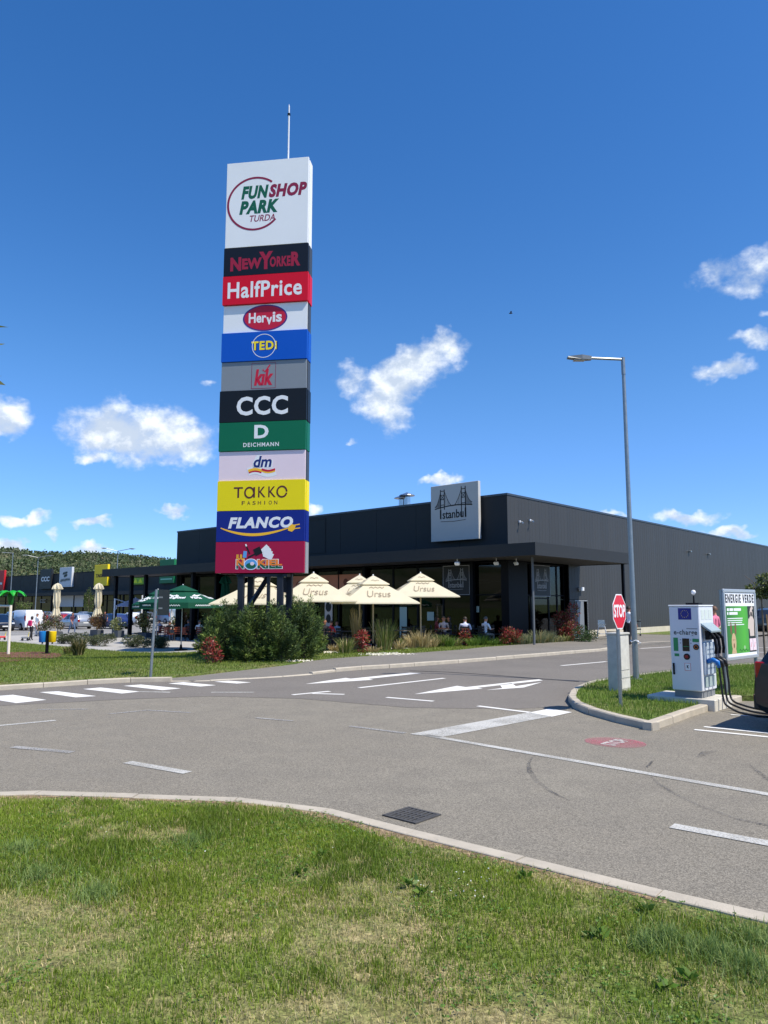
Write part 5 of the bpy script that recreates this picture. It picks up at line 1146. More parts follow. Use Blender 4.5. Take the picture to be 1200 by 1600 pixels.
def foreground_grass():
    poly = [(p.x, p.y) for p in FG]
    def scatter(n, x0, x1, y0, y1):
        x = rng.uniform(x0, x1, n); y = rng.uniform(y0, y1, n); k = inside(x, y, poly) & (np.abs(x) < y * .56 + .5); return x[k], y[k]
    x, y = scatter(720000, -4.8, 4.8, 2.6, 8.2)
    # distance to the kerb edge thins the sward; dry patches from noise
    e = np.array([(p.x, p.y) for p in FG_EDGE]); ed = np.full(len(x), 9.0)
    for i in range(len(e) - 1):
        a, b = e[i], e[i + 1]; ab = b - a; t = np.clip(((x - a[0]) * ab[0] + (y - a[1]) * ab[1]) / (ab @ ab), 0, 1)
        ed = np.minimum(ed, np.hypot(x - a[0] - ab[0] * t, y - a[1] - ab[1] * t))
    n1 = vnoise(x, y, .9, 1) * .38 + vnoise(x, y, .30, 2) * .34 + vnoise(x, y, .11, 3) * .28
    dry = np.clip((n1 - .54) * 5.4 + np.clip((4.7 - y) / 1.5, 0, 1) * .50 - np.clip((y - 5.0), 0, 1) * .3, 0, 1)
    dry = np.maximum(dry, np.clip(1 - (ed - .02) / (.10 + .28 * vnoise(x, y, .5, 5)), 0, 1) * .95)
    dens = np.clip(1.0 - dry * .62, .12, 1) * np.clip(y / 6.0, .55, 1.0) * np.clip((ed - .01) / (.05 + .30 * np.clip(vnoise(x, y, .45, 21) - .25, 0, 1)), .06, 1)
    k = rng.random(len(x)) < dens * .78; x, y, dry, ed = x[k], y[k], dry[k], ed[k]
    n = len(x); tuf = vnoise(x, y, .62, 8); lush = np.clip((tuf - .55) * 4, 0, 1) * (1 - dry)
    hgt = (.020 + .024 * rng.random(n) + .034 * lush * rng.random(n)) * (1 - .30 * dry) * np.where(rng.random(n) < .07, 1.7, 1)
    hue = vnoise(x, y, .45, 11) * .6 + rng.random(n) * .4
    g = mixc((.262, .345, .032), (.14, .228, .026), hue); g = g * (1 - lush[:, None] * .18)
    straw = rng.random(n) < (.05 + .62 * dry)
    st = mixc((.64, .53, .26), (.44, .38, .15), rng.random(n))
    c = np.where(straw[:, None], st, g) * (1 + rng.normal(0, .16, (n, 1)))
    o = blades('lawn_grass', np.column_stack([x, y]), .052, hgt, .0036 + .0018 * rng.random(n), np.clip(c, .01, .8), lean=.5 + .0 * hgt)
    tag(o, kind='stuff')
    # lying dead stems
    x, y = scatter(26000, -3.2, 3.6, 2.6, 5.6); n1 = vnoise(x, y, .9, 1) * .55 + vnoise(x, y, .33, 2) * .3 + vnoise(x, y, .12, 3) * .15
    k = rng.random(len(x)) < np.clip((n1 - .40) * 3.2, .03, 1); x, y = x[k], y[k]; n = len(x)
    o = blades('dry_grass', np.column_stack([x, y]), .056, rng.uniform(.025, .07, n), .0026, mixc((.68, .58, .33), (.44, .36, .18), rng.random(n)), lean=1.25); tag(o, kind='stuff')
foreground_grass()
def coarse_tuft(u, v, n, h, spread, cols, label=None, group=None, nm='grass_tuft'):
    p = G0(u, v, .06); a = rng.uniform(0, 2 * PI, n); r = spread * np.abs(rng.normal(0, .62, n))
    xy = np.column_stack([p.x + r * np.cos(a), p.y + r * np.sin(a)])
    o = blades(nm, xy, p.z - .01, h * rng.uniform(.35, 1.1, n), .005, mixc(*cols, rng.random(n)), lean=.75); return o
for (u, v, n, s_) in ((60, 1370, 900, .24), (150, 1400, 800, .2), (30, 1330, 600, .2), (1040, 1468, 700, .15), (1110, 1490, 900, .17), (1170, 1515, 900, .17), (1010, 1480, 400, .11), (1180, 1470, 500, .16), (300, 1316, 500, .22)):
    o = coarse_tuft(u, v, n, .10, s_, ((.17, .26, .055), (.28, .36, .12))); tag(o, kind='stuff')
# broad-leaved weeds
WG = [(940, 1468), (1080, 1533), (660, 1398), (640, 1385), (470, 1366), (498, 1340), (930, 1464), (1040, 1546), (822, 1372), (1010, 1425)]
for i, (u, v) in enumerate(WG):
    p = G0(u, v, .06); n = 9 + i % 4; a = rng.uniform(0, 2 * PI, n)
    Dv = np.column_stack([np.cos(a), np.sin(a), rng.uniform(.25, 1.1, n)]); P = np.tile(np.array([p.x, p.y, p.z + .012]), (n, 1)) + rng.normal(0, .012, (n, 3)) * np.array([1, 1, .2])
    V, Fq, C3 = leaf_quads(P, Dv, rng.uniform(.045, .085, n), rng.uniform(.022, .035, n), shade_cols((.12, .21, .03), n, .15, .05), .1)
    o = npmesh('broadleaf_weed', V, Fq, C3, LEAF)
    tag(o, 'broad leaved weed rosette %s' % ('beside the coarse tuft near the kerb', 'at the bottom of the grass by the coarse tufts', 'in the middle of the green sward', 'just above the middle weed in the sward', 'small one in the green towards the pavement side', 'pale one in the upper green of the grass', 'next to the one beside the coarse tuft', 'lowest one in the dry grass', 'one close to the kerb end of the sward', 'one between kerb and coarse tufts')[i], 'weed', 'weeds in the foreground grass')
def specks():
    V = []; 
    pts = []
    for _ in range(26): 
        p = G0(random.uniform(600, 780), random.uniform(1345, 1400), .10); pts.append((p.x, p.y, .085 + random.random() * .02))
    for _ in range(14):
        p = G0(random.uniform(20, 700), random.uniform(1275, 1330), .10); pts.append((p.x, p.y, .085 + random.random() * .02))
    P = np.array(pts); n = len(P); Dv = rng.normal(size=(n, 3)) * np.array([1, 1, .2])
    V, Fq, C3 = leaf_quads(P, Dv, .012, .011, np.tile(np.array([[.75, .75, .70]]), (n, 1))); tag(npmesh('white_flowers', V, Fq, C3, LEAF), kind='stuff')
specks()
def clover():
    x = rng.uniform(-4, 4, 16000); y = rng.uniform(2.7, 7.6, 16000); k = inside(x, y, [(p.x, p.y) for p in FG_EDGE] + [(8, -4), (-8, -4)]) & (vnoise(x, y, .55, 31) * .6 + vnoise(x, y, .2, 32) * .4 > .60); x, y = x[k], y[k]; n = len(x)
    P = np.column_stack([x, y, .066 + .014 * rng.random(n)]); P = np.repeat(P, 3, 0); a = np.repeat(rng.uniform(0, 6.28, n), 3) + np.tile(np.arange(3) * 2.09, n); Dv = np.column_stack([np.cos(a), np.sin(a), rng.uniform(.0, .35, 3 * n)])
    V, Fq, C3 = leaf_quads(P, Dv, rng.uniform(.010, .018, 3 * n), .013, shade_cols((.13, .24, .04), 3 * n, .18, .05)); tag(npmesh('clover_leaves', V, Fq, C3, LEAF), kind='stuff')
clover()
# island lawn, street lawn and strip
def scatter_poly(n, poly, ww=None):
    xs = [p.x for p in poly]; ys = [p.y for p in poly]; x = rng.uniform(min(xs), max(xs), n); y = rng.uniform(min(ys), max(ys), n)
    k = inside(x, y, [(p.x, p.y) for p in poly]) & (np.abs(x) < y * .57 + 1) & (y > 1); return x[k], y[k]
x, y = scatter_poly(150000, ISLP); n = len(x); hue = vnoise(x, y, .7, 4)
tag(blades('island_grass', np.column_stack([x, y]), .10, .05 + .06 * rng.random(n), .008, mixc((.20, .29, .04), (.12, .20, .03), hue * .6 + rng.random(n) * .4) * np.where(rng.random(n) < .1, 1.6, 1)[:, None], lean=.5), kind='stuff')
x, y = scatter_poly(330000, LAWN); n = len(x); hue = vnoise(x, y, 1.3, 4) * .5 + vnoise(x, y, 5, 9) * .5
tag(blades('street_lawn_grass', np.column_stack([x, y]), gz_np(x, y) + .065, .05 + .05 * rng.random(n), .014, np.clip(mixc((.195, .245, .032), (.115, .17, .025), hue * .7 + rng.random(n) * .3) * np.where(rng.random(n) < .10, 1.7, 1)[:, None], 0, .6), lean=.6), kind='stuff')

def evergreen(p, h, r, n, label, group, seed):
    """a loose evergreen of drooping sprays"""
    e = empty('evergreen_shrub', p, 0, label, 'shrub', group)
    mb = MB()
    for k in range(5):
        a = k * 1.26 + seed; mb.tube([(0, 0, -.1), (.15 * math.cos(a) * r, .15 * math.sin(a) * r, h * .4), (.28 * math.cos(a) * r, .28 * math.sin(a) * r, h * .62)], [.03, .022, .006], 5)
    mb.build('stem', mat('dark_bark', (.05, .04, .03), rough=.9), e)
    P = []; Dv = []; Ln = []; Cc = []
    ns = 84
    for s_ in range(ns):
        a = rng.uniform(0, 2 * PI); f = rng.random() ** .6; zz = h * (.03 + .95 * rng.random()); rr = r * (1.0 - .62 * (zz / h) ** 1.8) * (.35 + .65 * f)
        tip = np.array([rr * math.cos(a), rr * math.sin(a), zz + .34 * h * rng.random()]); base = np.array([.25 * tip[0], .25 * tip[1], max(.05, zz - .30 * h)])
        L_ = tip - base; m = int(n / ns); t = rng.random(m) ** .7
        c0 = np.array([(.05, .08, .024), (.075, .12, .028), (.13, .175, .04), (.035, .06, .02)][rng.integers(0, 4)])
        side = rng.normal(size=(m, 3)); side[:, 2] = side[:, 2] * .5 - .15
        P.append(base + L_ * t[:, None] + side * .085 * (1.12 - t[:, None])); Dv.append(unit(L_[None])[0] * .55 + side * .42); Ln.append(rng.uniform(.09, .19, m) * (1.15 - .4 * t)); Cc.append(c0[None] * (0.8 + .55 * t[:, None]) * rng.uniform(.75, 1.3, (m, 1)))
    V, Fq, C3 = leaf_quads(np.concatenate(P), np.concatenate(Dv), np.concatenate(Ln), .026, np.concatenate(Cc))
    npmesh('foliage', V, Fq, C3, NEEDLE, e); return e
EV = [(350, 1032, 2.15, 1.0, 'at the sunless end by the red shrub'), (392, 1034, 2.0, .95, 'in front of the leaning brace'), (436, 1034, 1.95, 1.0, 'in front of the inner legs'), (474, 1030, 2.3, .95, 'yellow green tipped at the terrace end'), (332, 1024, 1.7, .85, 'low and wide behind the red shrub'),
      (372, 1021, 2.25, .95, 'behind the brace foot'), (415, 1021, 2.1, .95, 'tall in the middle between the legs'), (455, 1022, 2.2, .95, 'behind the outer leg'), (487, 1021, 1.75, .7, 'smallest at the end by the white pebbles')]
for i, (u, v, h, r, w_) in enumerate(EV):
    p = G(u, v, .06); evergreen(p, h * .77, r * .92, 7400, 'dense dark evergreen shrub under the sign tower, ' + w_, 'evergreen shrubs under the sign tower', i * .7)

def shrub(p, rx, rz, n, ls, pal, label, group, cat='shrub', nm='shrub', stem=.0, clump=9, trunk=True):
    e = empty(nm, p, rng.uniform(0, 6), label, cat, group)
    cen = []; 
    for _ in range(clump):
        d = rng.normal(size=3); d /= np.linalg.norm(d); cen.append(np.array([d[0] * rx * .62, d[1] * rx * .62, stem + rz * (.52 + d[2] * .40)]))
    cen = np.array(cen); k = rng.integers(0, clump, n); d = unit(rng.normal(size=(n, 3)))
    P = cen[k] + d * rng.uniform(.25, 1, (n, 1)) ** .6 * np.array([rx, rx, rz * .5]) * .5; P[:, 2] = np.maximum(P[:, 2], .02)
    Dv = d + rng.normal(0, .5, (n, 3)) + np.array([0, 0, .35])
    pal = np.array(pal); c = pal[rng.integers(0, len(pal), n)] * rng.uniform(.7, 1.3, (n, 1)); c *= (.85 + .3 * rng.random(clump))[k][:, None]
    V, Fq, C3 = leaf_quads(P, Dv, ls * rng.uniform(.7, 1.3, n), ls * .5, np.clip(c, .004, .9), .06)
    npmesh('foliage', V, Fq, C3, LEAF, e)
    if trunk:
        mb = MB(); 
        for q in range(3 if stem < .3 else 1):
            a = q * 2.1; mb.tube([(0, 0, -.08), (.08 * rx * math.cos(a), .08 * rx * math.sin(a), stem * .6 + rz * .2), (.4 * rx * math.cos(a) * (stem < .3), .4 * rx * math.sin(a) * (stem < .3), stem + rz * .5)], [.022, .018, .006], 5)
        mb.build('stem', BARK, e)
    return e
REDP = [(.30, .035, .035), (.38, .06, .05), (.22, .03, .03), (.10, .11, .03), (.16, .10, .035), (.42, .16, .12)]
for (u, v, rx, rz, n, st, lab) in ((332, 1037, .33, .72, 330, .1, 'red leaved shrub in front of the evergreens under the sign tower'), (566, 1020, .30, .85, 500, .1, 'dark red young shrub among the terrace grasses by the white pebbles'),
                                   (727, 1009, .26, .75, 420, .35, 'small red and pink shrub on a thin stem before the terrace'), (797, 1008, .50, .78, 900, .75, 'red shrub with dark base at the corner of the restaurant'), (890, 1001, .72, 1.75, 2200, .05, 'large red leaved shrub beside the grey service door')):
    shrub(G(u, v, .06), rx, rz, n, .12, REDP, lab, 'red leaved shrubs')
# ornamental grasses and low plants along the terrace edge
GT = [((.20, .24, .06), (.13, .18, .045)), ((.52, .42, .22), (.38, .31, .14)), ((.16, .27, .04), (.12, .20, .035)), ((.25, .28, .15), (.17, .21, .10))]
GN = ['green', 'straw coloured', 'bright green', 'grey green']
def tuft(u, v, h, r, n, kind, label, nm='ornamental_grass', group='ornamental grasses along the terrace', dark=1.0, z=.06):
    p = G(u, v, z); a = rng.uniform(0, 2 * PI, n); rr = r * .45 * np.sqrt(rng.random(n))
    B0 = np.column_stack([rr * np.cos(a), rr * np.sin(a), np.zeros(n)]); out = np.column_stack([np.cos(a), np.sin(a), np.zeros(n)])
    hh = h * rng.uniform(.5, 1.05, n); sp_ = r * rng.uniform(.05, .75, n)
    m1 = B0 + out * (sp_ * .35)[:, None] + np.column_stack([np.zeros(n), np.zeros(n), hh * .62]); t1 = B0 + out * sp_[:, None] + np.column_stack([np.zeros(n), np.zeros(n), hh])
    b = rng.uniform(0, 2 * PI, n); dw = np.column_stack([np.cos(b), np.sin(b), np.zeros(n)]) * .011
    V = np.stack([B0 - dw, B0 + dw, m1 + dw, m1 - dw, t1 + dw * .25, t1 - dw * .25], 1).reshape(-1, 3); i = np.arange(n)[:, None] * 6
    c = mixc(*GT[kind], rng.random(n)) * dark
    if kind in (0, 3): c = np.where((rng.random(n) < .25)[:, None], mixc(*GT[1], rng.random(n)), c)
    o = npmesh(nm, V, np.concatenate([i + np.array([0, 1, 2, 3]), i + np.array([3, 2, 4, 5])]), np.repeat(np.clip(c, .01, .8), 6, 0), GRASS); o.location = p
    return tag(o, label, 'plant', group)
TU = [(522, 1019, .75, .35, 1), (540, 1021, 1.05, .5, 0), (556, 1015, 1.7, .3, 1), (582, 1020, .55, .45, 1), (600, 1017, 1.45, .65, 0), (622, 1016, .6, .5, 1), (632, 1012, 1.0, .4, 0), (646, 1013, 1.1, .55, 1), (660, 1013, 1.15, .6, 1), (674, 1012, 1.0, .5, 1), (688, 1011, 1.0, .5, 0), (700, 1011, .75, .5, 2), (712, 1010, .9, .5, 0),
      (738, 1010, .7, .5, 2), (752, 1009, .75, .6, 2), (768, 1009, .7, .5, 2), (782, 1008, .65, .5, 2), (812, 1008, .75, .5, 3), (826, 1007, 1.15, .5, 3), (842, 1006, 1.15, .6, 3), (858, 1005, .9, .5, 3), (872, 1004, .75, .5, 3), (884, 1003, .6, .5, 0), (645, 1006, 1.2, .5, 0), (810, 1001, 1.1, .5, 0), (690, 1005, 1.1, .5, 0), (760, 1003, .9, .5, 0), (850, 1000, 1.1, .5, 0), (510, 1013, 1.0, .3, 0), (612, 1009, 1.3, .4, 0)]
for i, (u, v, h, r, k) in enumerate(TU):
    x_ = (u - 505) / 390
    ref = 'by the white pebbles' if u < 645 else ('before the seated guests' if u < 735 else ('beside the corner red shrub' if u < 815 else 'towards the service door'))
    tuft(u, v, h * (.44 + .12 * (i % 3) + (.3 if h > 1.4 else 0)), r * .95, int(90 + 170 * r), k, '%s ornamental grass tuft %s, %s %s' % (GN[k], ref, 'number' if 0 else ('taller and slim' if h > 1.2 else 'waist high' if h >= .95 else 'low and loose' if h < .7 else 'knee high'), 'in the back row' if v < 1007 and u < 820 else 'in the front row'))
# dark grass clump and its pale neighbour on the lawn
tuft(122, 1025, .75, .42, 700, 0, 'round dark green grass clump on the lawn by the red play surface', 'grass_clump', 'grass clumps on the lawn', .32)
tuft(106, 1023, .42, .30, 260, 0, 'small pale green grass clump on the lawn beside the dark one', 'grass_clump', 'grass clumps on the lawn')
# low hedge plants between lawn and terrace
LOWP = [(.085, .105, .05), (.11, .13, .06), (.07, .09, .04), (.14, .15, .08)]
for i, (u, v, rx, rz, lab) in enumerate(((96, 1005, .55, .5, 'beside the yellow bin'), (112, 1005, .5, .55, 'second from the yellow bin'), (128, 1006, .5, .6, 'behind the dark grass clump'), (150, 1008, .45, .5, 'left of the pale slab gap'), (164, 1009, .6, .7, 'largest before the slab gap'), (207, 1010, .6, .62, 'under the bushy planter after the gap'), (224, 1011, .6, .6, 'between gap and sign pole'), (241, 1012, .6, .58, 'behind the sign pole'), (253, 1012, .45, .5, 'last before the terrace slab'), (914, 1004, .62, .75, 'round clipped one by the service door'))):
    shrub(G(u, v, .05), rx, rz, 1700, .075, LOWP if i < 9 else [(.04, .08, .022), (.06, .11, .03)], 'low grey green lavender bush, ' + lab if i < 9 else 'small round dark green bush on the pavement by the service door', 'low bushes at the lawn edge', nm='low_bush')
# white pebbles
def pebbles():
    P = []
    for (u0, u1, v0, v1, n) in ((575, 640, 1021, 1023.5, 420), (420, 495, 1031.5, 1033.5, 90), (500, 528, 1018, 1020, 120)):
        for _ in range(n): q = G(random.gauss((u0 + u1) / 2, (u1 - u0) * .28), random.gauss((v0 + v1) / 2, (v1 - v0) * .35), .085); P.append(q)
    mb = MB(); tet = [(1, 0, 0), (-.5, .87, 0), (-.5, -.87, 0), (0, 0, .8)]
    for q in P:
        s_ = random.uniform(.02, .055); a = random.random() * 6; mb.add([(q.x + s_ * (x * math.cos(a) - y * math.sin(a)), q.y + s_ * (x * math.sin(a) + y * math.cos(a)), q.z + s_ * z) for x, y, z in tet], [(0, 1, 3), (1, 2, 3), (2, 0, 3)])
    tag(mb.build('white_gravel', mat('white_pebble', S(222, 216, 200), rough=.8)), kind='stuff')
pebbles()
# ---------------------------------------------------------------- trees
def tree(p, h, cr, ch, n, ls, pal, label, group=None, stake=False, lean=0, nm='young_tree', tr=.05, clump=12, squash=1.0):
    e = empty(nm, p, 0, label, 'tree', group); zc_ = h - ch / 2
    mb = MB(); mb.tube([(0, 0, -.1), (lean * .3, 0, h * .35), (lean, 0, h - ch * .75), (lean, 0, h - ch * .3)], [tr, tr * .8, tr * .6, tr * .25], 7)
    for k in range(7):
        a = k * .9 + 1; mb.tube([(lean, 0, h - ch * .85 + .05 * k * ch), (lean + cr * .4 * math.cos(a), cr * .4 * math.sin(a), zc_ + (k % 3) * .1 * ch), (lean + cr * .8 * math.cos(a), cr * .8 * math.sin(a), zc_ + (k % 3 - .5) * .3 * ch)], [tr * .4, tr * .25, .006], 5)
    mb.build('trunk', BARK, e)
    if stake:
        for dx in (-.22, .22): mb = MB(); mb.tube([(dx, .1, -.1), (dx * .8, .1, 1.5)], .025, 6); mb.build('stake', mat('stake_wood', S(150, 118, 84), rough=.9), e)
    cen = unit(rng.normal(size=(clump, 3))) * np.array([cr * .66, cr * .66, ch * .33]); k = rng.integers(0, clump, n); d = unit(rng.normal(size=(n, 3)))
    P = np.array([lean, 0, zc_]) + cen[k] + d * rng.uniform(.2, 1, (n, 1)) ** .5 * np.array([cr, cr, ch * .5]) * .42
    pal = np.array(pal); c = pal[rng.integers(0, len(pal), n)] * rng.uniform(.7, 1.3, (n, 1)) * (.8 + .4 * rng.random(clump))[k][:, None]
    V, Fq, C3 = leaf_quads(P, d + rng.normal(0, .6, (n, 3)) + np.array([0, 0, -.2]), ls * rng.uniform(.7, 1.3, n), ls * .5, c, .08); npmesh('crown', V, Fq, C3, LEAF, e); return e
GP = [(.09, .14, .03), (.06, .10, .02), (.13, .18, .045), (.17, .20, .06)]
q = G0(1196, 1036, .1); tree((q.x, q.y, .08), 2.75, .56, .72, 1100, .12, [(.12, .15, .04), (.08, .11, .03), (.19, .21, .07), (.06, .08, .025)], 'small ball crowned tree with wooden stakes beside the poster board', None, True, tr=.035, nm='ball_tree')
q = G(36, 985, 0); tree(G(36, 978), 3.1, .75, 1.7, 700, .16, GP, 'young green car park tree behind the white van', 'car park trees')
tree(G(137, 975), 4.4, .55, 3.2, 800, .16, [(.11, .15, .03), (.08, .12, .025)], 'slim upright green tree beside the second folded parasol', 'car park trees')
# tree just outside the frame whose leaf tips reach in
tree(Vector((-5.60, 8.8, .07)), 5.75, .82, 2.6, 900, .22, [(.10, .13, .035), (.17, .19, .05), (.05, .075, .025), (.22, .2, .07)], 'young broad leaved tree on the street verge whose leaf tips show at the edge', None, tr=.06, nm='verge_tree')
# ---------------------------------------------------------------- planters
PLB = mat('planter_grey', S(72, 78, 84), rough=.6, var=.1)
def planter(u, v, w, h, label, fn):
    p = G(u, v, .02); e = empty('planter', p, TH, label, 'planter', 'planter boxes on the terrace')
    mb = MB(); t = .04
    mb.box(-w / 2, w / 2, -.25, .25, 0, h, bev=.01); mb.build('box', PLB, e); mb = MB(); mb.box(-w / 2 + t, w / 2 - t, -.21, .21, h, h + .012); mb.build('soil', mat('planter_soil', S(60, 46, 36), rough=1), e)
    fn(Vector((p.x, p.y, p.z + h))); return e
BRZ = [(.16, .085, .04), (.22, .13, .06), (.10, .09, .035), (.12, .06, .035)]
VAR = [(.30, .31, .14), (.20, .24, .09), (.42, .42, .24), (.12, .17, .06)]
PLG = 'shrubs in the terrace planters'
planter(151, 994, 1.15, .45, 'dark planter box below the bronze shrub and folded parasol', lambda p: shrub(p, .62, 1.0, 2200, .10, BRZ, 'bronze leaved shrub in a dark planter by the folded parasol', PLG, stem=.05))
planter(184, 996, .9, .5, 'dark planter box below the pale variegated shrub', lambda p: shrub(p, .55, .75, 1700, .10, VAR, 'pale cream variegated shrub in a dark planter by the white post', PLG, stem=.05))
planter(226, 996, 1.2, .35, 'dark planter box of the yellow green bush by the sign pole', lambda p: shrub(p, .75, 1.35, 1600, .13, [(.19, .20, .05), (.13, .14, .04), (.24, .22, .07), (.16, .12, .04)], 'yellow green feathery bush in a planter behind the sign pole', PLG, stem=.05))
FLW = [(.09, .12, .03), (.06, .09, .025), (.55, .50, .44), (.14, .05, .03), (.10, .10, .03)]
planter(70, 994, 1.1, .3, 'planter box of the cream flowered bush behind the blue bin', lambda p: shrub(p, .75, 1.25, 1100, .13, FLW, 'cream flowered rose bush behind the blue and yellow bins', PLG, stem=.05))
planter(90, 993, .7, .3, 'planter box of the rose bush under the first folded parasol', lambda p: shrub(p, .45, 1.1, 600, .13, FLW, 'cream flowered rose bush under the first folded parasol', PLG, stem=.05))
for (u, v, lab, pal) in ((272, 990, 'yellow green bush behind the wooden chairs', [(.2, .2, .05), (.13, .15, .04)]), (300, 989, 'pale green bush behind the seated guests', [(.2, .22, .09), (.13, .16, .05)]), (324, 986, 'pink flowered bush beside the evergreens', [(.35, .14, .12), (.12, .13, .04), (.4, .25, .2)])):
    planter(u, v, .8, .4, 'small planter box of the ' + lab, lambda p: shrub(p, .42, .8, 500, .13, pal, lab, PLG, stem=.05))

# ================================================================== PARASOLS
CREAM = mat('parasol_cream', S(232, 223, 196), rough=.85, var=.06, vscale=2); PGREEN = mat('parasol_green', S(0, 84, 60), rough=.8, var=.06, vscale=2); PGREY = mat('parasol_grey', S(208, 206, 224), rough=.8); WOOD = mat('pole_wood', S(176, 160, 128), rough=.6, var=.1)
def cloth(m):   # fabric lets some light through
    nt = m.node_tree; b = nt.nodes['Principled BSDF']; t = nt.nodes.new('ShaderNodeBsdfTranslucent'); x = nt.nodes.new('ShaderNodeMixShader'); x.inputs[0].default_value = .3
    src = b.inputs['Base Color']
    if src.is_linked: nt.links.new(src.links[0].from_socket, t.inputs['Color'])
    else: t.inputs['Color'].default_value = src.default_value
    nt.links.new(b.outputs[0], x.inputs[1]); nt.links.new(t.outputs[0], x.inputs[2]); nt.links.new(x.outputs[0], nt.nodes['Material Output'].inputs['Surface'])
for m_ in (CREAM, PGREEN, PGREY): cloth(m_)
def canopy_geo(mb, R, drop, z, sides, f0, f1, lift=0.0, val=0.0, rot=0.0):
    n = 8 if sides == 4 else sides; rings = 6; vs = []; per = []
    for k in range(n):
        a = rot + 2 * PI * k / n
        per.append((a, R if sides != 4 or k % 2 == 0 else R * math.cos(PI / 4)))
    for j in range(rings + 1):
        f = f0 + (f1 - f0) * j / rings
        for (a, r) in per: vs.append((r * f * math.cos(a), r * f * math.sin(a), z + lift - drop * (f ** 1.08) * (1.0 if sides != 4 else 1.0) - (.03 * math.sin(PI * f))))
    fs = []
    for j in range(rings):
        for k in range(n):
            l = (k + 1) % n; fs.append((j * n + k, (j + 1) * n + k, (j + 1) * n + l, j * n + l))
    if val:
        o = len(vs); vs += [(x * 1.005, y * 1.005, zz - val) for (x, y, zz) in vs[rings * n:rings * n + n]]
        for k in range(n): l = (k + 1) % n; fs.append((rings * n + k, o + k, o + l, rings * n + l))
    mb.add(vs, fs)
def face_frame(R, drop, z, ang, f, sides, lift=.012):
    apo = R * math.cos(PI / 4) if sides == 4 else R * math.cos(PI / sides)
    r = apo * f; zz = z - drop * f ** 1.08 - .03 * math.sin(PI * f); out = Vector((math.cos(ang), math.sin(ang), 0)); tan = Vector((-math.sin(ang), math.cos(ang), 0))
    upv = (Vector((0, 0, drop)) - out * apo).normalized(); nrm = tan.cross(upv).normalized()
    c = out * r + Vector((0, 0, zz)) + nrm * lift
    M = Matrix((tan, upv, nrm)).transposed().to_4x4(); M.translation = c; return M
def scribble(mb, M, w, h):    # a flourish standing for the printed script
    for k, (y0, amp, nn, x0, x1) in enumerate(((.22, .30, 17, -.42, .44), (-.20, .22, 13, -.30, .34))):
        pts = [(w * (x0 + (x1 - x0) * i / nn + .035 * math.sin(i * 1.7)), h * (y0 + amp * .5 * math.sin(i * 2.1 + k))) for i in range(nn + 1)]
        mb.strip(pts, [.02 + .022 * (i % 3) for i in range(nn + 1)], 0, .004, 0, M)
PRT = mat('parasol_print', S(160, 145, 124), rough=.8)
def parasol(u, v, Y, R, drop, m, sides, label, group, rot, tilt=(0, 0), val=.05, base_uv=None, pole_m=WOOD):
    ap = DP(u, v, Y); g = gz(ap.x, ap.y) + .02; zt = ap.z - g
    e = empty('parasol', (ap.x, ap.y, g), 0, label, 'parasol', group)
    mb = MB(); canopy_geo(mb, R, drop, zt - .10, sides, .16, 1.0, 0, val, rot); can = mb.build('canopy', m, e)
    mb = MB(); canopy_geo(mb, R, drop, zt, sides, .0, .36, 0, .03, rot); mb.build('vent', m, e)
    mb = MB(); mb.tube([(0, 0, 0), (0, 0, zt - .02)], .032, 10); mb.build('pole', pole_m, e)
    mb = MB(); mb.ball((0, 0, zt + .01), .035, n=8, k=5); mb.build('finial', WHITEM, e)
    n = 8
    for k in range(n):
        a = rot + 2 * PI * k / n; r = R if (sides != 4 or k % 2 == 0) else R * math.cos(PI / 4)
        mb = MB(); mb.tube([(r * .1 * math.cos(a), r * .1 * math.sin(a), zt - .16 - drop * .1), (r * .98 * math.cos(a), r * .98 * math.sin(a), zt - .13 - drop * .98)], .012, 4); mb.build('rib', pole_m, e)
    mb = MB(); mb.lathe([(.0, .0), (.34, .0), (.34, .06), (.08, .09), (.05, .3), (.0, .3)], 14); mb.build('base', DARKM, e)
    return e, can, zt
CG = 'cream parasols over the restaurant terrace'
for (u, v, Y, R, dr, rot, lab) in ((657, 895, 34.2, 2.15, .98, TH + .05, 'cream parasol standing before the bridge window sign, farthest along the terrace'),
                                   (583, 899, 30.6, 2.2, 1.02, TH + PI / 2 + .18, 'cream parasol closest to the street, overlapping the one behind it'),
                                   (562, 898, 33.6, 2.1, 1.0, TH - .1, 'cream parasol half hidden behind the front middle one'),
                                   (490, 895, 29.8, 2.2, 1.02, TH + .12, 'cream parasol beside the outer leg of the sign tower'),
                                   (406, 901, 29.4, 2.25, .96, TH - .08, 'cream parasol seen between the legs of the sign tower')):
    e, can, zt = parasol(u, v, Y, R, dr, CREAM, 4, lab, CG, rot + PI / 4 - PI / 4)
    for k in range(4):
        ang = rot + PI / 4 + k * PI / 2; mb = MB(); put_text(mb, 'Ursus', -R * .22, -R * .13, R * .22, R * .08, .004, 0, 0, face_frame(R, dr, zt - .10, ang, .64, 4, .02), bold=.0, shear=.3); mb.strip([(R * (-.14 + .04 * i), R * (.17 + (.04 if i % 2 else 0))) for i in range(8)], .045, 0, .004, 0, face_frame(R, dr, zt - .10, ang, .64, 4, .02)); mb.build('print', PRT, can)
        mb = MB(); mb.strip([(-.16, 0), (-.08, .05), (0, -.03), (.08, .05), (.16, 0)], .03, 0, .004, 0, face_frame(R, dr, zt, ang, .24, 4, .02)); mb.build('print', PRT, can)
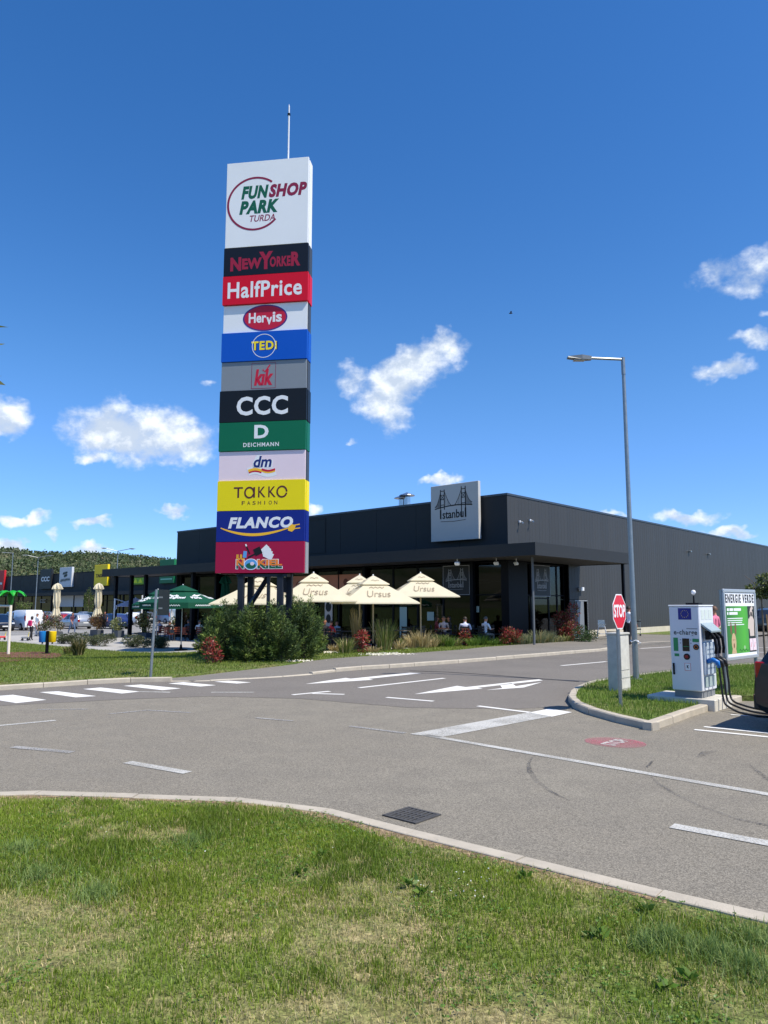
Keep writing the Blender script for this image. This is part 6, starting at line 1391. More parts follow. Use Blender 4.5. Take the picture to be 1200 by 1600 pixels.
for (u, v, Y, lab) in ((286, 914, 39.0, 'dark green parasol with white lettering over the wooden chairs'), (247, 921, 46, 'dark green parasol mostly hidden behind the sign pole')):
    e, can, zt = parasol(u, v, Y, 2.15 if u > 260 else 1.5, .82, PGREEN, 8, lab, 'green parasols over the drinks terrace', PI / 8, val=.28, pole_m=GALV)
    for k in range(8):
        ang = PI / 8 + PI / 8 + k * PI / 4; RR = 2.15 if u > 260 else 1.5; M = face_frame(RR, .82, zt - .10, ang, .66, 8, .02)
        mb = MB()
        if k % 2: put_text(mb, 'Perla', -.40, .0, .14, .30, .004, 0, 0, M, bold=.03); put_text(mb, 'Harghitei', -.52, -.30, .52, .03, .004, 0, 0, M, bold=.03)
        else: put_text(mb, 'Perla', -.34, -.24, .24, .02, .004, 0, 0, M, bold=.03); mb.prism([(-.22, .06), (.12, .06), (.5, .34), (.14, .22), (.08, .34)], 0, .004, 0, M)
        mb.build('lettering', WHITEP, can)
        out = Vector((math.cos(ang), math.sin(ang), 0)); c = out * (RR * math.cos(PI / 8) * 1.006 + .012); zz = zt - .10 - .82 - .14
        M2 = Matrix((Vector((-out.y, out.x, 0)), Vector((0, 0, 1)), out)).transposed().to_4x4(); M2.translation = (c.x, c.y, zz)
        mb = MB(); mb.strip([(-.42 + .06 * i, .03 * (1 if i % 2 else -1)) for i in range(15)], .035, 0, .004, 0, M2); mb.build('print', WHITEP, can)
# folded parasols
def folded(u, v0, v1, label, m=None, vb=18):
    p = G(u, v1 + vb, .02); zt = DP(u, v0, p.y).z - p.z
    e = empty('folded_parasol', p, 0, label, 'parasol', 'folded parasols on the terrace')
    mb = MB(); mb.tube([(0, 0, 0), (0, 0, zt)], .03, 8); mb.build('pole', WOOD, e)
    vs = []; n = 24; prof = [(.02, 1.0), (.09, .99), (.20, .95), (.27, .90), (.33, .83), (.20, .815), (.21, .68), (.23, .48), (.15, .30), (.25, .15), (.32, .04), (.28, .035)]
    zb = zt * .30
    for j, (r, f) in enumerate(prof):
        for k in range(n):
            a = 2 * PI * k / n; fold = 1 + .34 * (1 if k % 3 == 0 else -.45) * (.3 if j < 2 else 1) + random.uniform(-.06, .06); tw = j * .13
            vs.append((r * fold * math.cos(a + tw), r * fold * math.sin(a + tw), zb + (zt - zb) * f + random.uniform(-.015, .015) * (j > 1)))
    fs = [(j * n + (k + 1) % n, j * n + k, (j + 1) * n + k, (j + 1) * n + (k + 1) % n) for j in range(len(prof) - 1) for k in range(n)]
    mb = MB(); mb.add(vs, fs); mb.build('cloth', m or CREAM, e)
    mb = MB(); mb.lathe([(.175, zb + (zt - zb) * .29), (.19, zb + (zt - zb) * .30), (.175, zb + (zt - zb) * .315)], 14); mb.build('tie', WOOD, e)
    mb = MB(); mb.lathe([(0, 0), (.35, 0), (.35, .07), (0, .09)], 12); mb.build('base', DARKM, e)
folded(86, 911, 972, 'folded cream parasol wrapped on its pole above the rose bushes'); folded(151, 911, 972, 'folded cream parasol wrapped on its pole above the bronze shrub')
folded(350, 899, 975, 'folded dark green parasol behind the cream ones between canopy and tower', PGREEN, 26); folded(436, 900, 972, 'folded dark green parasol glimpsed behind the outer tower leg', PGREEN, 28)
# grey cantilever parasols on white posts
def cantilever(u, vb, vt, cu, cv, label, full=True):
    p = G(u, vb, .02); zt = DP(u, vt, p.y).z - p.z; c = DP(cu, cv, p.y + 1.2); dx = Vector((c.x - p.x, c.y - p.y, 0)); zc = c.z - p.z
    e = empty('cantilever_parasol', p, math.atan2(dx.y, dx.x), label, 'parasol', 'grey cantilever parasols on white posts'); L_ = dx.length
    mb = MB(); mb.tube([(0, 0, 0), (0, 0, zt)], .06, 8); mb.build('post', WHITEM, e)
    mb = MB(); mb.tube([(0, 0, zt - .05), (L_ * .55, 0, zt - .28)], .035, 6); mb.build('arm', WHITEM, e)
    mb = MB(); mb.tube([(0, 0, zt - .9), (.15, 0, zt - .75), (.12, 0, zt - .5)], .035, 6); mb.build('crank', WHITEM, e)
    mb = MB(); mb.box(-.4, .4, -.4, .4, 0, .08, bev=.01); mb.build('base', DARKM, e)
    if full:
        m2 = MB(); canopy_geo(m2, 1.95, .62, 0, 4, 0, 1, 0, .05, .5); o = m2.build('canopy', PGREY, e); o.location = (L_, 0, zc)
        m3 = MB(); m3.tube([(L_, 0, zc - .2), (L_, 0, zc + .05)], .03, 6); m3.build('hub', WHITEM, e)
cantilever(177, 994, 935, 212, 934, 'grey lilac cantilever parasol on a white post beside the pale shrub')
cantilever(220, 990, 930, 250, 938, 'grey cantilever parasol on a white post behind the sign pole')
cantilever(267, 988, 948, 300, 950, 'white post of a cantilever parasol behind the green parasol', False)

# ================================================================== TERRACE FURNITURE
CHW = mat('chair_wood', S(128, 58, 36), rough=.5, var=.2, vscale=6); CHB = mat('chair_black', S(24, 24, 26), rough=.5)
def make_chair(m, legm):
    e = empty('chair')
    mb = MB(); mb.box(-.22, .22, -.22, .22, .44, .48, bev=.01); mb.build('seat', m, e)
    for k in range(3): mb = MB(); mb.box(-.21, .21, .215, .235, .56 + k * .12, .65 + k * .12); mb.build('slat', m, e)
    for x in (-.2, .2):
        mb = MB(); mb.tube([(x, -.2, 0), (x, -.2, .44)], .018, 6); mb.build('leg', legm, e)
        mb = MB(); mb.tube([(x, .25, 0), (x, .20, .44), (x, .255, .92)], .018, 6); mb.build('leg', legm, e)
    return e
def make_table(m):
    e = empty('table'); mb = MB(); mb.lathe([(0, .71), (.40, .71), (.41, .725), (.40, .745), (0, .745)], 18); mb.build('top', m, e)
    mb = MB(); mb.tube([(0, 0, .03), (0, 0, .71)], .035, 8); mb.build('column', DARKM, e)
    mb = MB(); mb.lathe([(0, 0), (.25, 0), (.25, .025), (.05, .05), (0, .05)], 14); mb.build('base', DARKM, e); return e
CH_W = make_chair(CHW, DARKM); CH_B = make_chair(CHB, CHB); TB_W = make_table(CHW); TB_B = make_table(CHB)
used = set()
def place(proto, p, rz, label, cat, group):
    o = proto if proto.name not in used else copy_tree(proto); used.add(proto.name)
    o.location = p; o.rotation_euler = (0, 0, rz); tag(o, label, cat, group); return o
TG = lambda u, v: G(u, v, .02)

# ---------------------------------------------------------------- people
SKINM = mat('skin', S(186, 128, 100), rough=.55); HAIR = {k: mat('hair_' + k, c, rough=.6) for k, c in dict(dark=S(36, 26, 22), brown=S(92, 62, 42), grey=S(92, 88, 86), blond=S(170, 132, 84)).items()}
CLO = {}
def cl(r, g, b):
    k = (r, g, b)
    if k not in CLO: CLO[k] = mat('cloth_%d_%d_%d' % k, S(r, g, b), rough=.85)
    return CLO[k]
def body(pose):
    """one continuous figure grown from a jointed skeleton; faces -Y; returns a mesh with slots skin, top, trousers, shoes"""
    if pose == 'sit':
        J = dict(pel=(0, 0, .52, .135), sp=(0, -.01, .68, .125), ch=(0, -.03, .90, .135), nk=(0, -.05, 1.08, .055), hd=(0, -.075, 1.17, .085), tp=(0, -.08, 1.29, .075))
        for s, k in ((1, 'l'), (-1, 'r')):
            J['sh' + k] = (.19 * s, -.03, .99, .062); J['el' + k] = (.25 * s, -.12, .74, .045); J['wr' + k] = (.15 * s, -.36, .76, .030); J['hn' + k] = (.13 * s, -.43, .77, .034)
            J['hp' + k] = (.09 * s, -.02, .50, .105); J['kn' + k] = (.12 * s, -.42, .50, .068); J['an' + k] = (.12 * s, -.40, .10, .042); J['to' + k] = (.13 * s, -.54, .04, .036)
    else:
        w = 1 if pose == 'walk' else 0
        J = dict(pel=(0, 0, .95, .135), sp=(0, 0, 1.10, .125), ch=(0, -.01, 1.30, .14), nk=(0, -.02, 1.47, .055), hd=(0, -.035, 1.56, .085), tp=(0, -.035, 1.68, .075))
        for s, k in ((1, 'l'), (-1, 'r')):
            d = .20 * s * w; b = -.20 if pose == 'hold' else 0
            J['sh' + k] = (.19 * s, 0, 1.39, .062); J['el' + k] = (.25 * s, .03 + d * .5, 1.13, .045); J['wr' + k] = ((.24 - .10 * (b != 0)) * s, -.04 + d * .9 + b, .90 + (.22 if b else 0), .030); J['hn' + k] = ((.235 - .12 * (b != 0)) * s, -.065 + d + b * 1.3, .82 + (.30 if b else 0), .034)
            J['hp' + k] = (.09 * s, 0, .91, .105); J['kn' + k] = (.10 * s, -.03 - d * .8, .50, .068); J['an' + k] = (.10 * s, .03 - d * 1.3, .09, .042); J['to' + k] = (.11 * s, -.11 - d * 1.3, .04, .036)
    E = [('pel', 'sp'), ('sp', 'ch'), ('ch', 'nk'), ('nk', 'hd'), ('hd', 'tp')]
    for k in 'lr': E += [('ch', 'sh' + k), ('sh' + k, 'el' + k), ('el' + k, 'wr' + k), ('wr' + k, 'hn' + k), ('pel', 'hp' + k), ('hp' + k, 'kn' + k), ('kn' + k, 'an' + k), ('an' + k, 'to' + k)]
    names = list(J); ix = {n: i for i, n in enumerate(names)}
    me = bpy.data.meshes.new('figure'); me.from_pydata([J[n][:3] for n in names], [(ix[a], ix[b]) for a, b in E], [])
    ob = bpy.data.objects.new('figure', me); COL.objects.link(ob)
    sk = ob.modifiers.new('skin', 'SKIN'); sk.branch_smoothing = .6; ob.modifiers.new('subd', 'SUBSURF').levels = 1
    sl = me.skin_vertices[0].data
    for n in names: sl[ix[n]].radius = (J[n][3], J[n][3] * (.72 if n in ('pel', 'sp', 'ch') else 1)); sl[ix[n]].use_root = n == 'pel'
    bpy.context.view_layer.update(); ev = ob.evaluated_get(bpy.context.evaluated_depsgraph_get()); m2 = bpy.data.meshes.new_from_object(ev)
    bpy.data.objects.remove(ob)
    vs = [tuple(v.co) for v in m2.vertices]; fs = [tuple(p.vertices) for p in m2.polygons]
    segs = [(Vector(J[a][:3]), Vector(J[b][:3]), a, b) for a, b in E]
    def region(c):
        best = min(segs, key=lambda s: ((c - s[0]) - (s[1] - s[0]) * min(1, max(0, (c - s[0]).dot(s[1] - s[0]) / (s[1] - s[0]).length_squared))).length - .0 * 1)
        a, b = best[2], best[3]
        if b in ('hd', 'tp') or b[:2] in ('wr', 'hn'): return 0
        if b[:2] == 'to': return 3
        if b[:2] in ('hp', 'kn', 'an'): return 2
        if a == 'pel' and (c - best[0]).length < .06: return 2
        return 1
    mi = [region(sum((Vector(vs[i]) for i in f), Vector()) / len(f)) for f in fs]
    mb = MB(); mb.v, mb.f, mb.m = vs, fs, mi
    hz = J['hd'][2]; hy = J['hd'][1]
    mb.ball((0, hy - .088, hz + .03), (.014, .018, .024), 0, n=6, k=4)
    for s in (-1, 1): mb.ball((.082 * s, hy + .005, hz + .04), (.012, .024, .034), 0, n=6, k=4); mb.ball((.034 * s, hy - .080, hz + .058), (.013, .008, .008), 3, n=6, k=4)
    mb.ball((0, hy - .082, hz - .022), (.026, .008, .007), 1, n=6, k=4)
    for k, s in (('l', 1), ('r', -1)):      # five fingers from each palm
        h = Vector(J['hn' + k][:3]); w_ = Vector(J['wr' + k][:3]); d = (h - w_).normalized(); sd = d.cross(Vector((0, 0, 1)) if abs(d.z) < .8 else Vector((0, 1, 0))).normalized(); bend = sd.cross(d).normalized() * -.012
        for f_ in range(4): q = h + sd * (.012 * (f_ - 1.5)); L_ = (.062, .072, .068, .052)[f_]; mb.tube([q, q + d * L_ * .6, q + d * L_ + bend], [.0085, .008, .006], 5, 0)
        mb.tube([h - d * .03 + sd * .025 * s, h + sd * .045 * s, h + d * .028 + sd * .05 * s], [.010, .009, .007], 5, 0)
    me = bpy.data.meshes.new('person'); me.from_pydata(mb.v, [], mb.f)
    for m_ in (SKINM, CHB, CHB, CHB): me.materials.append(m_)
    me.polygons.foreach_set('material_index', mb.m); me.polygons.foreach_set('use_smooth', [True] * len(me.polygons)); me.update()
    return me, (hy, hz)
POSE = {k: body(k) for k in ('stand', 'walk', 'hold', 'sit')}
def hair_mesh(long):
    mb = MB(); vs = []; n = 12
    for j in range(6):
        ph = PI / 2 - j * (PI / 2 + (.55 if long else .1)) / 5
        for k in range(n):
            a = 2 * PI * k / n; fr = -math.sin(a)
            p_ = ph if fr < .35 else max(ph, .55)
            vs.append((.098 * math.cos(p_) * math.cos(a), .104 * math.cos(p_) * math.sin(a) + .012, .115 * math.sin(p_) - (.06 if long and j == 5 and fr < .2 else 0)))
    fs = [(j * n + k, (j + 1) * n + k, (j + 1) * n + (k + 1) % n, j * n + (k + 1) % n) for j in range(5) for k in range(n)]
    me = bpy.data.meshes.new('hair'); me.from_pydata(vs, [], fs); me.polygons.foreach_set('use_smooth', [True] * len(fs)); me.materials.append(HAIR['dark']); return me
HM = {False: hair_mesh(False), True: hair_mesh(True)}
def person(p, rz, pose, top, legs, hair, label, group=None, h=1.0, long=False, shoes=(40, 40, 44), pack=None):
    me, (hy, hz) = POSE[pose]; o = link('person', me); o.location = p; o.rotation_euler = (0, 0, rz); o.scale = (h, h, h)
    for i, m_ in enumerate((SKINM, cl(*top), cl(*legs), cl(*shoes))): o.material_slots[i].link = 'OBJECT'; o.material_slots[i].material = m_
    tag(o, label, 'person', group)
    hr = link('hair', HM[long], o); hr.location = (0, hy, hz + .045); hr.material_slots[0].link = 'OBJECT'; hr.material_slots[0].material = HAIR[hair]
    if pack:
        mb = MB(); mb.box(-.15, .15, .11, .25, 1.02, 1.42, bev=.05); bp_ = mb.build('backpack', cl(*pack), None); bp_.location = p; bp_.rotation_euler = (0, 0, rz); bp_.scale = (h, h, h); tag(bp_, 'magenta pink backpack worn by the walking girl near the bins', 'backpack')
    return o
# walkers
p = G(984, 1008, .10); person(p, PI * .75, 'walk', (226, 226, 228), (34, 34, 40), 'dark', 'person in white top and dark trousers walking behind the stop sign')
p = Vector((9.75, 22.0, .1)); person(p, -2.3, 'hold', (222, 120, 150), (70, 70, 84), 'brown', 'person in a pink top standing between charging station and poster board', long=False, h=1.02)
p = G(48, 1001, .02); person(p, PI - .2, 'walk', (232, 214, 220), (22, 22, 26), 'dark', 'girl in black trousers seen from behind with a pink backpack', h=.93, long=True, pack=(190, 22, 92))
p = G(57, 994, .02); person(p, -.6, 'stand', (236, 236, 236), (200, 200, 204), 'brown', 'person in white beside the girl with the pink backpack', h=.98)
p = G(112, 990, 0); person(p, 1.2, 'walk', (92, 52, 66), (84, 104, 134), 'dark', 'person in maroon jacket and jeans walking past the silver car')
p = G(66, 984, 0); person(p, .4, 'stand', (40, 40, 46), (36, 36, 40), 'dark', 'person in black behind the cream flowered bush')
p = G(163, 983, 0); person(p, .1, 'stand', (60, 46, 44), (40, 40, 50), 'dark', 'person in dark clothes beside the second folded parasol')
p = wor(-11.2, -2.2, gz(*wor(-11.2, -2.2)[:2]) + .02); person(p, TH + .5, 'stand', (226, 226, 226), (150, 30, 34), 'brown', 'standing person in white top and red trousers in the restaurant entrance')
# children's things at the lawn edge
sg_ = []
def seated(u, v, face, chair, top, legs, hair, label, grp, long=False):
    p = TG(u, v); place(chair, p, face, ('wooden chair' if chair is CH_W else 'black chair') + ' of the ' + label.replace('seated guest in', 'guest in').replace(' under the cream parasol by the tower', ' by the tower parasol').replace('seated guest', 'guest').replace(' before the entrance', ' by the entrance').replace(' seen from behind over the small red shrub', ' by the small red shrub').replace(' behind the white shirted one', ''), 'chair', 'wooden terrace chairs' if chair is CH_W else 'black terrace chairs')
    person((p.x, p.y, p.z), face, 'sit', top, legs, hair, label, grp, long=long)
SGL = 'guests under the green parasols'; SGR = 'guests under the cream parasols'
seated(249, 999, PI + .9, CH_W, (150, 156, 176), (60, 60, 70), 'brown', 'seated guest in pale blue shirt beside the sign pole', SGL)
seated(263, 1002, PI - .4, CH_W, (22, 22, 28), (28, 28, 32), 'dark', 'seated guest all in black before the green parasol pole', SGL)
seated(294, 999, PI + .5, CH_W, (84, 96, 110), (40, 44, 60), 'grey', 'seated guest in slate grey shirt next to the green parasol pole', SGL)
seated(311, 1001, PI + .2, CH_W, (236, 234, 230), (90, 90, 96), 'grey', 'seated guest in bright white shirt beside the evergreens', SGL)
seated(318, 990, .4, CH_W, (214, 84, 56), (60, 50, 60), 'blond', 'seated blond guest in an orange red top by the evergreens', SGL, True)
seated(276, 990, .2, CH_W, (60, 70, 66), (40, 40, 44), 'dark', 'seated guest in dark green facing the street under the green parasol', SGL)
for (u, v, rz, lab) in ((278, 1001, PI, 'wooden chair standing empty before the green parasol pole'), (290, 1002, PI - .5, 'wooden chair turned aside next to the slate grey shirt')): place(CH_W, TG(u, v), rz, lab, 'chair', 'wooden terrace chairs')
for (u, v, lab) in ((258, 995, 'wooden table before the guest in black'), (286, 995, 'wooden table at the green parasol pole'), (314, 996, 'wooden table between white and orange shirts')): place(TB_W, TG(u, v), 0, lab, 'table', 'wooden terrace tables')
seated(505, 1015, .9, CH_B, (36, 34, 40), (30, 30, 34), 'dark', 'seated guest in charcoal by the outer evergreen', SGR)
seated(516, 1009, 2.4, CH_B, (176, 40, 44), (50, 50, 60), 'dark', 'seated guest in a red shirt under the cream parasol by the tower', SGR)
seated(527, 1007, -.4, CH_B, (140, 160, 180), (40, 44, 60), 'brown', 'seated guest in a pale blue shirt under the cream parasol by the tower', SGR)
seated(557, 1007, .3, CH_B, (40, 40, 44), (40, 40, 44), 'blond', 'seated blond guest in black near the narrow poster', SGR, True)
seated(681, 1007, 1.6, CH_B, (110, 44, 56), (40, 40, 46), 'dark', 'seated guest in dark red before the dark entrance', SGR, True)
seated(694, 1007, -.2, CH_B, (196, 190, 196), (60, 60, 70), 'grey', 'seated guest in pale grey facing the street before the entrance', SGR)
seated(704, 1007, -1.4, CH_B, (30, 30, 34), (50, 50, 60), 'dark', 'seated guest in black with bare arms before the entrance', SGR, True)
seated(727, 1010, PI - .2, CH_B, (214, 218, 238), (50, 56, 80), 'dark', 'seated guest in a pale shirt seen from behind over the small red shrub', SGR)
seated(758, 1009, PI / 2 + .6, CH_B, (232, 232, 236), (120, 116, 108), 'grey', 'seated guest in a white shirt at the corner of the restaurant', SGR)
BC = [(500, 1018, .4, 'by the outer evergreen, front one'), (520, 1017, 2.2, 'before the red shirted guest'), (536, 1013, 1.1, 'behind the green grass tuft'), (552, 1013, -.5, 'behind the straw tuft'), (575, 1010, 2.8, 'right of the narrow poster'), (598, 1012, .2, 'behind the tall green tuft'), (618, 1009, 1.3, 'beneath the front parasol'), (636, 1010, 3.0, 'behind the small green tuft'), (652, 1007, .7, 'at the parasol pole'), (668, 1008, 2.0, 'left of the dark red guest'), (738, 1007, .3, 'between the two pale shirted guests'), (772, 1006, 2.3, 'at the corner pier')]
for (u, v, rz, lab) in BC: place(CH_B, TG(u, v), rz, 'black chair standing empty ' + lab, 'chair', 'black terrace chairs')
for (u, v, lab) in ((510, 1016, 'by the outer evergreen'), (543, 1012, 'behind the straw tufts'), (586, 1012, 'behind the tall green tuft'), (628, 1011, 'under the front parasol'), (660, 1007, 'at the far parasol pole'), (692, 1009, 'before the entrance guests'), (742, 1007, 'between the two pale shirted guests')): place(TB_B, TG(u, v), 0, 'black round table ' + lab, 'table', 'black terrace tables')
# high chair and pram by the service door
q = wor(1.1, 7.4, .1)
e = empty('high_chair', q, TH + .5, 'grey high chair standing by the service door', 'chair')
for (x, y) in ((-.2, -.2), (.2, -.2), (-.2, .2), (.2, .2)): mb = MB(); mb.tube([(x * 1.3, y * 1.3, 0), (x * .8, y * .8, .62)], .018, 6); mb.build('leg', WHITEM, e)
mb = MB(); mb.box(-.18, .18, -.18, .18, .55, .60, bev=.01); mb.box(-.18, .18, .16, .19, .601, .95); mb.build('seat', STEEL, e); mb = MB(); mb.box(-.22, .22, -.40, -.16, .72, .75); mb.build('tray', STEEL, e)
mb = MB(); mb.box(-.24, .24, -.27, -.23, .2, .24); mb.build('rung', WHITEM, e)
q = wor(1.3, 10.8, .1)
e = empty('serving_trolley', q, TH + 1.2, 'dark two tier trolley by the side wall near the stop sign', 'trolley')
for z in (.35, .8): mb = MB(); mb.box(-.45, .45, -.28, .28, z, z + .06, bev=.01); mb.build('shelf', DARKM, e)
for (x, y) in ((-.4, -.24), (.4, -.24), (-.4, .24), (.4, .24)): mb = MB(); mb.tube([(x, y, .1), (x, y, .95)], .016, 6); w_ = mb.build('leg', STEEL, e); m2 = MB(); m2.tube([(x, y - .015, .06), (x, y + .015, .06)], .06, 10); m2.build('caster', RUB, w_)
mb = MB(); mb.box(-.3, .1, -.2, .2, .861, 1.0, bev=.02); mb.build('tray', WHITEM, e)
mb = MB(); mb.box(-.35, .35, -.22, .22, .0, .32, bev=.01); o = mb.build('concrete_block', PLINTH); o.location = wor(1.0, 9.0, .1); o.rotation_euler = (0, 0, TH); tag(o, 'pale concrete block on the pavement by the service door', 'block')

# ================================================================== PLAY AREA THINGS
q = G(13, 1022, .1); pt = DP(17, 941, q.y)
e = empty('palm_swing', q, -.1, 'white swing post topped with green plastic palm leaves', 'swing')
zt = pt.z - q.z; lx_ = pt.x - q.x
mb = MB(); mb.tube([(0, 0, -.1), (lx_, 0, zt)], .065, 10); mb.build('post', mat('post_cream', S(232, 226, 208), rough=.5), e)
mb = MB(); mb.tube([(lx_ - .05, 0, zt - .18), (lx_ - 2.6, -.3, zt - .14)], .055, 8); mb.build('beam', mat('post_cream'), e)
mb = MB(); mb.tube([(lx_ - 2.5, -.3, zt - .14), (lx_ - 2.35, -.3, -.1)], .065, 8); mb.build('post', mat('post_cream'), e)
PALM = mat('palm_green', S(28, 160, 40), rough=.4)
mb = MB(); mb.lathe([(.08, zt - .12), (.13, zt + .02), (.19, zt + .32), (.0, zt + .36)], 10, c=(lx_, 0, 0)); mb.build('crown', mat('palm_dark_green', S(16, 104, 34), rough=.4), e)
for k in range(7):
    a = k * .9; pts = [Vector((lx_ + r * math.cos(a), r * math.sin(a), zt + .30 + .30 * math.sin(r * 3.6) - .42 * r * r)) for r in (.05, .2, .38, .55, .68)]
    vs = []; sd = Vector((-math.sin(a), math.cos(a), 0))
    for p_, w_ in zip(pts, (.05, .12, .14, .1, .02)): vs += [p_ - sd * w_ + Vector((0, 0, -.03)), p_ + Vector((0, 0, .02)), p_ + sd * w_ + Vector((0, 0, -.03))]
    fs = [];
    for i in range(4): fs += [(i * 3, i * 3 + 3, i * 3 + 4, i * 3 + 1), (i * 3 + 1, i * 3 + 4, i * 3 + 5, i * 3 + 2)]
    mb = MB(); mb.add(vs, fs); o = mb.build('palm_leaf', PALM, e); sm = o.modifiers.new('thick', 'SOLIDIFY'); sm.thickness = .025
q = G(73, 1021, .1)
e = empty('bin_post', q, 0, 'black post carrying a blue and a yellow recycling bin', 'litter bin')
mb = MB(); mb.box(-.06, .06, -.06, .06, -.1, 1.05, bev=.008); mb.build('post', DARKM, e); mb = MB(); mb.box(-.15, .15, -.15, .15, -.02, .03); mb.build('foot', DARKM, e)
for x, c_, nm in ((-.235, S(30, 128, 200), 'blue'), (.235, S(240, 205, 10), 'yellow')):
    mb = MB(); mb.lathe([(.0, .52), (.14, .52), (.155, .54), (.165, 1.02), (.15, 1.03), (.14, .98), (.0, .97)], 18, c=(x, 0, 0)); o = smooth_by_angle(mb.build('bin', mat('bin_' + nm, c_, rough=.4), e), 40); o['label'] = nm + ' round bin'
    mb = MB(); mb.box(x - .03, x + .03, -.02, .02, .45, .52); mb.build('bracket', DARKM, e)
# toys by the lawn edge
for (u, v, c_, lab) in ((3, 1000, S(220, 60, 60), 'small red and yellow ride on toy by the swing'), (39, 1001, S(120, 124, 130), 'small grey scooter trolley beside the girl')):
    q = G(u, v, .03); e = empty('ride_on_toy', q, .5, lab, 'toy')
    mb = MB(); mb.box(-.22, .22, -.1, .1, .14, .26, bev=.04); mb.build('body', mat('toy_%d' % u, c_, rough=.4), e)
    mb = MB(); mb.tube([(.16, 0, .2), (.22, 0, .52)], .02, 6); mb.tube([(.22, -.12, .52), (.22, .12, .52)], .018, 6); mb.build('handlebar', I_YEL, e)
    for (x, y) in ((-.16, -.12), (-.16, .12), (.16, -.12), (.16, .12)): mb = MB(); mb.tube([(x, y - .02, .075), (x, y + .02, .075)], .075, 10); mb.build('wheel', RUB, e)

# ================================================================== CARS
TYRE = mat('tyre', S(26, 26, 27), rough=.85); RIM = mat('wheel_rim', S(168, 172, 176), rough=.3, metal=.7); LAMPR = mat('tail_lamp', S(150, 10, 18), rough=.15, coat=.6); LAMPW = mat('head_lamp', S(220, 225, 230), rough=.1, coat=.6); CARGLASS = mat('car_window', S(20, 24, 28), rough=.04, spec=.9); PLATE = mat('number_plate', S(222, 222, 216), rough=.4)
PROF = {
 'hatch': (4.0, .87, .66, [(-2.0, .36, .60, .63), (-1.96, .26, .84, .88), (-1.88, .21, .95, 1.0), (-1.58, .19, .96, 1.36), (-1.2, .19, .95, 1.45), (-.35, .19, .93, 1.49), (.3, .19, .91, 1.43), (1.0, .19, .89, .96), (1.6, .2, .82, .86), (1.92, .24, .68, .72), (2.0, .36, .54, .56)], (2, 3), (6, 7), (3, 6)),
 'van': (4.4, .91, .80, [(-2.2, .36, .9, .95), (-2.17, .26, 1.0, 1.70), (-2.0, .22, 1.02, 1.84), (-.3, .2, 1.02, 1.86), (.35, .2, 1.02, 1.83), (.7, .2, 1.0, 1.75), (1.30, .2, .98, 1.08), (1.9, .22, .84, .90), (2.12, .28, .68, .74), (2.2, .38, .54, .58)], None, (5, 6), (4, 5)),
 'sedan': (4.5, .88, .62, [(-2.25, .38, .62, .66), (-2.2, .28, .88, .93), (-1.6, .2, .92, .99), (-1.0, .19, .93, 1.36), (-.3, .19, .92, 1.44), (.3, .19, .90, 1.40), (1.05, .19, .88, .95), (1.8, .2, .80, .85), (2.15, .26, .66, .70), (2.25, .38, .54, .57)], (2, 3), (5, 6), (3, 5)),
 'suv': (4.5, .93, .72, [(-2.25, .42, .62, .66), (-2.22, .30, .93, .99), (-2.12, .26, 1.03, 1.09), (-1.86, .24, 1.04, 1.50), (-1.4, .24, 1.03, 1.62), (-.4, .24, 1.01, 1.66), (.35, .24, .99, 1.58), (1.05, .24, .97, 1.06), (1.75, .26, .90, .96), (2.12, .30, .74, .78), (2.25, .42, .58, .60)], (2, 3), (6, 7), (3, 6)),
}
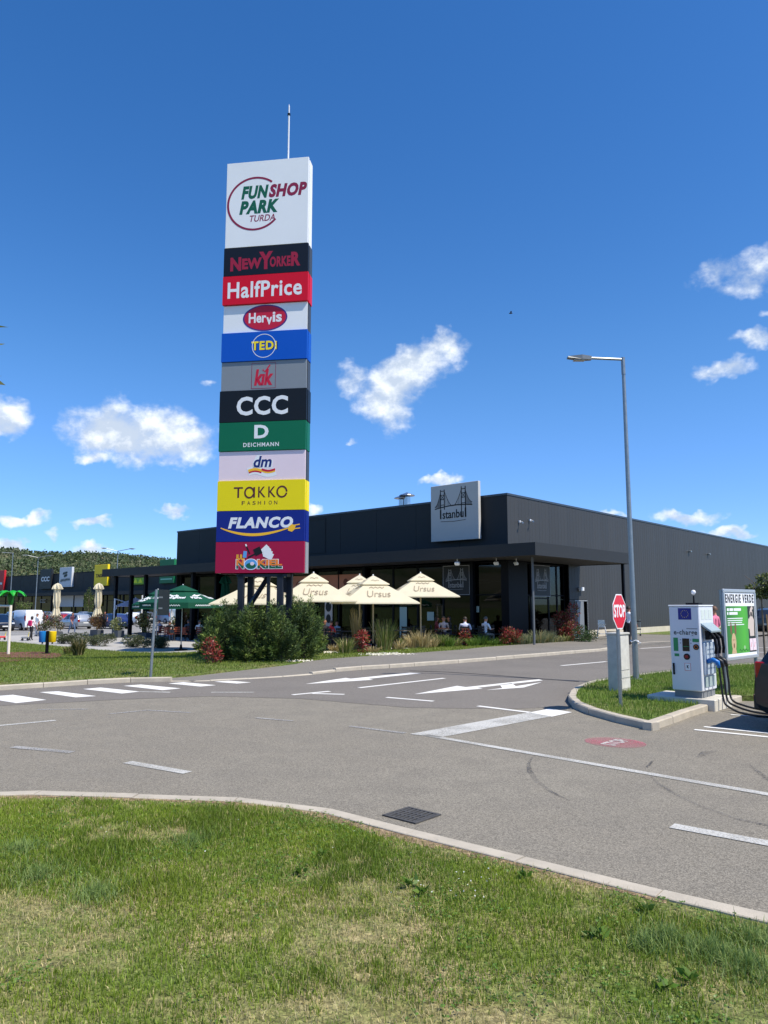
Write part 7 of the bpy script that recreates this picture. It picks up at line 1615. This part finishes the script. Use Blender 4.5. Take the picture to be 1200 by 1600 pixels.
def make_car(kind, paint, detail=True):
    L_, w, wr, P, rear, wind, side = PROF[kind]
    e = empty('parked_car' if kind != 'van' else 'parked_van'); n = len(P); vs = []
    for i, (x, zb, bl, tp) in enumerate(P):
        f = 1 - .10 * max(0, abs(x) / (L_ / 2) - .75) * 4 * .9
        ww = w * f; wt = (wr if tp - bl > .15 else ww * .86)
        half = [(0, zb), (ww * .88, zb), (ww * .985, zb + .10), (ww, (zb + bl) / 2 + .03), (ww * .975, bl - .03), (ww * .95, bl), (wt * 1.02, bl + (tp - bl) * .82), (wt * .90, tp - .005), (wt * .55, tp + (.012 if tp - bl > .15 else .02)), (0, tp + (.02 if tp - bl > .15 else .03))]
        ring = half + [(-y, z) for y, z in reversed(half[1:-1])]
        vs += [(x, y, z) for y, z in ring]
    m = 18; fs = [tuple(range(m))[::-1], tuple((n - 1) * m + k for k in range(m))]
    fs = [tuple(range(m)), tuple((n - 1) * m + k for k in range(m))[::-1]]
    for i in range(n - 1):
        for k in range(m): fs.append((i * m + k, (i + 1) * m + k, (i + 1) * m + (k + 1) % m, i * m + (k + 1) % m)[::-1])
    mb = MB(); mb.add(vs, fs); bo = smooth_by_angle(mb.build('body', paint, e), 32)
    V_ = lambda i, k: Vector(vs[i * m + k % m])
    def glass(quad, nm='window'):
        mb = MB()
        for q in (quad,):
            c_ = sum(q, Vector()) / 4; nrm = (q[2] - q[0]).cross(q[3] - q[1]).normalized()
            if nrm.dot(c_ - Vector((c_.x * .6, 0, .8))) < 0: nrm = -nrm
            qq = [c_ + (p_ - c_) * .93 + nrm * .006 for p_ in q]; mb.add(qq + [p_ - nrm * .012 for p_ in qq], [(0, 1, 2, 3), (7, 6, 5, 4), (0, 4, 5, 1), (1, 5, 6, 2), (2, 6, 7, 3), (3, 7, 4, 0)])
        return mb.build(nm, CARGLASS, e)
    a, b = side
    cuts = [a + (b - a) * t for t in ((0, .36, .68, 1.0) if b - a > 1 else (0, 1))]
    def lerp_v(t, k): i = min(int(t), n - 2); return V_(i, k).lerp(V_(i + 1, k), t - i)
    for s_ in (0, 1):
        ka, kb = (5, 6) if s_ == 0 else (13, 12)
        for c0, c1 in zip(cuts[:-1], cuts[1:]): glass([lerp_v(c0 + .04, ka), lerp_v(c1 - .04, ka), lerp_v(c1 - .04, kb), lerp_v(c0 + .04, kb)])
        if kind == 'van': pass
        else: glass([lerp_v(wind[0] + .02, ka), lerp_v(wind[0] + .62, ka), lerp_v(wind[0] + .55, ka).lerp(lerp_v(wind[0] + .5, kb), .55), lerp_v(wind[0] + .02, kb)])
    i, j = wind; glass([V_(i, 7), V_(j, 7), V_(j, 11), V_(i, 11)], 'windscreen')
    if rear: i, j = rear; glass([V_(i, 7), V_(j, 7), V_(j, 11), V_(i, 11)], 'rear_window')
    rw = .31 if kind != 'suv' else .36
    for x in (-L_ * .315, L_ * .325):
        for s_ in (-1, 1):
            mb = MB(); mb.tube([(x, s_ * (w - .16), rw), (x, s_ * (w - .01), rw)], rw * 1.13, 18); mb.build('wheel_arch', BLACKP, e)
            mb = MB(); mb.tube([(x, s_ * (w - .17), rw), (x, s_ * (w - .005), rw), (x, s_ * (w + .012), rw)], [rw, rw, rw * .93], 18); wh = mb.build('wheel', TYRE, e)
            mb = MB(); mb.tube([(x, s_ * (w - .1), rw), (x, s_ * (w + .013), rw)], rw * .64, 14); mb.build('rim_disc', BLACKP, wh)
            mb = MB(); yo = s_ * (w + .016)
            for q_ in range(5):
                a = q_ * 1.2566; d_ = Vector((math.cos(a), 0, math.sin(a))); mb.tube([Vector((x, yo, rw)), Vector((x, yo, rw)) + d_ * rw * .6], [.045, .03], 4)
            mb.tube([Vector((x, yo, rw)) + Vector((math.cos(t_), 0, math.sin(t_))) * rw * .61 for t_ in np.linspace(0, 2 * PI, 19)], .016, 4, 0, None, False); mb.build('rim', RIM, wh)
    zt = P[1][2]
    for s_ in (-1, 1):
        mb = MB(); mb.box(-L_ / 2 + (.022 if kind == 'suv' else -.01), -L_ / 2 + .26, s_ * w * .80 - .10, s_ * w * .80 + .10, zt - .16, zt + (.10 if kind != 'van' else .35), bev=.02); mb.build('tail_lamp', LAMPR, e)
        mb = MB(); mb.box(L_ / 2 - .28, L_ / 2 - .02, s_ * w * .74 - .13, s_ * w * .74 + .13, .60, .74, bev=.03); mb.build('headlamp', LAMPW, e)
        mb = MB(); mb.box(wind[0] * 0 + P[wind[1]][0] - .32, P[wind[1]][0] - .14, s_ * (w + .02), s_ * (w + .17), .93, 1.06, bev=.02) if s_ > 0 else mb.box(P[wind[1]][0] - .32, P[wind[1]][0] - .14, -(w + .17), -(w + .02), .93, 1.06, bev=.02); mb.build('mirror', paint, e)
        mb = MB(); mb.box(-.1, .06, s_ * w * .985 - .012, s_ * w * .985 + .012, P[4][2] - .12, P[4][2] - .09); mb.build('door_handle', DARKM, e)
    mb = MB(); mb.box(-L_ / 2 - .03, -L_ / 2 + .06, -w * .86, w * .86, .30, .52, bev=.02); mb.build('bumper', paint if kind != 'suv' else BLACKP, e); mb = MB(); mb.box(L_ / 2 - .06, L_ / 2 + .03, -w * .84, w * .84, .28, .48, bev=.02); mb.build('bumper', BLACKP, e)
    mb = MB(); mb.box(-L_ / 2 - .045, -L_ / 2 - .031, -.26, .26, .53 if kind != 'van' else .56, .65 if kind != 'van' else .68); mb.build('number_plate', PLATE, e); mb = MB(); mb.box(L_ / 2 + .031, L_ / 2 + .045, -.26, .26, .36, .47); mb.build('number_plate', PLATE, e)
    mb = MB(); mb.box(-L_ / 2 + .25, L_ / 2 - .25, -w * .8, w * .8, .16, .24); mb.build('underbody', BLACKP, e)
    if kind == 'van':
        for s_ in (-1, 1): mb = MB(); mb.box(-L_ / 2 - .012, -L_ / 2 + .01, min(s_ * .02, s_ * .78), max(s_ * .02, s_ * .78), .75, 1.62, bev=.005); mb.build('rear_door', paint, e)
    if kind == 'suv':
        for s_ in (-1, 1): mb = MB(); mb.box(-L_ / 2 - .036, -L_ / 2 + .02, s_ * w * .72 - .10, s_ * w * .72 + .10, .45, .52); mb.build('reflector', LAMPR, e)
        mb = MB(); mb.tube([(-1.5, w * .62, 1.64), (-1.2, w * .66, 1.70), (.1, w * .66, 1.70), (.3, w * .6, 1.62)], .02, 6); mb.tube([(-1.5, -w * .62, 1.64), (-1.2, -w * .66, 1.70), (.1, -w * .66, 1.70), (.3, -w * .6, 1.62)], .02, 6); mb.build('roof_rail', DARKM, e)
    return e
def carpaint(nm, c, metal=.3): return mat('car_paint_' + nm, c, rough=.28, metal=metal, coat=.7)
D1 = TH + PI           # heading of the cars that stand nose away from the street
PROTO = {k: None for k in PROF}
def car(kind, p, rz, paint, label, cat='car', group='cars in the car park'):
    if PROTO[kind] is None: e = PROTO[kind] = make_car(kind, paint)
    else:
        src = PROTO[kind]; old = [c for c in src.children if c.name.startswith('body')][0].data.materials[0]
        e = copy_tree(src)
        for c in e.children:
            if c.type == 'MESH' and c.data.materials[0] == old:
                c.data = c.data.copy(); c.data.materials[0] = paint
    e.location = p; e.rotation_euler = (0, 0, rz); tag(e, label, cat, group); return e
def cg(u, v): return G(u, v, 0.0)
WH = carpaint('white', S(232, 234, 236), 0); SI = carpaint('silver', S(176, 180, 184), .6); NV = carpaint('navy', S(22, 30, 46)); BL = carpaint('blue', S(34, 52, 104)); RD = carpaint('red', S(150, 16, 22)); GN2 = carpaint('dark_green', S(38, 48, 44)); GR = carpaint('grey', S(88, 92, 98)); DK = carpaint('midnight', S(22, 27, 34)); LB = carpaint('pale_blue', S(150, 170, 190))
car('van', cg(37, 984), D1, WH, 'white panel van seen from the rear behind the swing post', 'van')
car('hatch', cg(-2, 985), TH - .1, NV, 'dark navy car facing out beside the white van')
car('hatch', cg(117, 982), D1 + .05, SI, 'silver hatchback seen from the rear behind the walking person')
car('hatch', cg(93, 981), D1, RD, 'red car mostly hidden by the cream flowered bushes')
car('sedan', cg(101, 974), D1, WH, 'white car in the second row between the folded parasols')
car('sedan', cg(131, 973), D1, SI, 'silver saloon in the second row behind the silver hatchback')
car('hatch', cg(147, 978), TH, GN2, 'dark green car behind the bronze shrub')
car('hatch', cg(176, 982), D1, BL, 'dark blue car behind the white parasol post')
car('sedan', cg(206, 976), D1, WH, 'white car with open view under the grey parasol')
car('hatch', cg(222, 974), D1, GR, 'grey car half hidden by the sign pole')
car('van', cg(258, 974), D1, LB, 'pale blue van seen under the green parasol', 'van')
car('sedan', cg(312, 976), D1, SI, 'silver car glimpsed beside the evergreens')
car('sedan', cg(70, 973), D1, GR, 'grey car in the second row behind the person in black')
car('hatch', cg(20, 974), D1, SI, 'silver car in the second row beyond the white van')
# by the far side of the building
p = G0(1196, 988); car('suv', (p.x + .6, p.y, 0), TH + PI / 2 + .1, carpaint('slate', S(52, 58, 68)), 'slate grey car parked beyond the ball crowned tree', 'car', 'cars parked along the side of the building')
p = G0(1225, 990); car('hatch', (p.x + .8, p.y, 0), TH + PI / 2, NV, 'navy car parked behind the slate grey one', 'car', 'cars parked along the side of the building')
# dark car charging at the kerb: tail towards the charging island
rc = Vector((5.58, 11.5, 0)); hd = LX; c_ = rc + hd * 2.25 + LY * .93
e = car('suv', (c_.x + .02, c_.y, 0), TH, DK, 'midnight dark car with red tail lamp backed up to the charging island', 'car', 'cars parked along the side of the building')
e['group'] = 'car at the charging station'
# ================================================================== LAMPS, BIRD
for (ut, vt, Y, lab) in ((60, 868.5, 93, 'double headed street lamp before the black shop sign'), (184.5, 858, 80, 'double headed street lamp beside the yellow shop sign')):
    p = DP(ut, vt, Y); g = gz(p.x, p.y); e = lamp_post((p.x, p.y, g), p.z - g - .2, 1.25, (0.25, PI - .1), lab, 'double headed car park lamps', rz=PI + .2)
p = DP(20.5, 864, 96); g = -.5; lamp_post((p.x, p.y, g), p.z - g, .9, (.9,), 'single thin street lamp before the hill near the red shop sign', None)
p = DP(798, 489.5, 40); mb = MB()
mb.ball((0, 0, 0), (.11, .035, .035), n=8, k=5); mb.add([(-.03, 0, .01), (.05, 0, .01), (.03, .17, .06), (-.05, .19, .05)], [(0, 1, 2, 3)]); mb.add([(-.03, 0, .01), (.05, 0, .01), (.03, -.17, .06), (-.05, -.19, .05)], [(3, 2, 1, 0)]); o = mb.build('bird', BLACKP); o.location = p; tag(o, 'tiny dark bird flying in the blue sky', 'bird')
